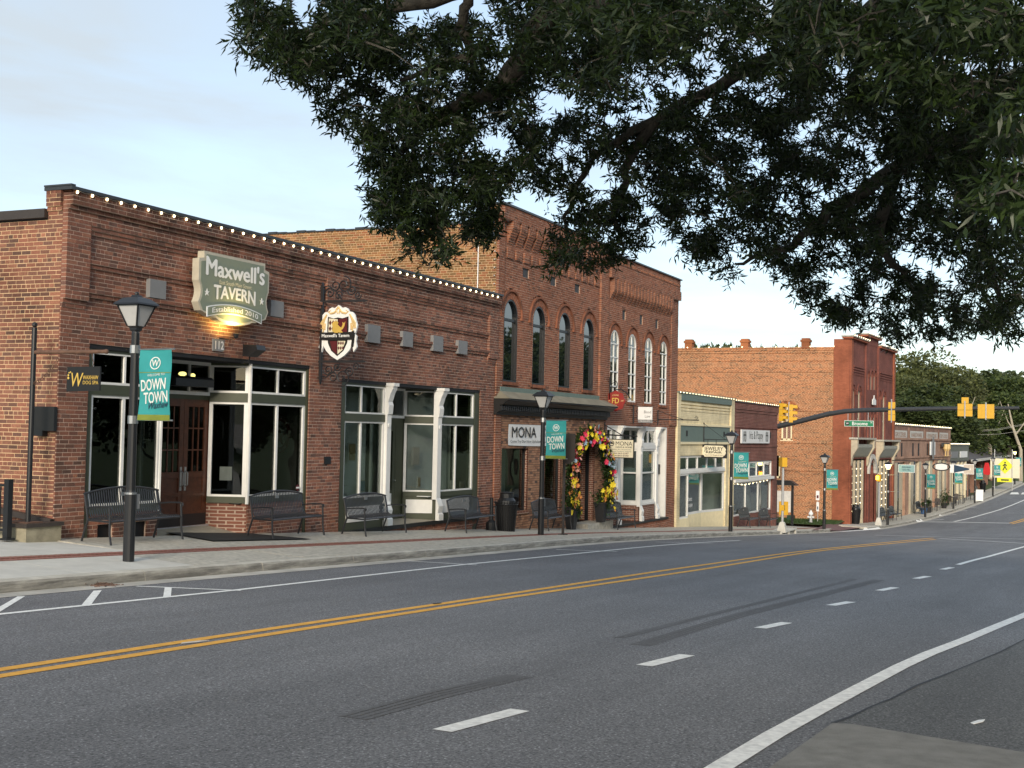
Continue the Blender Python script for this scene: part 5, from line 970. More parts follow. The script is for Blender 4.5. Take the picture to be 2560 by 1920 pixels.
mb = MB(); mb.prism([(-.14, .02), (-.13, .12), (-.15, .18), (-.11, .24), (-.03, .25), (.02, .21), (.0, .17), (.05, .12), (.10, .10), (.13, .17), (.12, .22), (.17, .2), (.20, .24), (.18, .14), (.14, .07), (.09, .04), (.14, -.01), (.17, -.05), (.09, -.05), (.03, .0), (-.02, -.05), (-.1, -.06), (-.08, -.01)], -.046, -.038); build('lion', mb, 'gold', sd)
mb = MB()
for s in (-1, 1):
    for q in ([(s*.04, .5), (s*.1, .44), (s*.2, .42), (s*.26, .46), (s*.2, .49)], [(s*.3, .40), (s*.36, .3), (s*.40, .16), (s*.38, .02), (s*.42, -.02)], [(s*.33, .36), (s*.44, .2), (s*.45, .08)], [(s*.02, .42), (s*.05, .5), (0, .57)], [(s*.34, .2), (s*.35, .06), (s*.40, .1)]): mb.tube([(x, -.03, z) for x, z in q], [.018, .026, .024, .018, .01][:len(q)], 5)
split('flourish', mb, 'gold_pale', sd)
mb = MB(); mb.prism([(-.44, .0), (0, -.02), (.36, .0), (.44, .03), (.42, -.18), (.36, -.17), (0, -.19), (-.44, -.17)], -.058, -.046); build('ribbon', mb, 'black_paint', sd); mb = MB(); mb.prism([(.36, .0), (.46, -.02), (.43, -.32), (.36, -.38), (.38, -.17)], -.05, -.044); build('ribbon_tail', mb, 'black_paint', sd)
text("Maxwell's Tavern", sd, 'sign_white', -.04, -.115, .075, y=-.062, w=.72, bold=.03)
# ------------------------------------------------------------------ dog spa sign post on its block
XP, YP = 16.05, 16.0
blk = thing('sign_block', 'low weathered concrete block with brown cap beside the building corner', 'block', (16.2, 16.1, -1.98)); build('body', MB().box(15.80, 16.58, 15.78, 16.5, -2.1, -1.725), 'concrete_block', blk); build('cap', MB().box(15.76, 16.60, 15.74, 16.54, -1.723, -1.66), 'brown_metal', blk)
sp = thing('sign_post', 'tall black post with rusty arm rising from the concrete block', 'post', (XP, YP, -1.66)); build('post', MB().tube([(XP, YP, -1.66), (XP, YP, 1.56)], .043, 12), 'black_metal', sp); build('ball_cap', MB().ball((XP, YP, 1.61), .047), 'black_metal', sp); build('foot_plate', MB().box(XP-.17, XP+.17, YP-.16, YP+.16, -1.66, -1.645), 'rust', sp)
mb = MB(); mb.tube([(XP, YP-.03, 1.152), (XP, 14.48, 1.152)], .033, 10); build('arm', mb, 'rust', sp); build('arm_cap', MB().ball((XP, 14.46, 1.152), .041), 'rust', sp)
mb = MB()
for i in range(11): t = i/10; y, z = 15.94-.47*t, .64+.39*t-.06*math.sin(math.pi*t); mb.tube([(XP, y+.03*math.cos(a*math.pi/4), z+.03*math.sin(a*math.pi/4)) if i % 2 else (XP+.025*math.cos(a*math.pi/4), y+.01, z+.03*math.sin(a*math.pi/4)) for a in range(9)], .007, 4)
split('chain_link', mb, 'rust', sp)
dg = thing('dog_spa_sign', 'black hanging board with gold W and dog spa lettering', 'sign', (XP, 14.91, .71), -math.pi/2); mb = MB(); mb.prism([(-.345, -.205), (.345, -.185), (.345, .205), (-.345, .195)], -.015, .015); build('board', mb, 'black_paint', dg)
text('W', dg, 'gold', -.15, -.12, .23, y=-.02, w=.25, shear=.2, bold=.01); text('WAXHAW', dg, 'gold', .16, -.005, .065, y=-.02, w=.32, bold=.02); text('DOG SPA', dg, 'gold', .16, -.085, .06, y=-.02, w=.32, bold=.005); mb = MB()
for a, b, r in ((-.31, .06, .018), (-.295, .1, .014), (-.265, .11, .014), (-.31, .015, .022)): mb.ball((a, -.02, b), r, .004, r)
split('paw_print', mb, 'gold', dg); mb = MB()
for x in (-.18, .17): mb.tube([(x, 0, .18), (x+.03, 0, .26), (x, 0, .33), (x-.02, 0, .42)], .006, 5)
split('hook', mb, 'rust', dg)
rl = thing('railing', 'black metal railing beside the alley next to the concrete block', 'railing', gp(17, 1350)); p = gp(17, 1350)
mb = MB(); mb.box(p.x-.05, p.x+.05, p.y-.05, p.y+.05, p.z, p.z+.98); mb.box(p.x-.09, p.x+.09, p.y-.09, p.y+.09, p.z, p.z+.03); build('post', mb, 'black_metal', rl)
for z in (.86, .14): mb = MB(); mb.box(p.x-.02, p.x+.02, p.y+.05, p.y+2.0, p.z+z, p.z+z+.04); build('rail', mb, 'black_metal', rl)
for i in range(12): build('baluster', MB().box(p.x-.009, p.x+.009, p.y+.16+.15*i, p.y+.178+.15*i, p.z+.16, p.z+.87), 'black_metal', rl)
ds = thing('downspout', 'brown square downspout lying along the side wall to the corner', 'downspout', (16.5, 16.5, -1.6)); q0, q1 = onX(-60, 1262, 16.5), onX(131, 1306, 16.5); mb = MB(); d = .05; mb.add([(16.5+a*d, q.y, q.z+b*d) for q in (q1, q0) for a, b in ((-1, -1), (1, -1), (1, 1), (-1, 1))], [(0, 4, 5, 1), (1, 5, 6, 2), (2, 6, 7, 3), (3, 7, 4, 0), (4, 7, 6, 5)]); mb.add([(16.5+a*d*.8, q1.y+.02, q1.z+b*d*.8) for a, b in ((-1, -1), (1, -1), (1, 1), (-1, 1))], [(0, 1, 2, 3)]); build('pipe', mb, 'brown_metal', ds)
mb = MB(); mb.add([(19.6, 14.95, 0), (22.6, 14.75, 0), (22.1, 16.0, 0), (20.0, 16.4, 0)], [(0, 1, 2, 3)]); mb.v = [(x, y, zs(x, y)+.018) for x, y, z in mb.v]; mb.add([(x, y, z-.015) for x, y, z in mb.v[:4]], [(3, 2, 1, 0)]); solo('door_mat', mb, 'rubber', 'black rubber mat before the tavern doors', 'mat')
# ------------------------------------------------------------------ shop signs
mb = MB(); vs = []; nx, nz_ = 14, 4; X0, X1, Z0, Z1 = 34.94, 39.2, -.40, .23
for i in range(nx+1):
    for j in range(nz_+1): vs.append((X0+(X1-X0)*i/nx, 15.96+.012*math.sin(i*1.3+j*.9), Z0+(Z1-Z0)*j/nz_-(.03*math.sin(math.pi*i/nx) if j == 0 else 0)))
mb.add(vs, [(i*(nz_+1)+j, (i+1)*(nz_+1)+j, (i+1)*(nz_+1)+j+1, i*(nz_+1)+j+1) for i in range(nx) for j in range(nz_)])
mbn = thing('shop_banner', 'white cloth banner with large black lettering over the shop window', 'banner', (37, 15.96, -.4)); build('cloth', mb, 'sign_white', mbn, smooth=True)
text('MONA', mbn, 'black_paint', 36.05, -.16, .33, y=15.935, w=1.85, bold=.012); text('HAUS', mbn, 'black_paint', 37.75, .05, .12, y=15.935, w=.6); text('& HOME', mbn, 'black_paint', 37.75, -.13, .12, y=15.935, w=.85); text('Come Try Our New Upholstered Line  North Main', mbn, 'black_paint', 37.0, -.32, .085, y=15.935, w=3.9)
def wall_bracket(name, label, X, z, ylen, zdrop, curly=True):
    b = thing(name, label, 'bracket', (X, 15.95, z-zdrop)); mb = MB(); mb.box(X-.02, X+.02, 15.93, 15.97, z-zdrop, z+.12); build('back_bar', mb, 'black_iron', b); mb = MB(); mb.tube([(X, 15.95, z), (X, 15.95-ylen, z)], .022, 6); build('arm', mb, 'black_iron', b); return b
b = thing('furniture_sign_bracket', 'black straight iron bracket over the cream furniture board', 'bracket', (43.2, 15.95, -.1)); mb = MB(); mb.box(43.18, 43.22, 15.93, 15.97, -.1, .42); build('back_bar', mb, 'black_iron', b); mb = MB(); mb.tube([(43.2, 15.95, -.03), (43.2, 14.72, -.06)], .025, 6); build('arm', mb, 'black_iron', b); mb = MB(); mb.tube([(43.2, 15.95, .32), (43.2, 15.3, -.03)], .02, 6); build('brace', mb, 'black_iron', b)
ms = thing('furniture_sign', 'cream hanging board with furniture shop lettering and round logo', 'sign', (43.2, 15.33, -.5), -math.pi/2); mb = MB(); mb.box(-.5, .5, -.025, .025, -.35, .33); build('edge', mb, 'black_paint', ms); mb = MB(); mb.box(-.47, .47, -.03, -.0255, -.32, .30); build('board', mb, 'sign_cream', ms)
text('MONA', ms, 'black_paint', .12, .10, .15, y=-.034, w=.62, bold=0.); text('HAUS & HOME', ms, 'black_paint', .12, .015, .055, y=-.034, w=.6, bold=.02); text('Cabinets, Art, Accessories,', ms, 'black_paint', 0, -.06, .045, y=-.034, w=.8); text('Custom Furniture, Imports', ms, 'black_paint', 0, -.13, .045, y=-.034, w=.8); text('704-363-2297', ms, 'maroon', 0, -.205, .05, y=-.034, w=.6, bold=.02); text('704-843-0438', ms, 'maroon', 0, -.285, .05, y=-.034, w=.6, bold=.02)
mb = MB(); mb.ring(arc(-.34, .17, .10, 0, 360, 20)[:-1], arc(-.34, .17, .075, 0, 360, 20)[:-1], -.034, -.03); mb.prism(arc(-.34, .15, .07, 0, 180, 10), -.033, -.03); build('logo', mb, 'black_paint', ms); mb = MB()
for x in (-.2, .2): mb.box(x-.012, x+.012, -.01, .01, .33, .45)
split('hanger', mb, 'black_iron', ms)
fb = thing('cigar_sign_bracket', 'curved black iron bracket over the red round sign', 'bracket', (43.65, 15.95, 1.25)); mb = MB(); mb.box(43.63, 43.67, 15.93, 15.97, 1.25, 2.05); build('back_bar', mb, 'black_iron', fb); mb = MB(); mb.tube([(43.65, y, z) for y, z in ((15.95, 1.3), (15.85, 1.5), (15.7, 1.6), (15.5, 1.6), (15.3, 1.48), (15.15, 1.25))], .022, 6); build('arm', mb, 'black_iron', fb); mb = MB(); scroll(mb, spiral(15.8, 1.78, .16, 1.4, 1.5, 1), 43.65, .014); scroll(mb, spiral(15.52, 1.70, .09, 1.4, 3, -1), 43.65, .012); split('scroll', mb, 'black_iron', fb)
fs_ = thing('cigar_sign', 'round red scalloped sign with two large yellow letters', 'sign', (43.65, 15.72, 1.19), -math.pi/2)
mb = MB(); pts = []
for k in range(48): a = 2*math.pi*k/48; pts.append(((.36-.035*abs(math.sin(2*a))**6*0+.02*math.cos(8*a))*math.cos(a), (.36+.02*math.cos(8*a))*math.sin(a)))
mb.prism(pts, -.02, .02); build('board', mb, mat('sign_red', (.26, .02, .015), .5, 0, .06), fs_)
text('FD', fs_, 'gold', 0, -.08, .2, y=-.025, w=.26, bold=.03); text('CIGAR', fs_, 'gold_pale', 0, .19, .06, y=-.025, bold=.01, arc=.02); text('Co', fs_, 'gold_pale', 0, -.17, .06, y=-.025); text('704', fs_, 'gold_pale', -.26, -.02, .06, y=-.025); text('247', fs_, 'gold_pale', .26, -.02, .06, y=-.025); text('EST', fs_, 'gold_pale', 0, -.28, .04, y=-.025)
lb = thing('law_sign_bracket', 'black iron bracket with one large curl beside the law office sign', 'bracket', (46.3, 15.95, .45)); mb = MB(); mb.box(46.28, 46.32, 15.93, 15.97, .42, 1.12); build('back_bar', mb, 'black_iron', lb); mb = MB(); mb.tube([(46.3, 15.95, .62), (46.3, 15.5, .66), (46.3, 15.2, .54), (46.3, 15.05, .5)], .014, 6); build('arm', mb, 'black_iron', lb); mb = MB(); scroll(mb, spiral(15.75, .9, .17, 1.2, 1.2, 1), 46.3, .016); build('scroll', mb, 'black_iron', lb)
lw = thing('law_sign', 'white hanging law office sign with grey lower strip', 'sign', (46.3, 15.48, .75), -math.pi/2); mb = MB(); mb.box(-.28, .28, -.02, .02, -.3, .3); build('board', mb, 'sign_white', lw); mb = MB(); mb.box(-.278, .278, -.024, -.0205, -.298, -.18); build('strip', mb, 'grey_plate', lw)
text('Blood', lw, 'grey_plate', .1, .06, .11, y=-.026, w=.28, bold=.01); text('Law', lw, 'grey_plate', .1, -.1, .11, y=-.026, w=.22); text('704-256-4777', lw, 'sign_white', 0, -.26, .045, y=-.028, w=.42)
eb = thing('empty_sign_bracket', 'long black iron bracket without a sign on the brick beside the cream shop', 'bracket', (49.3, 15.95, .5)); mb = MB(); mb.box(49.28, 49.32, 15.93, 15.97, .4, 1.0); build('back_bar', mb, 'black_iron', eb); mb = MB(); mb.tube([(49.3, 15.95, .62), (49.3, 14.25, .62)], .02, 6); build('arm', mb, 'black_iron', eb); mb = MB(); mb.tube([(49.3, 15.95, .98), (49.3, 15.4, .78), (49.3, 14.9, .64)], .013, 6); build('brace', mb, 'black_iron', eb); mb = MB(); scroll(mb, spiral(14.35, .7, .07, 1.3, 0, 1), 49.3, .01); build('scroll', mb, 'black_iron', eb)
jb = thing('jewelry_sign_bracket', 'thin dark bracket and stay wires holding the jewelry sign', 'bracket', (56, 15.95, -.3)); mb = MB(); mb.tube([(56, 15.95, -.15), (56, 14.85, -.15)], .016, 6); build('arm', mb, 'black_iron', jb); mb = MB(); mb.tube([(56, 15.95, .55), (56, 14.95, -.15)], .008, 5); build('stay', mb, 'black_iron', jb); mb = MB(); mb.box(55.98, 56.02, 15.93, 15.97, -.3, .6); build('back_bar', mb, 'black_iron', jb)
js = thing('jewelry_sign', 'black board with cream panel reading jewelry repair', 'sign', (56, 15.48, -.67), -math.pi/2); mb = MB(); mb.box(-.60, .60, -.025, .025, -.31, .31); build('board', mb, 'black_paint', js)
pp = [(-.5, .18), (-.46, .18), (-.42, .25), (.42, .25), (.46, .18), (.5, .18), (.56, .08), (.53, 0), (.56, -.08), (.5, -.18), (.46, -.18), (.42, -.25), (-.42, -.25), (-.46, -.18), (-.5, -.18), (-.56, -.08), (-.53, 0), (-.56, .08)]
mb = MB(); mb.prism(pp, -.03, -.0255); build('panel', mb, 'sign_cream', js); text('JEWELRY', js, 'black_paint', 0, .03, .17, y=-.034, w=.86, bold=.02); text('REPAIR', js, 'black_paint', 0, -.09, .09, y=-.034, w=.72, bold=.03); text('New & Old Bought & Sold', js, 'maroon', 0, -.2, .06, y=-.034, w=.8); mb = MB()
for x in (-.28, .1): mb.box(x-.012, x+.012, -.01, .01, .31, .52)
split('hanger', mb, 'black_iron', js)
ip = thing('dress_shop_sign', 'white wall sign with tall thin shop name between two drawn shoes', 'sign', (65.4, 15.95, -.32)); mb = MB(); mb.box(62.55, 68.6, 15.9, 15.955, -.32, .36); build('board', mb, 'sign_white', ip); text('Iris & Poppy', ip, 'black_paint', 65.6, -.10, .42, y=15.895, w=2.9, bold=.0)
for x in (63.2, 67.95):
    mb = MB()
    for dx in (-.16, .16): mb.ring([(x+dx+.13*math.cos(t*math.pi/8), .02+.27*math.sin(t*math.pi/8)) for t in range(16)], [(x+dx+.09*math.cos(t*math.pi/8), .02+.22*math.sin(t*math.pi/8)) for t in range(16)], 15.89, 15.9); mb.prism([(x+dx-.08, .05), (x+dx+.08, .05), (x+dx+.06, .13), (x+dx-.06, .13)], 15.89, 15.9)
    split('shoe_drawing', mb, 'black_paint', ip)
st = thing('back_of_sign', 'dark brown sign panel seen from behind on a slim brown post', 'sign', gp(1407, 1337)); p = gp(1407, 1337); mb = MB(); mb.box(p.x-.03, p.x+.03, p.y-.03, p.y+.03, p.z, p.z+2.9); build('post', mb, 'brown_metal', st); mb = MB(); mb.prism([(p.y-.0, p.z+2.05), (p.y-.06, p.z+2.02), (p.y-.16, p.z+2.0), (p.y-.32, p.z+2.12), (p.y-.34, p.z+2.2), (p.y-.34, p.z+2.88), (p.y, p.z+2.88)], p.x-.05, p.x-.034, 'x'); build('panel', mb, 'brown_metal', st); mb = MB(); mb.box(p.x-.13, p.x+.13, p.y-.1, p.y+.1, p.z, p.z+.025); build('foot_plate', mb, 'brown_metal', st)
# ------------------------------------------------------------------ flower arch and planters
def flower_mesh(m, r):
    mb = MB()
    for k in range(7):
        a = 2*math.pi*k/7; ca, sa = math.cos(a), math.sin(a); t = random.uniform(.0, .5)
        mb.add([(0, 0, 0), (r*(.6*ca-.35*sa), -r*.3, r*(.6*sa+.35*ca)), (r*ca*1.1, -r*(.1+t), r*sa*1.1), (r*(.6*ca+.35*sa), -r*.3, r*(.6*sa-.35*ca))], [(0, 1, 2, 3)])
    me = mb.mesh('flower'); me.materials.append(MATS[m]); return me
FM = {m: [flower_mesh(m, .06), flower_mesh(m, .095)] for m in ('yellow', 'pink', 'orange', 'lavender', 'petal_blue', 'blush')}
path = [onY(*q, 15.72) for q in ((1428, 1272), (1424, 1225), (1428, 1180), (1434, 1140), (1448, 1108), (1468, 1088), (1490, 1088), (1506, 1104), (1514, 1140), (1520, 1180), (1522, 1225), (1520, 1268))]
cols = ['yellow', 'blush', 'orange', 'blush', 'orange', 'pink', 'blush', 'pink', 'yellow', 'pink', 'yellow', 'pink', 'petal_blue', 'yellow', 'pink', 'lavender', 'yellow', 'petal_blue', 'pink', 'yellow', 'pink', 'blush', 'yellow']
ga_ = thing('flower_arch', 'arch of bright yellow, red and orange flowers round the shop doorway', 'flowers', (41.6, 15.72, -3.0)); fol = MB()
def leaves(mb, c, n, sp, ln):
    for _ in range(n):
        o = Vector(c)+Vector((random.gauss(0, sp), random.gauss(0, sp*.6), random.gauss(0, sp))); d = Vector((random.gauss(0, 1), random.gauss(0, 1)-.3, random.gauss(-.2, 1))).normalized()*ln*random.uniform(.6, 1.3); s = d.cross(Vector((random.random(), random.random(), 1))).normalized()*ln*.22
        mb.add([o, o+d*.5+s, o+d, o+d*.5-s], [(0, 1, 2, 3)], random.uniform(.01, 1))
NP = 280
for i in range(NP):
    t = i/(NP-1)*(len(path)-1); k = min(int(t), len(path)-2); c = path[k].lerp(path[k+1], t-k); leaves(fol, c, 14, .12, .16)
    fm = cols[int(i/NP*len(cols))] if random.random() < .62 else random.choice(cols)
    o = bpy.data.objects.new('flower', random.choice(FM[fm])); link(o, ga_); o.location = c+Vector((random.gauss(0, .15), random.gauss(-.12, .07), random.gauss(0, .14)))-ORG[ga_.name]; o.rotation_euler = (random.uniform(-.5, .5), random.uniform(0, 6), random.uniform(-.8, .8)); s_ = random.uniform(.7, 1.35); o.scale = (s_,)*3
build('foliage', fol, 'green_leaf', ga_, kind='stuff')
for px, lab, yy in ((1428, 'tall black planter at the left foot of the flower arch', 15.45), (1502, 'tall black planter at the right foot of the flower arch', 15.5)):
    X = onY(px, 1300, yy).x; z = -3.04 if px > 1450 else zs(X, yy); pl_ = thing('planter', lab, 'planter', (X, yy, z), group='planters at the flower arch'); mb = MB(); mb.lathe([(.17, 0), (.27, .62), (.29, .64), (.29, .68), (.25, .68), (.24, .6)], (X, yy, z), 4, rot=.5); build('pot', mb, 'pot', pl_)
    mb = MB(); leaves(mb, (X, yy, z+.85), 260, .16, .15); leaves(mb, (X+.15, yy-.15, z+.55), 120, .1, .12); build('foliage', mb, 'green_leaf', pl_, kind='stuff')
    for _ in range(26): o = bpy.data.objects.new('flower', random.choice(FM['yellow' if random.random() < .7 else 'orange'])); link(o, pl_); o.location = (random.gauss(0, .15), random.gauss(-.15, .06), .85+random.gauss(0, .16)); o.rotation_euler = (0, random.uniform(0, 6), random.uniform(-.8, .8))
# smoking post by the bin, window display in the brown shop
p = Vector((onY(1228, 1318, 15.6).x, 15.6, 0)); p.z = zs(p.x, p.y); mb = MB(); mb.lathe([(.16, 0), (.15, .22), (.06, .3), (.05, .9), (.06, .92)], p, 12); solo('ash_stand', mb, 'black_metal', 'slim black ash stand between bench and litter bin', 'ash stand')
dm = thing('window_display', 'arched frame, denim bag and leaf shown in the brown shop window', 'display', (35.5, 16.5, -2.4)); mb = MB(); mb.tube([(34.9, 16.5, -2.4), (34.9, 16.5, -1.4), (35.05, 16.5, -.95), (35.25, 16.5, -.8), (35.45, 16.5, -.95), (35.6, 16.5, -1.4), (35.65, 16.5, -1.9)], .03, 6); build('arch', mb, 'weathered_white', dm); mb = MB(); mb.ball((35.2, 16.5, -2.05), .38, .2, .42, 12, 8); build('bag', mb, 'cloth_blue', dm, smooth=True); mb = MB(); mb.prism([(35.8, -2.35), (36.3, -2.2), (36.4, -1.75), (36.1, -2.05)], 16.45, 16.5); build('leaf', mb, 'dried', dm)
# ------------------------------------------------------------------ things in the tavern windows
op_ = thing('open_sign', 'vertical OPEN neon tube sign hanging in the left tavern window', 'sign', (19.05, 16.3, -.5)); a = onY(361, 1050, 16.3); b = onY(385, 1099, 16.3); mb = MB(); mb.tube([(a.x, 16.3, a.z), (b.x, 16.3, a.z), (b.x, 16.3, b.z), (a.x, 16.3, b.z), (a.x, 16.3, a.z+.001)], .013, 6); build('border_tube', mb, 'weathered_white', op_)
for i, ch in enumerate('OPEN'): text(ch, op_, 'weathered_white', (a.x+b.x)/2, a.z-.115-.1*i, .085, y=16.29, bold=.03)
mb = MB()
for x in (a.x, b.x): mb.tube([(x, 16.3, a.z), ((a.x+b.x)/2, 16.3, .5)], .003, 4)
split('cord', mb, 'wire', op_)
po = onY(561, 1166, 16.62); pq = onY(584, 1199, 16.62); ps = thing('poster', 'small white notice taped inside the tavern bay window', 'poster', (po.x, 16.6, pq.z)); mb = MB(); obox(mb, (21.93, 16.62), (22.03, 16.38), pq.z, po.z, .004); build('sheet', mb, 'poster', ps)
gs = thing('gasoline_sign', 'round red and white gasoline sign with star on the inner wall', 'sign', (24.6, 17.3, -.4)); c = onY(694, 1085, 17.4); R_ = .36; mb = MB(); mb.prism(arc(c.x, c.z, .46, 0, 360, 32)[:-1], 17.36, 17.4); build('rim', mb, mat('enamel_red', (.35, .03, .03), .4), gs); mb = MB(); mb.prism(arc(c.x, c.z, .31, 0, 360, 32)[:-1], 17.35, 17.36); build('disc', mb, mat('enamel_grey', (.75, .75, .72), .4), gs); mb = MB(); mb.prism(star(c.x, c.z-.06, .24, .42), 17.34, 17.35); build('star', mb, 'enamel_red', gs); text('TEXACO', gs, 'black_paint', c.x, c.z+.12, .07, y=17.335, w=.4, bold=.02); text('GASOLINE', gs, 'enamel_grey', c.x, c.z+.35, .07, y=17.345, w=.6, arc=.12); text('MOTOR OIL', gs, 'enamel_grey', c.x, c.z-.41, .07, y=17.345, w=.55, arc=-.11)
pr = onY(741, 1219, 16.08); mb = MB(); mb.prism(arc(pr.x, pr.z, .07, 0, 360, 16)[:-1], 16.045, 16.05); dc = thing('window_decal', 'small round red and white decal on the tavern glass', 'decal', (pr.x, 16.05, pr.z-.07)); build('disc', mb, 'maroon', dc); build('bar', MB().box(pr.x-.06, pr.x+.06, 16.04, 16.045, pr.z-.018, pr.z+.018), 'sign_white', dc)
mb = MB()
for x, z, r in ((22.6, 1.12, .09), (22.95, 1.1, .06)): mb.ball((x, 18.2, z), r, r, .05)
lc = thing('pendant_lamp', 'warm round ceiling lamp glowing inside the tavern', 'lamp', (22.6, 18.2, 1.1)); split('shade', mb, 'lamp_lit', lc)
for i, (px, py, w, h, m) in enumerate(((880, 1130, .35, .45, 'dried'), (905, 1215, .3, .3, 'cloth_blue'), (860, 1225, .3, .25, 'poster'), (1132, 1213, .25, .28, 'poster'), (1155, 1215, .22, .26, 'tan_sign'), (1040, 1140, .4, .5, 'tan_sign'), (1048, 1205, .18, .3, 'dried'))):
    q = onY(px, py, 16.7); f = thing('picture', ['framed print behind the left pane of the green entry', 'blue card stack on the left sill of the green entry', 'white card pile low in the left green window', 'small white card in the right green window', 'small tan card beside the white card in the right green window', 'dull print on a panel inside the green shop entry', 'small brown figure below the dull print'][i], 'picture', (q.x, 16.7, q.z-h/2)); build('frame', MB().box(q.x-w/2, q.x+w/2, 16.7, 16.73, q.z-h/2, q.z+h/2), 'weathered_white', f); build('print', MB().box(q.x-w/2+.03, q.x+w/2-.03, 16.69, 16.699, q.z-h/2+.03, q.z+h/2-.03), m, f)
# ------------------------------------------------------------------ bulb strings
bm = MB().ball((0, 0, 0), .032, .032, .038, 6, 4).mesh('bulb'); bm.materials.append(MATS['bulb'])
def bulbs(label, pts, step, droop=.02, scale=1.):
    P = [Vector(p) for p in pts]; r = thing('bulb_string', label, 'string lights', P[0], group='white bulb strings on the parapets'); mb = MB(); W_ = []
    for a, b in zip(P, P[1:]):
        n = max(1, round((b-a).length/step))
        for i in range(n):
            c = a.lerp(b, i/n); o = bpy.data.objects.new('bulb', bm); link(o, r); o.location = c-P[0]; o.scale = (scale,)*3; W_ += [c+Vector((0, 0, .03)), a.lerp(b, (i+.5)/n)+Vector((0, 0, .03-droop))]
    W_.append(P[-1]); mb.tube(W_, .005*scale, 3, caps=False); build('wire', mb, 'wire', r)
bulbs('white bulb string along the tavern parapet', [(16.7, 15.79, 3.925), (34.0, 15.79, 3.905)], .36, scale=.72)
bulbs('white bulb string along the cream shop cornice', [(52.0, 15.84, 1.82), (61.2, 15.84, 1.80)], .45, scale=.55); bulbs('white bulb string along the dark red shop cornice', [(61.3, 15.86, 1.78), (70.8, 15.86, 1.76)], .45, scale=.55); bulbs('white bulb string along the orange side wall top', [(81.9, 15.0, 5.82), (81.9, 26, 5.82)], .75, scale=.9)
fpt = lambda lx, y, z: (82+lx, 14-.05*lx+y, z)
bulbs('white bulb string along the red front parapet', [fpt(0, -.3, 6.52), fpt(4.4, -.3, 6.52), fpt(4.4, -.3, 7.0), fpt(8.7, -.3, 7.0), fpt(8.7, -.3, 6.52), fpt(14.3, -.3, 6.52)], .6, scale=.8); bulbs('white bulb string along the brown store row', [fpt(14.3, -.15, 1.2), fpt(41, -.15, 1.2)], .8, scale=1.0); bulbs('white bulb string along the grey-green shop', [fpt(41.1, -.05, -.22), fpt(53.5, -.05, -.22)], .8, scale=1.0)
bulbs('white bulb string inside the dress shop window', [(61.7, 16.05, -2.3), (64, 16.05, -2.42), (69.6, 16.05, -2.3)], .8, scale=.7)
for lx, lab in ((.9, 'beside the red hall corner'), (2.2, 'down the middle of the near red hall window'), (3.4, 'beside the near bracket of the red hall'), (10.2, 'down the far red hall window'), (11.6, 'beside the far edge of the red hall window')): bulbs('warm bulb string hanging '+lab, [fpt(lx, .0, -1.9), fpt(lx, .0, -5.0)], .42, scale=.8)
# ------------------------------------------------------------------ corner: signals, mast arm, hydrant, signs
XM = 74.0
pole = thing('signal_mast', 'dark signal mast with long curved arm reaching over the street', 'mast arm', (XM, 17.3, -4.9)); mb = MB(); mb.tube([(XM, 17.3, gz(XM, 17.3)), (XM, 17.3, 2.0)], [.16, .12], 12); build('pole', mb, 'coping', pole)
apx = [(1925, 1071), (1944, 1066), (2000, 1053), (2050, 1040), (2070, 1035), (2115, 1028), (2160, 1025.5), (2230, 1024), (2320, 1022), (2400, 1021), (2548, 1020)]
ap = [Vector((XM, 17.3, .45))]+[onX(*q, XM) for q in apx]; mb = MB(); mb.tube(ap, [.17, .165, .16, .155, .15, .145, .14, .135, .13, .12, .11, .09], 12); build('arm', mb, 'coping', pole)
def signal(label, y, zt, n, rot, cols_=1, back=True):
    r = thing('traffic_signal', label, 'traffic signal', (XM, y, zt-n*.35), rot, group='yellow traffic signals', local=True); w = .36
    for c in range(cols_):
        x = (c-(cols_-1)/2)*w*1.12
        for k in range(n):
            z = (n-1-k)*.35
            mb = MB(); mb.box(x-w/2, x+w/2, -.1, .12, z+.008, z+.342); build('section', mb, 'yellow_signal', r)
            mb = MB(); mb.lathe([(.13, 0), (.125, .02)], (x, -.115, z+.175), 12, ax='y'); build('lens', mb, 'dark', r)
            mb = MB(); vs = [(x+.14*math.cos(math.radians(a)), yy, z+.175+.14*math.sin(math.radians(a))) for yy in (-.1, -.33) for a in range(-20, 201, 20)]; m_ = len(vs)//2; mb.add(vs, [(i, i+1, m_+i+1, m_+i) for i in range(m_-1)]); build('visor', mb, 'yellow_signal', r)
    mb = MB(); mb.box(-.03, .03, .12, .17, -.1, n*.35+.15); build('mount', mb, 'steel', r); return r
zc = lambda px, py: onX(px, py, XM)
q = zc(2230, 1005); signal('single yellow signal head seen from behind beside the street name sign', q.y, q.z, 3, math.pi/2)
q = zc(2413, 1010); s5 = signal('yellow five-section signal cluster seen from behind on the mast arm', q.y, q.z+.02, 2, math.pi/2, 2); mb = MB(); mb.box(-.18, .18, -.1, .12, .71, 1.04); build('section', mb, 'yellow_signal', s5)
q = zc(2465.5, 1013); s4 = signal('wide yellow signal pair seen from behind near the arm tip', q.y, q.z, 2, math.pi/2, 2); mb = MB(); mb.box(-.42, .42, .122, .14, -.02, .75); build('backplate', mb, 'yellow_signal', s4)
q = zc(1956, 1008); signal('yellow signal head beside the mast seen from its side', q.y, q.z, 3, -.25); q = zc(1979, 1011); signal('yellow signal head with visors before the cream side window', q.y, q.z, 3, .1)
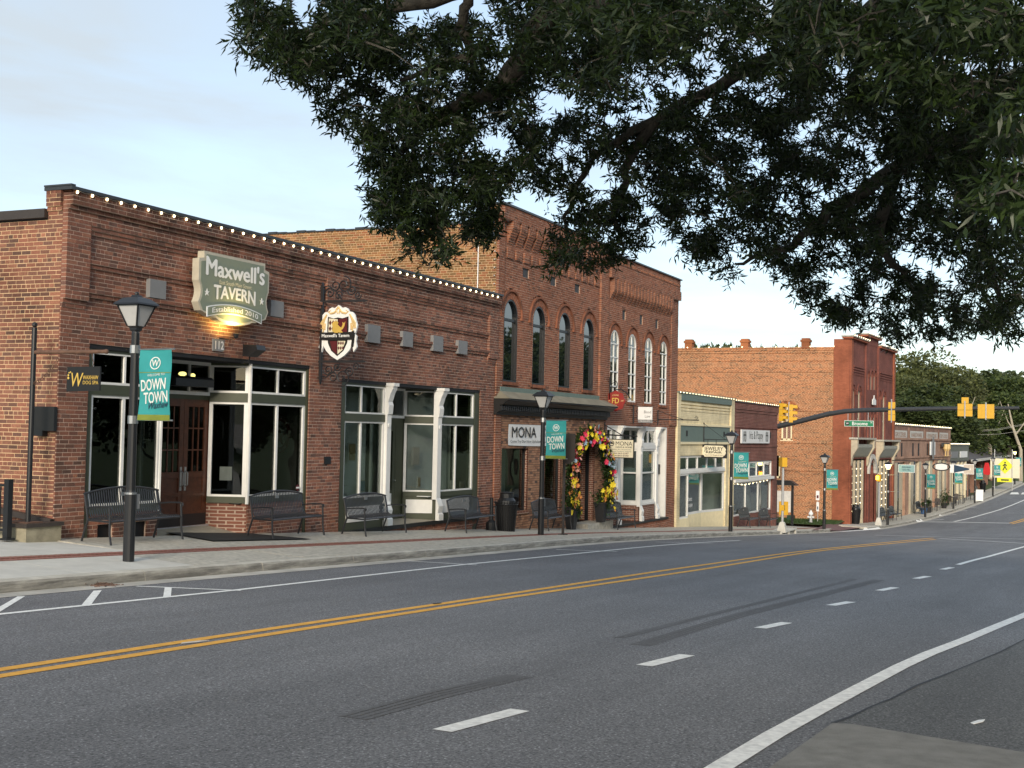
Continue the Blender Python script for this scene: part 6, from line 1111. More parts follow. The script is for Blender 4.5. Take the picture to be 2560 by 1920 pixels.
a = zc(2111, 1051); b = zc(2184, 1067); sn = thing('street_name_sign', 'green street name sign hanging from the mast arm', 'sign', (XM, (a.y+b.y)/2, (a.z+b.z)/2), -math.pi/2); hw = (a.y-b.y)/2; hh = (a.z-b.z)/2; mb = MB(); mb.box(-hw, hw, -.015, .015, -hh, hh); build('edge', mb, 'sign_white', sn); mb = MB(); mb.box(-hw+.02, hw-.02, -.02, -.0155, -hh+.02, hh-.02); build('face', mb, 'green_sign', sn)
text('Broome', sn, 'sign_white', .05, -.09, .2, y=-.025, w=.85, bold=.015); text('St', sn, 'sign_white', hw-.12, .03, .09, y=-.025, bold=.015); mb = MB(); mb.prism(arc(-hw+.17, 0, .12, 0, 360, 16)[:-1], -.024, -.02); build('emblem', mb, 'black_paint', sn); text('W', sn, 'sign_white', -hw+.17, -.05, .1, y=-.027, bold=.02); mb = MB()
for x in (-hw+.2, hw-.3): mb.box(x-.02, x+.02, -.01, .01, hh, hh+.5)
split('hanger', mb, 'steel', sn)
def ped_pole(px, py, htop, label, hl):
    p = gp(px, py); r = thing('crossing_post', label, 'signal post', p); mb = MB(); mb.lathe([(.28, 0), (.27, .12), (.16, .42), (.12, .48)], p, 4, rot=.5); build('base', mb, 'concrete', r); mb = MB(); mb.tube([(p.x, p.y, p.z+.45), (p.x, p.y, p.z+htop)], .06, 10); build('pole', mb, 'silver', r)
    for off, rot in hl:
        mb = MB(); c, s = math.cos(rot), math.sin(rot); bx = [(-.2, -.12), (.2, -.12), (.2, .12), (-.2, .12)]; pts = [(p.x+off[0]+c*a-s*b, p.y+off[1]+s*a+c*b) for a, b in bx]; mb.prism(pts, p.z+htop+off[2], p.z+htop+off[2]+.42, 'z'); build('pedestrian_head', mb, 'yellow_signal', r)
    return p, r
p, r = ped_pole(1955.5, 1331, 3.0, 'silver pedestrian signal post with yellow head on a concrete foot by the dark red shop', [((0, .0, 0), .6)]); mb = MB(); mb.box(p.x-.1, p.x+.1, p.y-.09, p.y+.09, p.z+1.0, p.z+1.25); build('button_box', mb, 'yellow_signal', r)
p2, r2 = ped_pole(2196.5, 1313, 2.75, 'silver pedestrian signal post with glowing orange hand before the red hall', [((0, 0, 0), .0)]); mb = MB(); mb.box(p2.x-.235, p2.x-.205, p2.y-.02, p2.y+.16, p2.z+2.85, p2.z+3.1); build('hand_light', mb, 'hand_lit', r2)
hp = onX(2027, 1306, 79.6); hp.z = gz(79.6, hp.y) if 0 else hp.z; hy = thing('hydrant', 'white topped fire hydrant on the grass by the orange wall', 'hydrant', hp); z = hp.z
mb = MB(); mb.lathe([(.13, 0), (.13, .05), (.10, .06), (.10, .42), (.14, .44), (.14, .49)], (hp.x, hp.y, z), 12); build('barrel', mb, 'silver', hy); mb = MB(); mb.lathe([(.15, .49), (.13, .58), (.07, .68), (.04, .70), (.04, .76)], (hp.x, hp.y, z), 12); build('bonnet', mb, 'sign_white', hy)
for a in (math.pi/2, -math.pi/2, math.pi): mb = MB(); d = Vector((math.cos(a), math.sin(a), 0)); mb.tube([Vector((hp.x, hp.y, z+.32))+d*.08, Vector((hp.x, hp.y, z+.32))+d*.2], .06, 8); build('nozzle', mb, 'sign_white', hy)
np1 = onX(2044, 1305, 80.3); nz1 = thing('no_parking_sign', 'narrow white no parking signs stacked on a thin post by the orange wall', 'sign', np1); mb = MB(); mb.tube([np1, np1+Vector((0, 0, 1.95))], .02, 6); build('post', mb, 'steel', nz1)
for i, (a, b) in enumerate((((2040, 1227), (2048.5, 1250.5)), ((2041, 1255), (2047.5, 1278.5)))): q0, q1 = onX(*a, 80.25), onX(*b, 80.25); build('plate', MB().box(80.24, 80.26, q1.y, q0.y, q1.z, q0.z), 'sign_white', nz1); build('mark', MB().box(80.23, 80.239, q1.y+.05, q0.y-.05, q1.z+.12, q1.z+.3), 'maroon' if i == 0 else 'banner_navy', nz1)
q0, q1 = onX(1967, 1288, 80.6), onX(1982, 1306, 80.6); solo('utility_box', MB().box(80.6, 81.2, q1.y, q0.y, q1.z, q0.z), 'green_box', 'dark green utility box at the foot of the orange wall', 'utility box')
kp = onX(1957, 1318, 72.6); kk = thing('map_kiosk', 'black map kiosk with pitched roof behind the signal post', 'kiosk', kp); kz = kp.z-.05
for s in (-.52, .42): build('post', MB().box(72.54, 72.68, kp.y+s-.06, kp.y+s+.06, kz, kz+2.45), 'black_metal', kk)
mb = MB(); mb.prism([(kp.y-.85, kz+2.42), (kp.y+.75, kz+2.42), (kp.y+.35, kz+2.7), (kp.y-.45, kz+2.7)], 72.3, 72.9, 'x'); build('roof', mb, 'black_metal', kk); build('panel', MB().box(72.58, 72.64, kp.y-.44, kp.y+.34, kz+.9, kz+2.1), 'poster', kk); build('lower_panel', MB().box(72.5, 72.57, kp.y-.3, kp.y+.2, kz+.75, kz+1.5), 'yellow_signal', kk)
mb = MB(); pts = [onX(*q, 79.5) for q in ((1975, 1309), (2120, 1312))]; 
gy0, gy1 = pts[1].y, pts[0].y
sheet('verge', [78.6, 79.5, 80.5, 82.0], lambda X: (14.2, 24), 'turf', lambda X, Y: zr(78.6, 13)+.16+.03*(X-78.6), ny=6)
mb = MB()
for _ in range(9000):
    x = random.uniform(78.7, 81.95); y = random.uniform(14.3, 21); z = zr(78.6, 13)+.16+.03*(x-78.6); h = random.uniform(.04, .12); a = random.uniform(0, 6.3); w = .012
    mb.add([(x-w*math.cos(a), y-w*math.sin(a), z), (x+w*math.cos(a), y+w*math.sin(a), z), (x+random.gauss(0, .03), y+random.gauss(0, .03), z+h)], [(0, 1, 2)], random.uniform(.01, 1))
build('verge_grass', mb, 'green_leaf', label='strip of short green grass below the orange side wall', cat='grass', kind='stuff')
dp = gp(2022, 1337); dp = Vector((min(dp.x, 70.), kerb(dp.x)-.03, zr(min(dp.x, 70.), kerb(dp.x)))); di = thing('storm_drain', 'concrete kerb inlet with two dark openings at the street corner', 'storm drain', dp); mb = MB(); mb.box(dp.x-1.6, dp.x+1.7, dp.y-.05, dp.y+.7, dp.z+.12, dp.z+.17); build('lid', mb, 'concrete', di)
for a, b in ((-1.6, -1.4), (0, .2), (1.5, 1.7)): build('pillar', MB().box(dp.x+a, dp.x+b, dp.y-.03, dp.y+.68, dp.z-.1, dp.z+.119), 'concrete', di)
build('opening', MB().box(dp.x-1.4, dp.x+1.5, dp.y+.1, dp.y+.15, dp.z-.1, dp.z+.118), 'dark', di)
# ------------------------------------------------------------------ far pavement: hanging signs, tables, crossing sign
def fsign(label, px0, py0, px1, py1, m, txt=None, tm='black_paint', dx=0.):
    lx, _ = onD((px0+px1)/2, 1150); X = 82+lx+dx; a = onX(px0, py0, X); b = onX(px1, py1, X); r = thing('hanging_shop_sign', label, 'sign', (X, (a.y+b.y)/2, (a.z+b.z)/2), -math.pi/2); hw = (a.y-b.y)/2; hh = (a.z-b.z)/2
    mb = MB(); mb.box(-hw, hw, -.03, .03, -hh, hh); build('edge', mb, 'sign_white', r); mb = MB(); mb.box(-hw*.95, hw*.95, -.035, -.0305, -hh*.9, hh*.9); build('face', mb, m, r); mb = MB(); mb.tube([(-hw-.4, 0, hh+.25), (hw, 0, hh+.25)], .03, 5); build('arm', mb, 'black_iron', r)
    for t_, z_, h_, w_ in (txt or []): text(t_, r, tm, 0, z_*hh, h_*hh, y=-.04, w=w_*hw*2, bold=.02)
    return r
fsign('pale teal hanging shop sign with two text lines', 2246, 1161, 2287, 1182, 'teal_pale', [('ZION GRAIN', .15, .4, .55), ('AND MILL', -.5, .4, .5)], 'banner_navy', -16)
o = fsign('white hanging shop sign with black oval', 2339, 1158, 2368, 1176, 'sign_white', None, dx=-22); mb = MB(); mb.ring([(.62*math.cos(t*math.pi/12), .3*math.sin(t*math.pi/12)) for t in range(24)], [(.52*math.cos(t*math.pi/12), .22*math.sin(t*math.pi/12)) for t in range(24)], -.05, -.04); build('oval', mb, 'black_paint', o)
o = fsign('white hanging shop sign with black arrow shape', 2375, 1161, 2409, 1183, 'sign_white', None, dx=-24); mb = MB(); mb.prism([(-.2, .3), (.9, .05), (.9, -.05), (-.2, -.3)], -.05, -.04); build('arrow', mb, 'banner_navy', o)
fsign('tan square hanging shop sign with white letters', 2409, 1160, 2435, 1186, 'tan_sign', [('828', -.2, .4, .4)], 'sign_white', -22)
def wallsign(label, px0, py0, px1, py1, m, name='wall_sign'):
    a, z1 = onD(px0, py0); b, z0 = onD(px1, py1); mb = MB(); mb.box(a, b, -.22, -.14, z0, z1); return solo(name, xf(mb), m, label, 'sign')
a, z1 = onD(2320, 1104); b, z0 = onD(2331.5, 1137); ws = thing('wall_sign', 'tall white wall sign with grey oval on the brown store row', 'sign', xf(MB().add([(a, -.2, z0)], [])).v[0]); build('board', xf(MB().box(a, b, -.22, -.14, z0, z1)), 'sign_white', ws)
a, z = onD(2325.8, 1121); mb = MB(); mb.prism([(a+.55*math.cos(t*math.pi/10), z+1.0*math.sin(t*math.pi/10)) for t in range(20)], -.25, -.225); build('oval', xf(mb), 'grey_plate', ws)
wallsign('dark lettered wall sign above two wine glasses on the brown store row', 2349, 1107, 2366, 1117, 'black_iron')
for px in (2355, 2361): a, z = onD(px, 1123); mb = MB(); mb.lathe([(.2, -.6), (.05, -.55), (.05, -.2), (.22, .05), (.2, .45), (.17, .45)], (a, -.3, z), 8); solo('wine_glass_sign', xf(mb), 'gold_pale', 'gold wine glass shaped sign on the brown store row', 'sign', group='wine glass signs')
def make_table(label, loc):
    r = thing('cafe_table', label, 'table', loc, group='cafe tables on the far pavement', local=True); mb = MB(); mb.box(-.5, .5, -.4, .4, .7, .74); build('table_top', mb, 'brown_metal', r)
    for x in (-.42, .42):
        for y in (-.33, .33): build('leg', MB().box(x-.02, x+.02, y-.02, y+.02, 0, .7), 'black_metal', r)
    return r
def make_chair(label, loc, rot=0.):
    r = thing('cafe_chair', label, 'chair', loc, rot, group='cafe chairs on the far pavement', local=True); build('seat', MB().box(-.22, .22, -.22, .22, .43, .46), 'brown_metal', r); mb = MB(); mb.prism([(-.22, .46), (.22, .46), (.22, .9), (.1, .97), (-.1, .97), (-.22, .9)], .19, .22); build('backrest', mb, 'brown_metal', r)
    for x in (-.2, .2):
        for y in (-.2, .2): build('leg', MB().box(x-.015, x+.015, y-.015, y+.015, 0, .43), 'black_metal', r)
    return r
fp = lambda px, py, o: (lambda lx: (82+lx, 14-.05*lx-o, zs(82+lx, 14-.05*lx-o)))(onD(px, py)[0])
t0 = make_table('small cafe table before the tan storefront, left of the dark shrub', fp(2306, 1270, .8)); dup(t0, fp(2356, 1255, .8), label='brown cafe table before the last bay of the brown row'); dup(t0, fp(2372, 1250, .9), label='cafe table beside the end pier of the brown row')
c0 = make_chair('cafe chair left of the first cafe table', fp(2297, 1270, .8), 1.5)
for px, ro, lab in ((2315, -1.5, 'cafe chair right of the first cafe table'), (2347, 1.4, 'cafe chair left of the brown cafe table'), (2364, -1.4, 'cafe chair between the two far cafe tables'), (2380, 0., 'cafe chair past the end of the brown row'), (2396, .2, 'dark cafe chair before the grey-green shop'), (2404, -.2, 'second dark cafe chair before the grey-green shop')): dup(c0, fp(px, 1255, .9), ro, label=lab)
for px, lab, pm_ in ((2291, 'dark potted plant beside the small cafe table', 'pot'), (2332, 'bushy potted shrub before the brown store row', 'pot'), (2279, 'small blue pot on the far pavement', 'blue')):
    q = fp(px, 1260, .9); r = thing('potted_plant', lab, 'plant', q); mb = MB(); mb.lathe([(.2, 0), (.28, .45), (.25, .45)], q, 10); build('pot', mb, pm_, r); mb = MB(); leaves(mb, (q[0], q[1], q[2]+.8), 220 if 'shrub' in lab else 80, .28 if 'shrub' in lab else .14, .22); build('foliage', mb, 'green_leaf', r, kind='stuff')
q = gp(2449, 1252); ab = thing('folding_sign', 'white folding pavement sign near the far kerb', 'sign', q); mb = MB(); mb.add([(q.x-.25, q.y+.35, q.z), (q.x-.25, q.y-.35, q.z), (q.x, q.y-.33, q.z+1.05), (q.x, q.y+.33, q.z+1.05)], [(0, 1, 2, 3)]); build('front_panel', mb, 'sign_white', ab); mb = MB(); mb.add([(q.x+.25, q.y+.35, q.z), (q.x+.25, q.y-.35, q.z), (q.x+.02, q.y-.36, q.z+1.07), (q.x+.02, q.y+.36, q.z+1.07)], [(3, 2, 1, 0)]); build('back_panel', mb, 'black_paint', ab)
XC = 150.; q = onX(2508, 1222, XC); cs = thing('crossing_sign', 'yellow diamond pedestrian crossing sign with plates below', 'sign', q)
for dy in (-.9, 0.9): mb = MB(); mb.tube([(XC, q.y+dy, gz(XC, q.y)-.1), (XC, q.y+dy, q.z+4.3)], .05, 6); build('post', mb, 'steel', cs)
c_ = onX(2512.5, 1165, XC); d_ = .85; build('backing', MB().box(XC+.02, XC+.05, c_.y-1.5, c_.y+1.5, c_.z-1.3, c_.z+.8), 'sign_cream', cs); mb = MB(); mb.prism([(c_.y, c_.z-d_), (c_.y+d_, c_.z), (c_.y, c_.z+d_), (c_.y-d_, c_.z)], XC-.02, XC+.01, 'x'); build('diamond', mb, 'ped_yellow', cs)
mb = MB(); mb.ball((XC-.03, c_.y, c_.z+.38), .03, .09, .09)
for a in ([(0, .25), (0, -.05)], [(0, -.05), (.2, -.45)], [(0, -.05), (-.18, -.42)], [(0, .22), (.2, .0)], [(0, .22), (-.2, .02)]): mb.tube([(XC-.03, c_.y+y, c_.z+z) for y, z in a], .06, 5)
split('walking_figure', mb, 'black_paint', cs)
build('arrow_plate', MB().box(XC-.02, XC+.01, c_.y-.8, c_.y+.8, c_.z-1.75, c_.z-1.3), 'ped_yellow', cs); build('arrow', MB().box(XC-.03, XC-.021, c_.y-.4, c_.y+.4, c_.z-1.6, c_.z-1.45), 'black_paint', cs)
XR = 158.; q = onX(2467, 1172, XR); rc = thing('red_shirt', 'bright red garment hung up in the dark porch', 'garment', (XR, q.y, q.z-.9)); mb = MB(); mb.prism([(q.y-.24, q.z-.72), (q.y+.26, q.z-.66), (q.y+.42, q.z-.45), (q.y+.2, q.z+.7), (q.y-.2, q.z+.7), (q.y-.46, q.z-.5)], XR-.1, XR+.05, 'x'); build('cloth', mb, 'red_cloth', rc)
# ------------------------------------------------------------------ trees
def npmesh(name, V, F, rnd, m, nverts):
    me = bpy.data.meshes.new(name); nf = len(F); me.vertices.add(len(V)); me.vertices.foreach_set('co', V.astype(np.float32).ravel()); me.loops.add(nf*nverts); me.loops.foreach_set('vertex_index', F.astype(np.int32).ravel()); me.polygons.add(nf); me.polygons.foreach_set('loop_start', np.arange(0, nf*nverts, nverts, dtype=np.int32)); me.update(calc_edges=True)
    at = me.attributes.new('rnd', 'FLOAT', 'FACE'); at.data.foreach_set('value', rnd.astype(np.float32)); me.materials.append(MATS[m]); return me
def leaf_quads(C, D, ln, wd, rng_):
    n = len(C); D = D/np.linalg.norm(D, axis=1, keepdims=True); U = rng_.normal(size=(n, 3)); Sx = np.cross(D, U); Sx /= np.linalg.norm(Sx, axis=1, keepdims=True)+1e-9; Nn = np.cross(Sx, D)
    l = ln[:, None]; w = wd[:, None]; V = np.stack([C, C+D*l*.45+Sx*w+Nn*l*.05, C+D*l-Nn*l*.12, C+D*l*.45-Sx*w+Nn*l*.05], 1).reshape(-1, 3); F = np.arange(n*4).reshape(n, 4); return V, F
rg = np.random.default_rng(3)
def crown_mesh(name, rx, rz, nlobe, nper, size, m, flat=.8, base=.25):
    # leaf clumps spread over many uneven lobes
    C = []; D = []
    for k in range(nlobe):
        t = rg.uniform(0, 2*np.pi); h = rg.uniform(base, 1.0); rr = rx*np.sqrt(max(0, 1-((h-.5)/.62)**2))*rg.uniform(.25, .95); c = np.array([rr*np.cos(t), rr*np.sin(t), h*rz]); r = rx*rg.uniform(.22, .42)
        u = rg.normal(size=(nper, 3)); u /= np.linalg.norm(u, axis=1, keepdims=True); rad = r*rg.uniform(.55, 1.08, size=(nper, 1))**.6
        C.append(c+u*rad*np.array([1, 1, flat])); D.append(u+rg.normal(size=(nper, 3))*.7+np.array([0, 0, -.1]))
    C = np.concatenate(C); D = np.concatenate(D); n = len(C); V, F = leaf_quads(C, D, size*rg.uniform(.6, 1.4, n), size*rg.uniform(.22, .42, n), rg); return npmesh(name, V, F, rg.uniform(0.01, 1, n), m, 4)
def trunk_mesh(h, r, lean=.0, m='bark', limbs=5, spread=2.):
    mb = MB(); mb.tube([(0, 0, -.5), (lean*.1, 0, h*.3), (lean*.4, 0, h*.65), (lean, 0, h)], [r*1.2, r, r*.7, r*.3], 8)
    for k in range(limbs):
        a = k*2.4+.3; z = h*(.35+.1*k); d = Vector((math.cos(a), math.sin(a), .7)); b = Vector((lean*.3, 0, z)); mb.tube([b, b+d*spread*.5, b+d*spread+Vector((0, 0, spread*.4))], [r*.5, r*.3, r*.1], 6)
    me = mb.mesh('trunk'); me.materials.append(MATS[m]); return me
CR = [crown_mesh('crown', 4.6, 12.5, 46, 150, .55, 'far_leaf'), crown_mesh('crown', 5.4, 10.5, 52, 150, .55, 'far_leaf'), crown_mesh('crown', 4.0, 14.5, 46, 140, .55, 'far_leaf', base=.15), crown_mesh('crown', 5.2, 9.0, 44, 220, .34, 'pine_leaf', .75, .3)]
TR = [trunk_mesh(9, .28), trunk_mesh(8, .3), trunk_mesh(11, .25), trunk_mesh(10, .3)]
def tree(label, x, y, z, k, sx=1., sz=1., group='trees behind the shops', lift=3.0):
    r = thing('tree', label, 'tree', (x, y, z), local=True, group=group); r.rotation_euler = (0, 0, rg.uniform(0, 6.28))
    a = bpy.data.objects.new('trunk', TR[k]); link(a, r); a.scale = (sx, sx, sz); c = bpy.data.objects.new('crown', CR[k]); link(c, r); c.location = (0, 0, lift*sz); c.scale = (sx, sx, sz); return r
def skytree(label, px, py, X, k, sx=1., group='trees behind the shops', lift=3.0):      # top of crown at this pixel, standing at X
    p = onX(px, py, X); hgt = max(v.co.z for v in CR[k].vertices)*.98+lift; z0 = zprof(X, _ZF)-.4; return tree(label, X, p.y, z0, k, sx, (p.z-z0)/hgt, group, lift)
for i, (px, py, X, k, s) in enumerate(((2290, 872, 190, 3, 1.5), (2370, 905, 200, 3, 1.3), (2262, 930, 175, 3, 1.1))): skytree(['olive green domed tree just above the red hall roof', 'lower olive domed tree beside the tallest dome', 'small olive domed tree close to the red hall wall'][i], px, py, X, k, s)
wood = ((2330, 960, 170, 0, 1.2), (2300, 1000, 160, 1, 1.), (2260, 985, 158, 2, 1.), (2385, 1000, 176, 1, 1.1), (2420, 985, 215, 0, 1.5), (2460, 935, 235, 1, 1.6), (2500, 925, 245, 0, 1.6), (2540, 930, 240, 2, 1.7), (2575, 940, 230, 1, 1.5), (2480, 975, 210, 2, 1.4), (2525, 985, 205, 0, 1.3), (2560, 990, 212, 1, 1.3), (2440, 1010, 205, 1, 1.2), (2405, 1040, 190, 0, 1.1), (2590, 1000, 220, 0, 1.4), (2350, 1030, 165, 1, 1.), (2470, 1050, 215, 1, 1.3), (2510, 1060, 212, 0, 1.3), (2545, 1055, 214, 1, 1.3), (2620, 960, 240, 0, 1.6))
for px, py, X, k, s in wood: skytree('leafy tree in the wood behind the far shops', px, py, X, k, s, 'trees of the wood behind the far shops')
for px, py, X in ((1783, 860, 150), (1812, 861, 152), (1840, 868, 155), (1958, 866, 150)): skytree('treetop showing above the orange building roofline', px, py, X, 1, .9, 'treetops above the orange roofline')
for i, (px0, py0, px1, py1, X) in enumerate(((2420, 1020, 2476, 1123, 178), (2476, 1123, 2470, 1040, 180), (2520, 1010, 2552, 1125, 176), (2396, 1105, 2394, 1020, 170))):
    a = onX(px1 if py1 > py0 else px0, max(py0, py1), X); b = onX(px0 if py1 > py0 else px1, min(py0, py1), X); g = zprof(X, _ZF); r = thing('bare_tree', ['slanting pale bare trunk rising over the brown roof', 'upright pale forked bare trunk over the brown roof', 'pale bare forked trunk beside the wires', 'thin pale bare trunk behind the brown store row'][i], 'tree', (a.x, a.y, g), group='pale bare trunks over the brown roof')
    mb = MB(); mb.tube([(a.x, a.y, g-.3), a, a.lerp(b, .5)+Vector((0, .2, 0)), b], [.28, .22, .16, .07], 7); build('trunk', mb, 'pale_bark', r)
    for s in (-1, 1): mb = MB(); c = a.lerp(b, .35); mb.tube([c, c+Vector((0, s*1.0, 1.5)), c+Vector((0, s*2.0, 4.2))], [.1, .07, .03], 5); build('limb', mb, 'pale_bark', r)
for i, (k, y) in enumerate(((.0, 0), (.35, .4), (-2.6, -2.0))):
    a = onX(2392, 1080 if k > -1 else 1108, 172); b = onX(2600, 1052 if k > -1 else 1092, 172); mb = MB(); mb.tube([(172, a.y+12, a.z-1.4-k*.4), (172, a.y, a.z-k*.4), (172, (a.y+b.y)/2, (a.z+b.z)/2-.3-k*.4), (172, b.y, b.z-k*.4)], .014, 4); solo('power_line', mb, 'wire', ['upper power line crossing before the wood', 'second power line just below the upper one', 'lowest power line crossing above the brown roof'][i], 'power line')
# trees over the road from the shops (they show in the window panes)
for i, x in enumerate(np.arange(-6, 190, 6.5)): tree('leafy tree standing across the street from the shops', float(x)+rg.uniform(-2, 2), -26+rg.uniform(-5, 4), float(zprof(x))-.3, int(rg.integers(0, 3)), 1.15, rg.uniform(.8, 1.1), 'trees across the street')
# the willow oak overhead
oak = thing('willow_oak', 'large willow oak spreading dark narrow leaves over the street', 'tree', (4.5, -5.0, float(zr(4.5, -5.0)))); T0 = Vector((4.5, -5.0, zr(4.5, -5)))
PX = lambda x, y, d: ray(x, y)*d
limbs = [([T0+Vector((0, 0, -.3)), T0+Vector((0, 0, 2.2)), T0+Vector((.2, .3, 4.0)), T0+Vector((.4, .8, 5.6)), T0+Vector((.6, 1.2, 8.5))], [.48, .38, .33, .27, .12], 'trunk'),
 ([T0+Vector((.3, .6, 4.9)), PX(2250, -330, 7.6), PX(1850, -120, 8.6), PX(1600, -20, 9.2), PX(1450, 15, 9.6), PX(1365, 45, 9.8), PX(1310, 130, 10), PX(1265, 203, 10.1), PX(1210, 235, 10.3), PX(1150, 262, 10.4), PX(1057, 312, 10.6), PX(990, 390, 10.7), PX(960, 470, 10.8)], [.2, .17, .15, .13, .115, .105, .095, .085, .06, .05, .04, .028, .015], 'limb'),
 ([PX(1450, 15, 9.6), PX(1250, -30, 9.7), PX(1080, 5, 9.7), PX(960, 30, 9.6), PX(860, 50, 9.5), PX(740, 80, 9.5), PX(650, 80, 9.5)], [.07, .06, .05, .04, .035, .025, .01], 'limb'),
 ([PX(1150, -22, 9.7), PX(1160, 20, 9.75), PX(1165, 90, 9.9), PX(1180, 150, 10), PX(1080, 170, 10), PX(1000, 200, 10)], [.045, .042, .038, .034, .025, .015], 'limb'),
 ([T0+Vector((.2, .4, 3.6)), PX(2700, 150, 6.5), PX(2450, 310, 9.), PX(2238, 423, 10.5), PX(2130, 500, 11.2), PX(2005, 586, 11.8), PX(1900, 640, 12.2), PX(1840, 660, 12.4)], [.15, .11, .085, .065, .055, .042, .025, .012], 'limb'),
 ([PX(2238, 423, 10.5), PX(2200, 560, 11), PX(2230, 660, 11.6), PX(2300, 760, 12)], [.06, .05, .035, .015], 'limb'),
 ([T0+Vector((.4, .7, 5.2)), PX(2350, -80, 8.), PX(2030, 120, 9.3), PX(1850, 180, 10), PX(1640, 300, 10.8), PX(1500, 380, 11.2), PX(1450, 450, 11.5), PX(1410, 540, 11.7), PX(1440, 610, 11.8)], [.15, .10, .07, .055, .04, .032, .026, .02, .01], 'limb'),
 ([PX(1640, 300, 10.8), PX(1560, 430, 11.3), PX(1530, 540, 11.6), PX(1560, 620, 11.8)], [.05, .04, .028, .012], 'limb'),
 ([PX(2450, 310, 9.), PX(2420, 520, 9.8), PX(2480, 660, 10.6), PX(2500, 780, 11.2)], [.07, .055, .035, .015], 'limb')]
nodes = []
for pts, rad, nm in limbs:
    # a little natural wander between the given joints
    P = []; R = []
    for i in range(len(pts)-1):
        for t in (0, .33, .66): P.append(Vector(pts[i]).lerp(Vector(pts[i+1]), t)+Vector([random.gauss(0, .03 if t else 0) for _ in range(3)])); R.append(rad[i]+(rad[i+1]-rad[i])*t)
    P.append(Vector(pts[-1])); R.append(rad[-1]); mb = MB(); mb.tube(P, R, 9); build(nm, mb, 'bark', oak, smooth=True)
    if nm != 'trunk': nodes += [tuple(p) for p in P]
# leaf sprays: (px, py, rx, ry, distance, spread, sprays)
BL2 = [(640, 60, 50, 60, 9.4, .3, 60), (700, 110, 70, 80, 9.5, .4, 120), (690, 20, 80, 50, 9.5, .4, 110), (790, 60, 110, 90, 9.6, .5, 260), (880, 120, 100, 110, 9.8, .5, 300), (830, 230, 50, 60, 9.8, .3, 90), (770, 170, 40, 40, 9.7, .3, 40), (960, 60, 120, 90, 9.8, .6, 280), (960, 260, 70, 120, 10.2, .5, 260), (990, 400, 75, 120, 10.6, .5, 300), (1020, 520, 70, 80, 10.8, .5, 240), (1070, 600, 55, 60, 10.9, .4, 160), (1090, 200, 110, 130, 10.3, .6, 330), (1100, 380, 90, 120, 10.8, .6, 330), (1160, 510, 80, 60, 11, .5, 220), (1220, 110, 130, 110, 10.2, .7, 360), (1240, 330, 110, 120, 10.9, .6, 380), (1270, 450, 80, 60, 11.2, .5, 170), (1215, 560, 45, 40, 11.1, .4, 70),
 (1380, 60, 120, 90, 9.8, .7, 300), (1370, 230, 100, 120, 10.8, .6, 330), (1400, 380, 80, 80, 11.2, .5, 220), (1500, 120, 120, 110, 10, .7, 330), (1520, 300, 90, 110, 11, .6, 300), (1430, 600, 65, 60, 11.7, .4, 150), (1500, 480, 60, 90, 11.6, .5, 160), (1560, 560, 50, 80, 11.7, .4, 150), (1590, 430, 70, 80, 11.4, .5, 190), (1480, 640, 60, 30, 11.8, .3, 70),
 (1620, 60, 130, 90, 9.2, .8, 340), (1680, 230, 90, 70, 10.6, .6, 160), (1700, 400, 90, 100, 11.5, .6, 280), (1760, 520, 90, 90, 11.9, .6, 280), (1800, 630, 80, 50, 12.2, .4, 170), (1770, 330, 110, 90, 11, .7, 320), (1760, 60, 120, 70, 8.8, .8, 300), (1880, 390, 110, 110, 11.4, .7, 380), (1900, 560, 90, 90, 12, .6, 300), (1900, 250, 100, 70, 10.6, .7, 220), (1930, 90, 120, 90, 8.6, .9, 360), (1990, 660, 80, 70, 12.4, .5, 220), (2010, 480, 100, 100, 11.6, .7, 330), (2040, 330, 110, 110, 10.8, .8, 400), (2080, 150, 120, 120, 9, .9, 420), (2060, 760, 60, 40, 12.6, .4, 90), (2100, 640, 90, 90, 12.2, .6, 270), (2150, 500, 90, 100, 11.4, .7, 280), (2150, 750, 80, 50, 12.4, .4, 150), (2200, 350, 110, 110, 10.6, .8, 380), (2240, 650, 90, 90, 11.8, .6, 250), (2250, 190, 120, 120, 8.6, .9, 420), (2260, 790, 70, 50, 12.2, .4, 130), (2300, 500, 100, 100, 10.8, .8, 320), (2350, 720, 90, 80, 11.6, .6, 230), (2360, 330, 110, 110, 9.8, .9, 400), (2400, 140, 120, 120, 8, 1., 420), (2370, 820, 50, 40, 12, .3, 60), (2430, 560, 90, 100, 10.4, .8, 280), (2460, 730, 80, 80, 11.2, .6, 200), (2480, 400, 100, 120, 9, .9, 330), (2520, 200, 100, 130, 7.4, .9, 340), (2540, 640, 70, 110, 10.4, .6, 200), (2530, 810, 60, 40, 11.4, .4, 70), (2200, 40, 250, 60, 7.8, .9, 420), (2450, 30, 200, 60, 7, .9, 320), (2600, 400, 60, 250, 8, 1., 300)]
CX = []
for px, py, rx_, ry_, d, sp_, n in BL2:
    n = int(n*(.64 if px > 1300 else .72)); nc = max(3, n//9); a = rg.uniform(0, 2*np.pi, nc); r = np.sqrt(rg.uniform(0, 1, nc)); k_ = rg.integers(0, nc, n); sg_ = 900/d
    X_ = (px+rx_*1.15*r*np.cos(a))[k_]+rg.normal(0, .21*sg_, n); Y_ = (py+ry_*1.15*r*np.sin(a))[k_]+rg.normal(0, .16*sg_, n); D_ = (d+rg.normal(0, sp_, nc))[k_]+rg.normal(0, .1, n)
    for x, y, q in zip(X_, Y_, D_): CX.append(tuple(ray(x, y)*q))
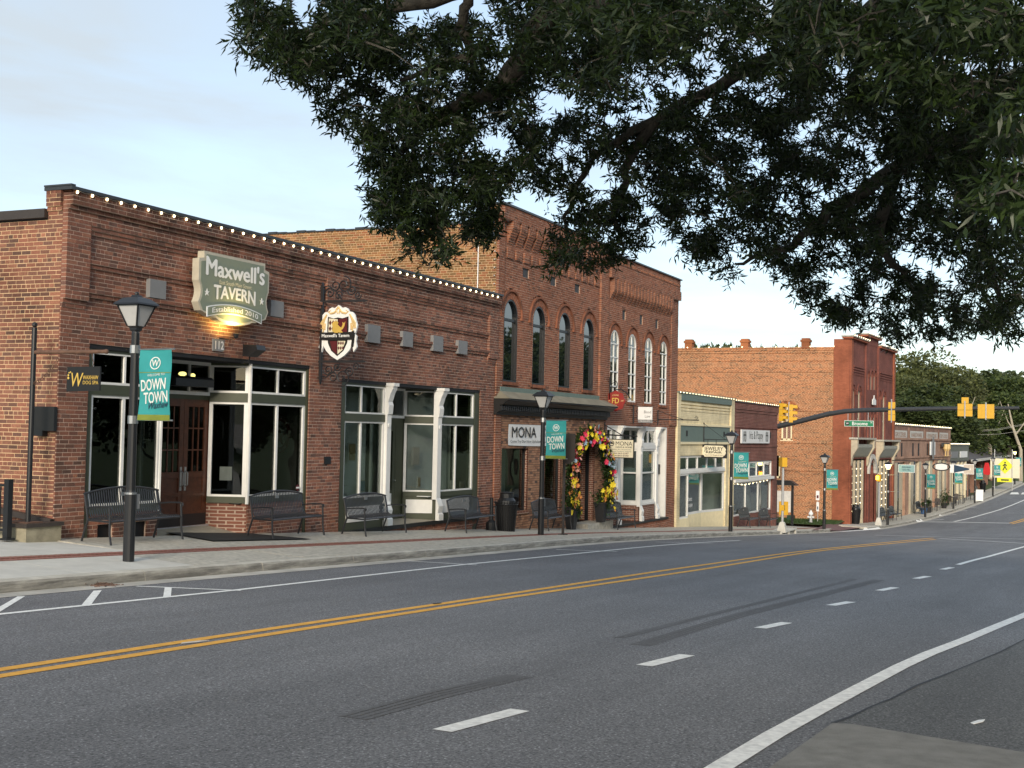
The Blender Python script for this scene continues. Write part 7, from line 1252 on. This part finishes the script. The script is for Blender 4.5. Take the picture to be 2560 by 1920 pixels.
for px, py, d, n in ((2490, 500, 5.0, 22), (2535, 450, 5.2, 20), (1590, 75, 6.6, 26), (1640, 120, 6.8, 16), (2250, 170, 6., 24), (2300, 210, 6.2, 18), (2540, 330, 5.4, 14), (1540, 30, 6.8, 18), (1450, 60, 7.6, 24), (1500, 200, 8, 24)):
    for _ in range(n): CX.append(tuple(PX(px+rg.normal(0, 38), py+rg.normal(0, 22), d+rg.normal(0, .12))))
CX = np.array(CX); nC = len(CX)
# the rest of the crown, above the picture: coarser sprays
AB = []
for _ in range(2600):
    t = rg.uniform(0, 2*np.pi); r = 9.5*math.sqrt(rg.uniform(0, 1)); h = rg.uniform(0, 1); p = np.array([6.5+r*math.cos(t), -1.5+r*math.sin(t)*.95, 5.2+h*6.5*(1-(r/10.5)**2)])
    q = Vector(p); v = (q.dot(RT), q.dot(DN), q.dot(FW))
    if v[2] > .3 and v[1]/v[2]*FPX+960 > -60 and abs(v[0]/v[2]*FPX) < 1500: continue
    AB.append(p)
AB = np.array(AB)
# leaves
def sprays(C, k, ln, wd):
    n = len(C); ax = rg.normal(size=(n, 3))*np.array([1, 1, .6])+np.array([0, 0, -.35]); ax /= np.linalg.norm(ax, axis=1, keepdims=True); out = []; dd = []
    for j in range(k):
        s = rg.uniform(-.10, .10, (n, 1))*ln/.09; out.append(C+ax*s+rg.normal(0, .012*ln/.09, (n, 3))); d = ax*.9+rg.normal(size=(n, 3))*.75; dd.append(d)
    C2 = np.concatenate(out); D2 = np.concatenate(dd); m = len(C2); return leaf_quads(C2, D2, ln*rg.uniform(.7, 1.25, m), wd*rg.uniform(.7, 1.2, m), rg)
V1, F1 = sprays(CX, 12, .080, .0095); V2, F2 = sprays(AB, 9, .34, .08)
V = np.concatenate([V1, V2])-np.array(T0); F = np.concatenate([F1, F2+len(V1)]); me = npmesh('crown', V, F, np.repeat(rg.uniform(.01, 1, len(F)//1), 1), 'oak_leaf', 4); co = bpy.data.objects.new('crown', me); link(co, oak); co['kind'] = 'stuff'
# twigs: join each spray to its nearest neighbour already tied to a limb
ND = np.array(nodes); order = np.argsort(((CX[:, None, :]-ND[None, ::3, :])**2).sum(-1).min(1)); buf = np.zeros((len(ND)+nC, 3)); buf[:len(ND)] = ND; nb = len(ND); tw = MB()
for c in order:
    p = CX[c]; d2 = ((buf[:nb]-p)**2).sum(1); j = int(d2.argmin()); l = math.sqrt(d2[j])
    if l > .03 and l < .9 and (l > .12 or c % 3 == 0): tw.tube([buf[j], (buf[j]+p)/2+np.array([0, 0, .03]), p], [.006+.006*min(l, 1), .005, .0025], 3, caps=False)
    buf[nb] = p; nb += 1
build('twigs', tw, 'bark', oak, kind='stuff')
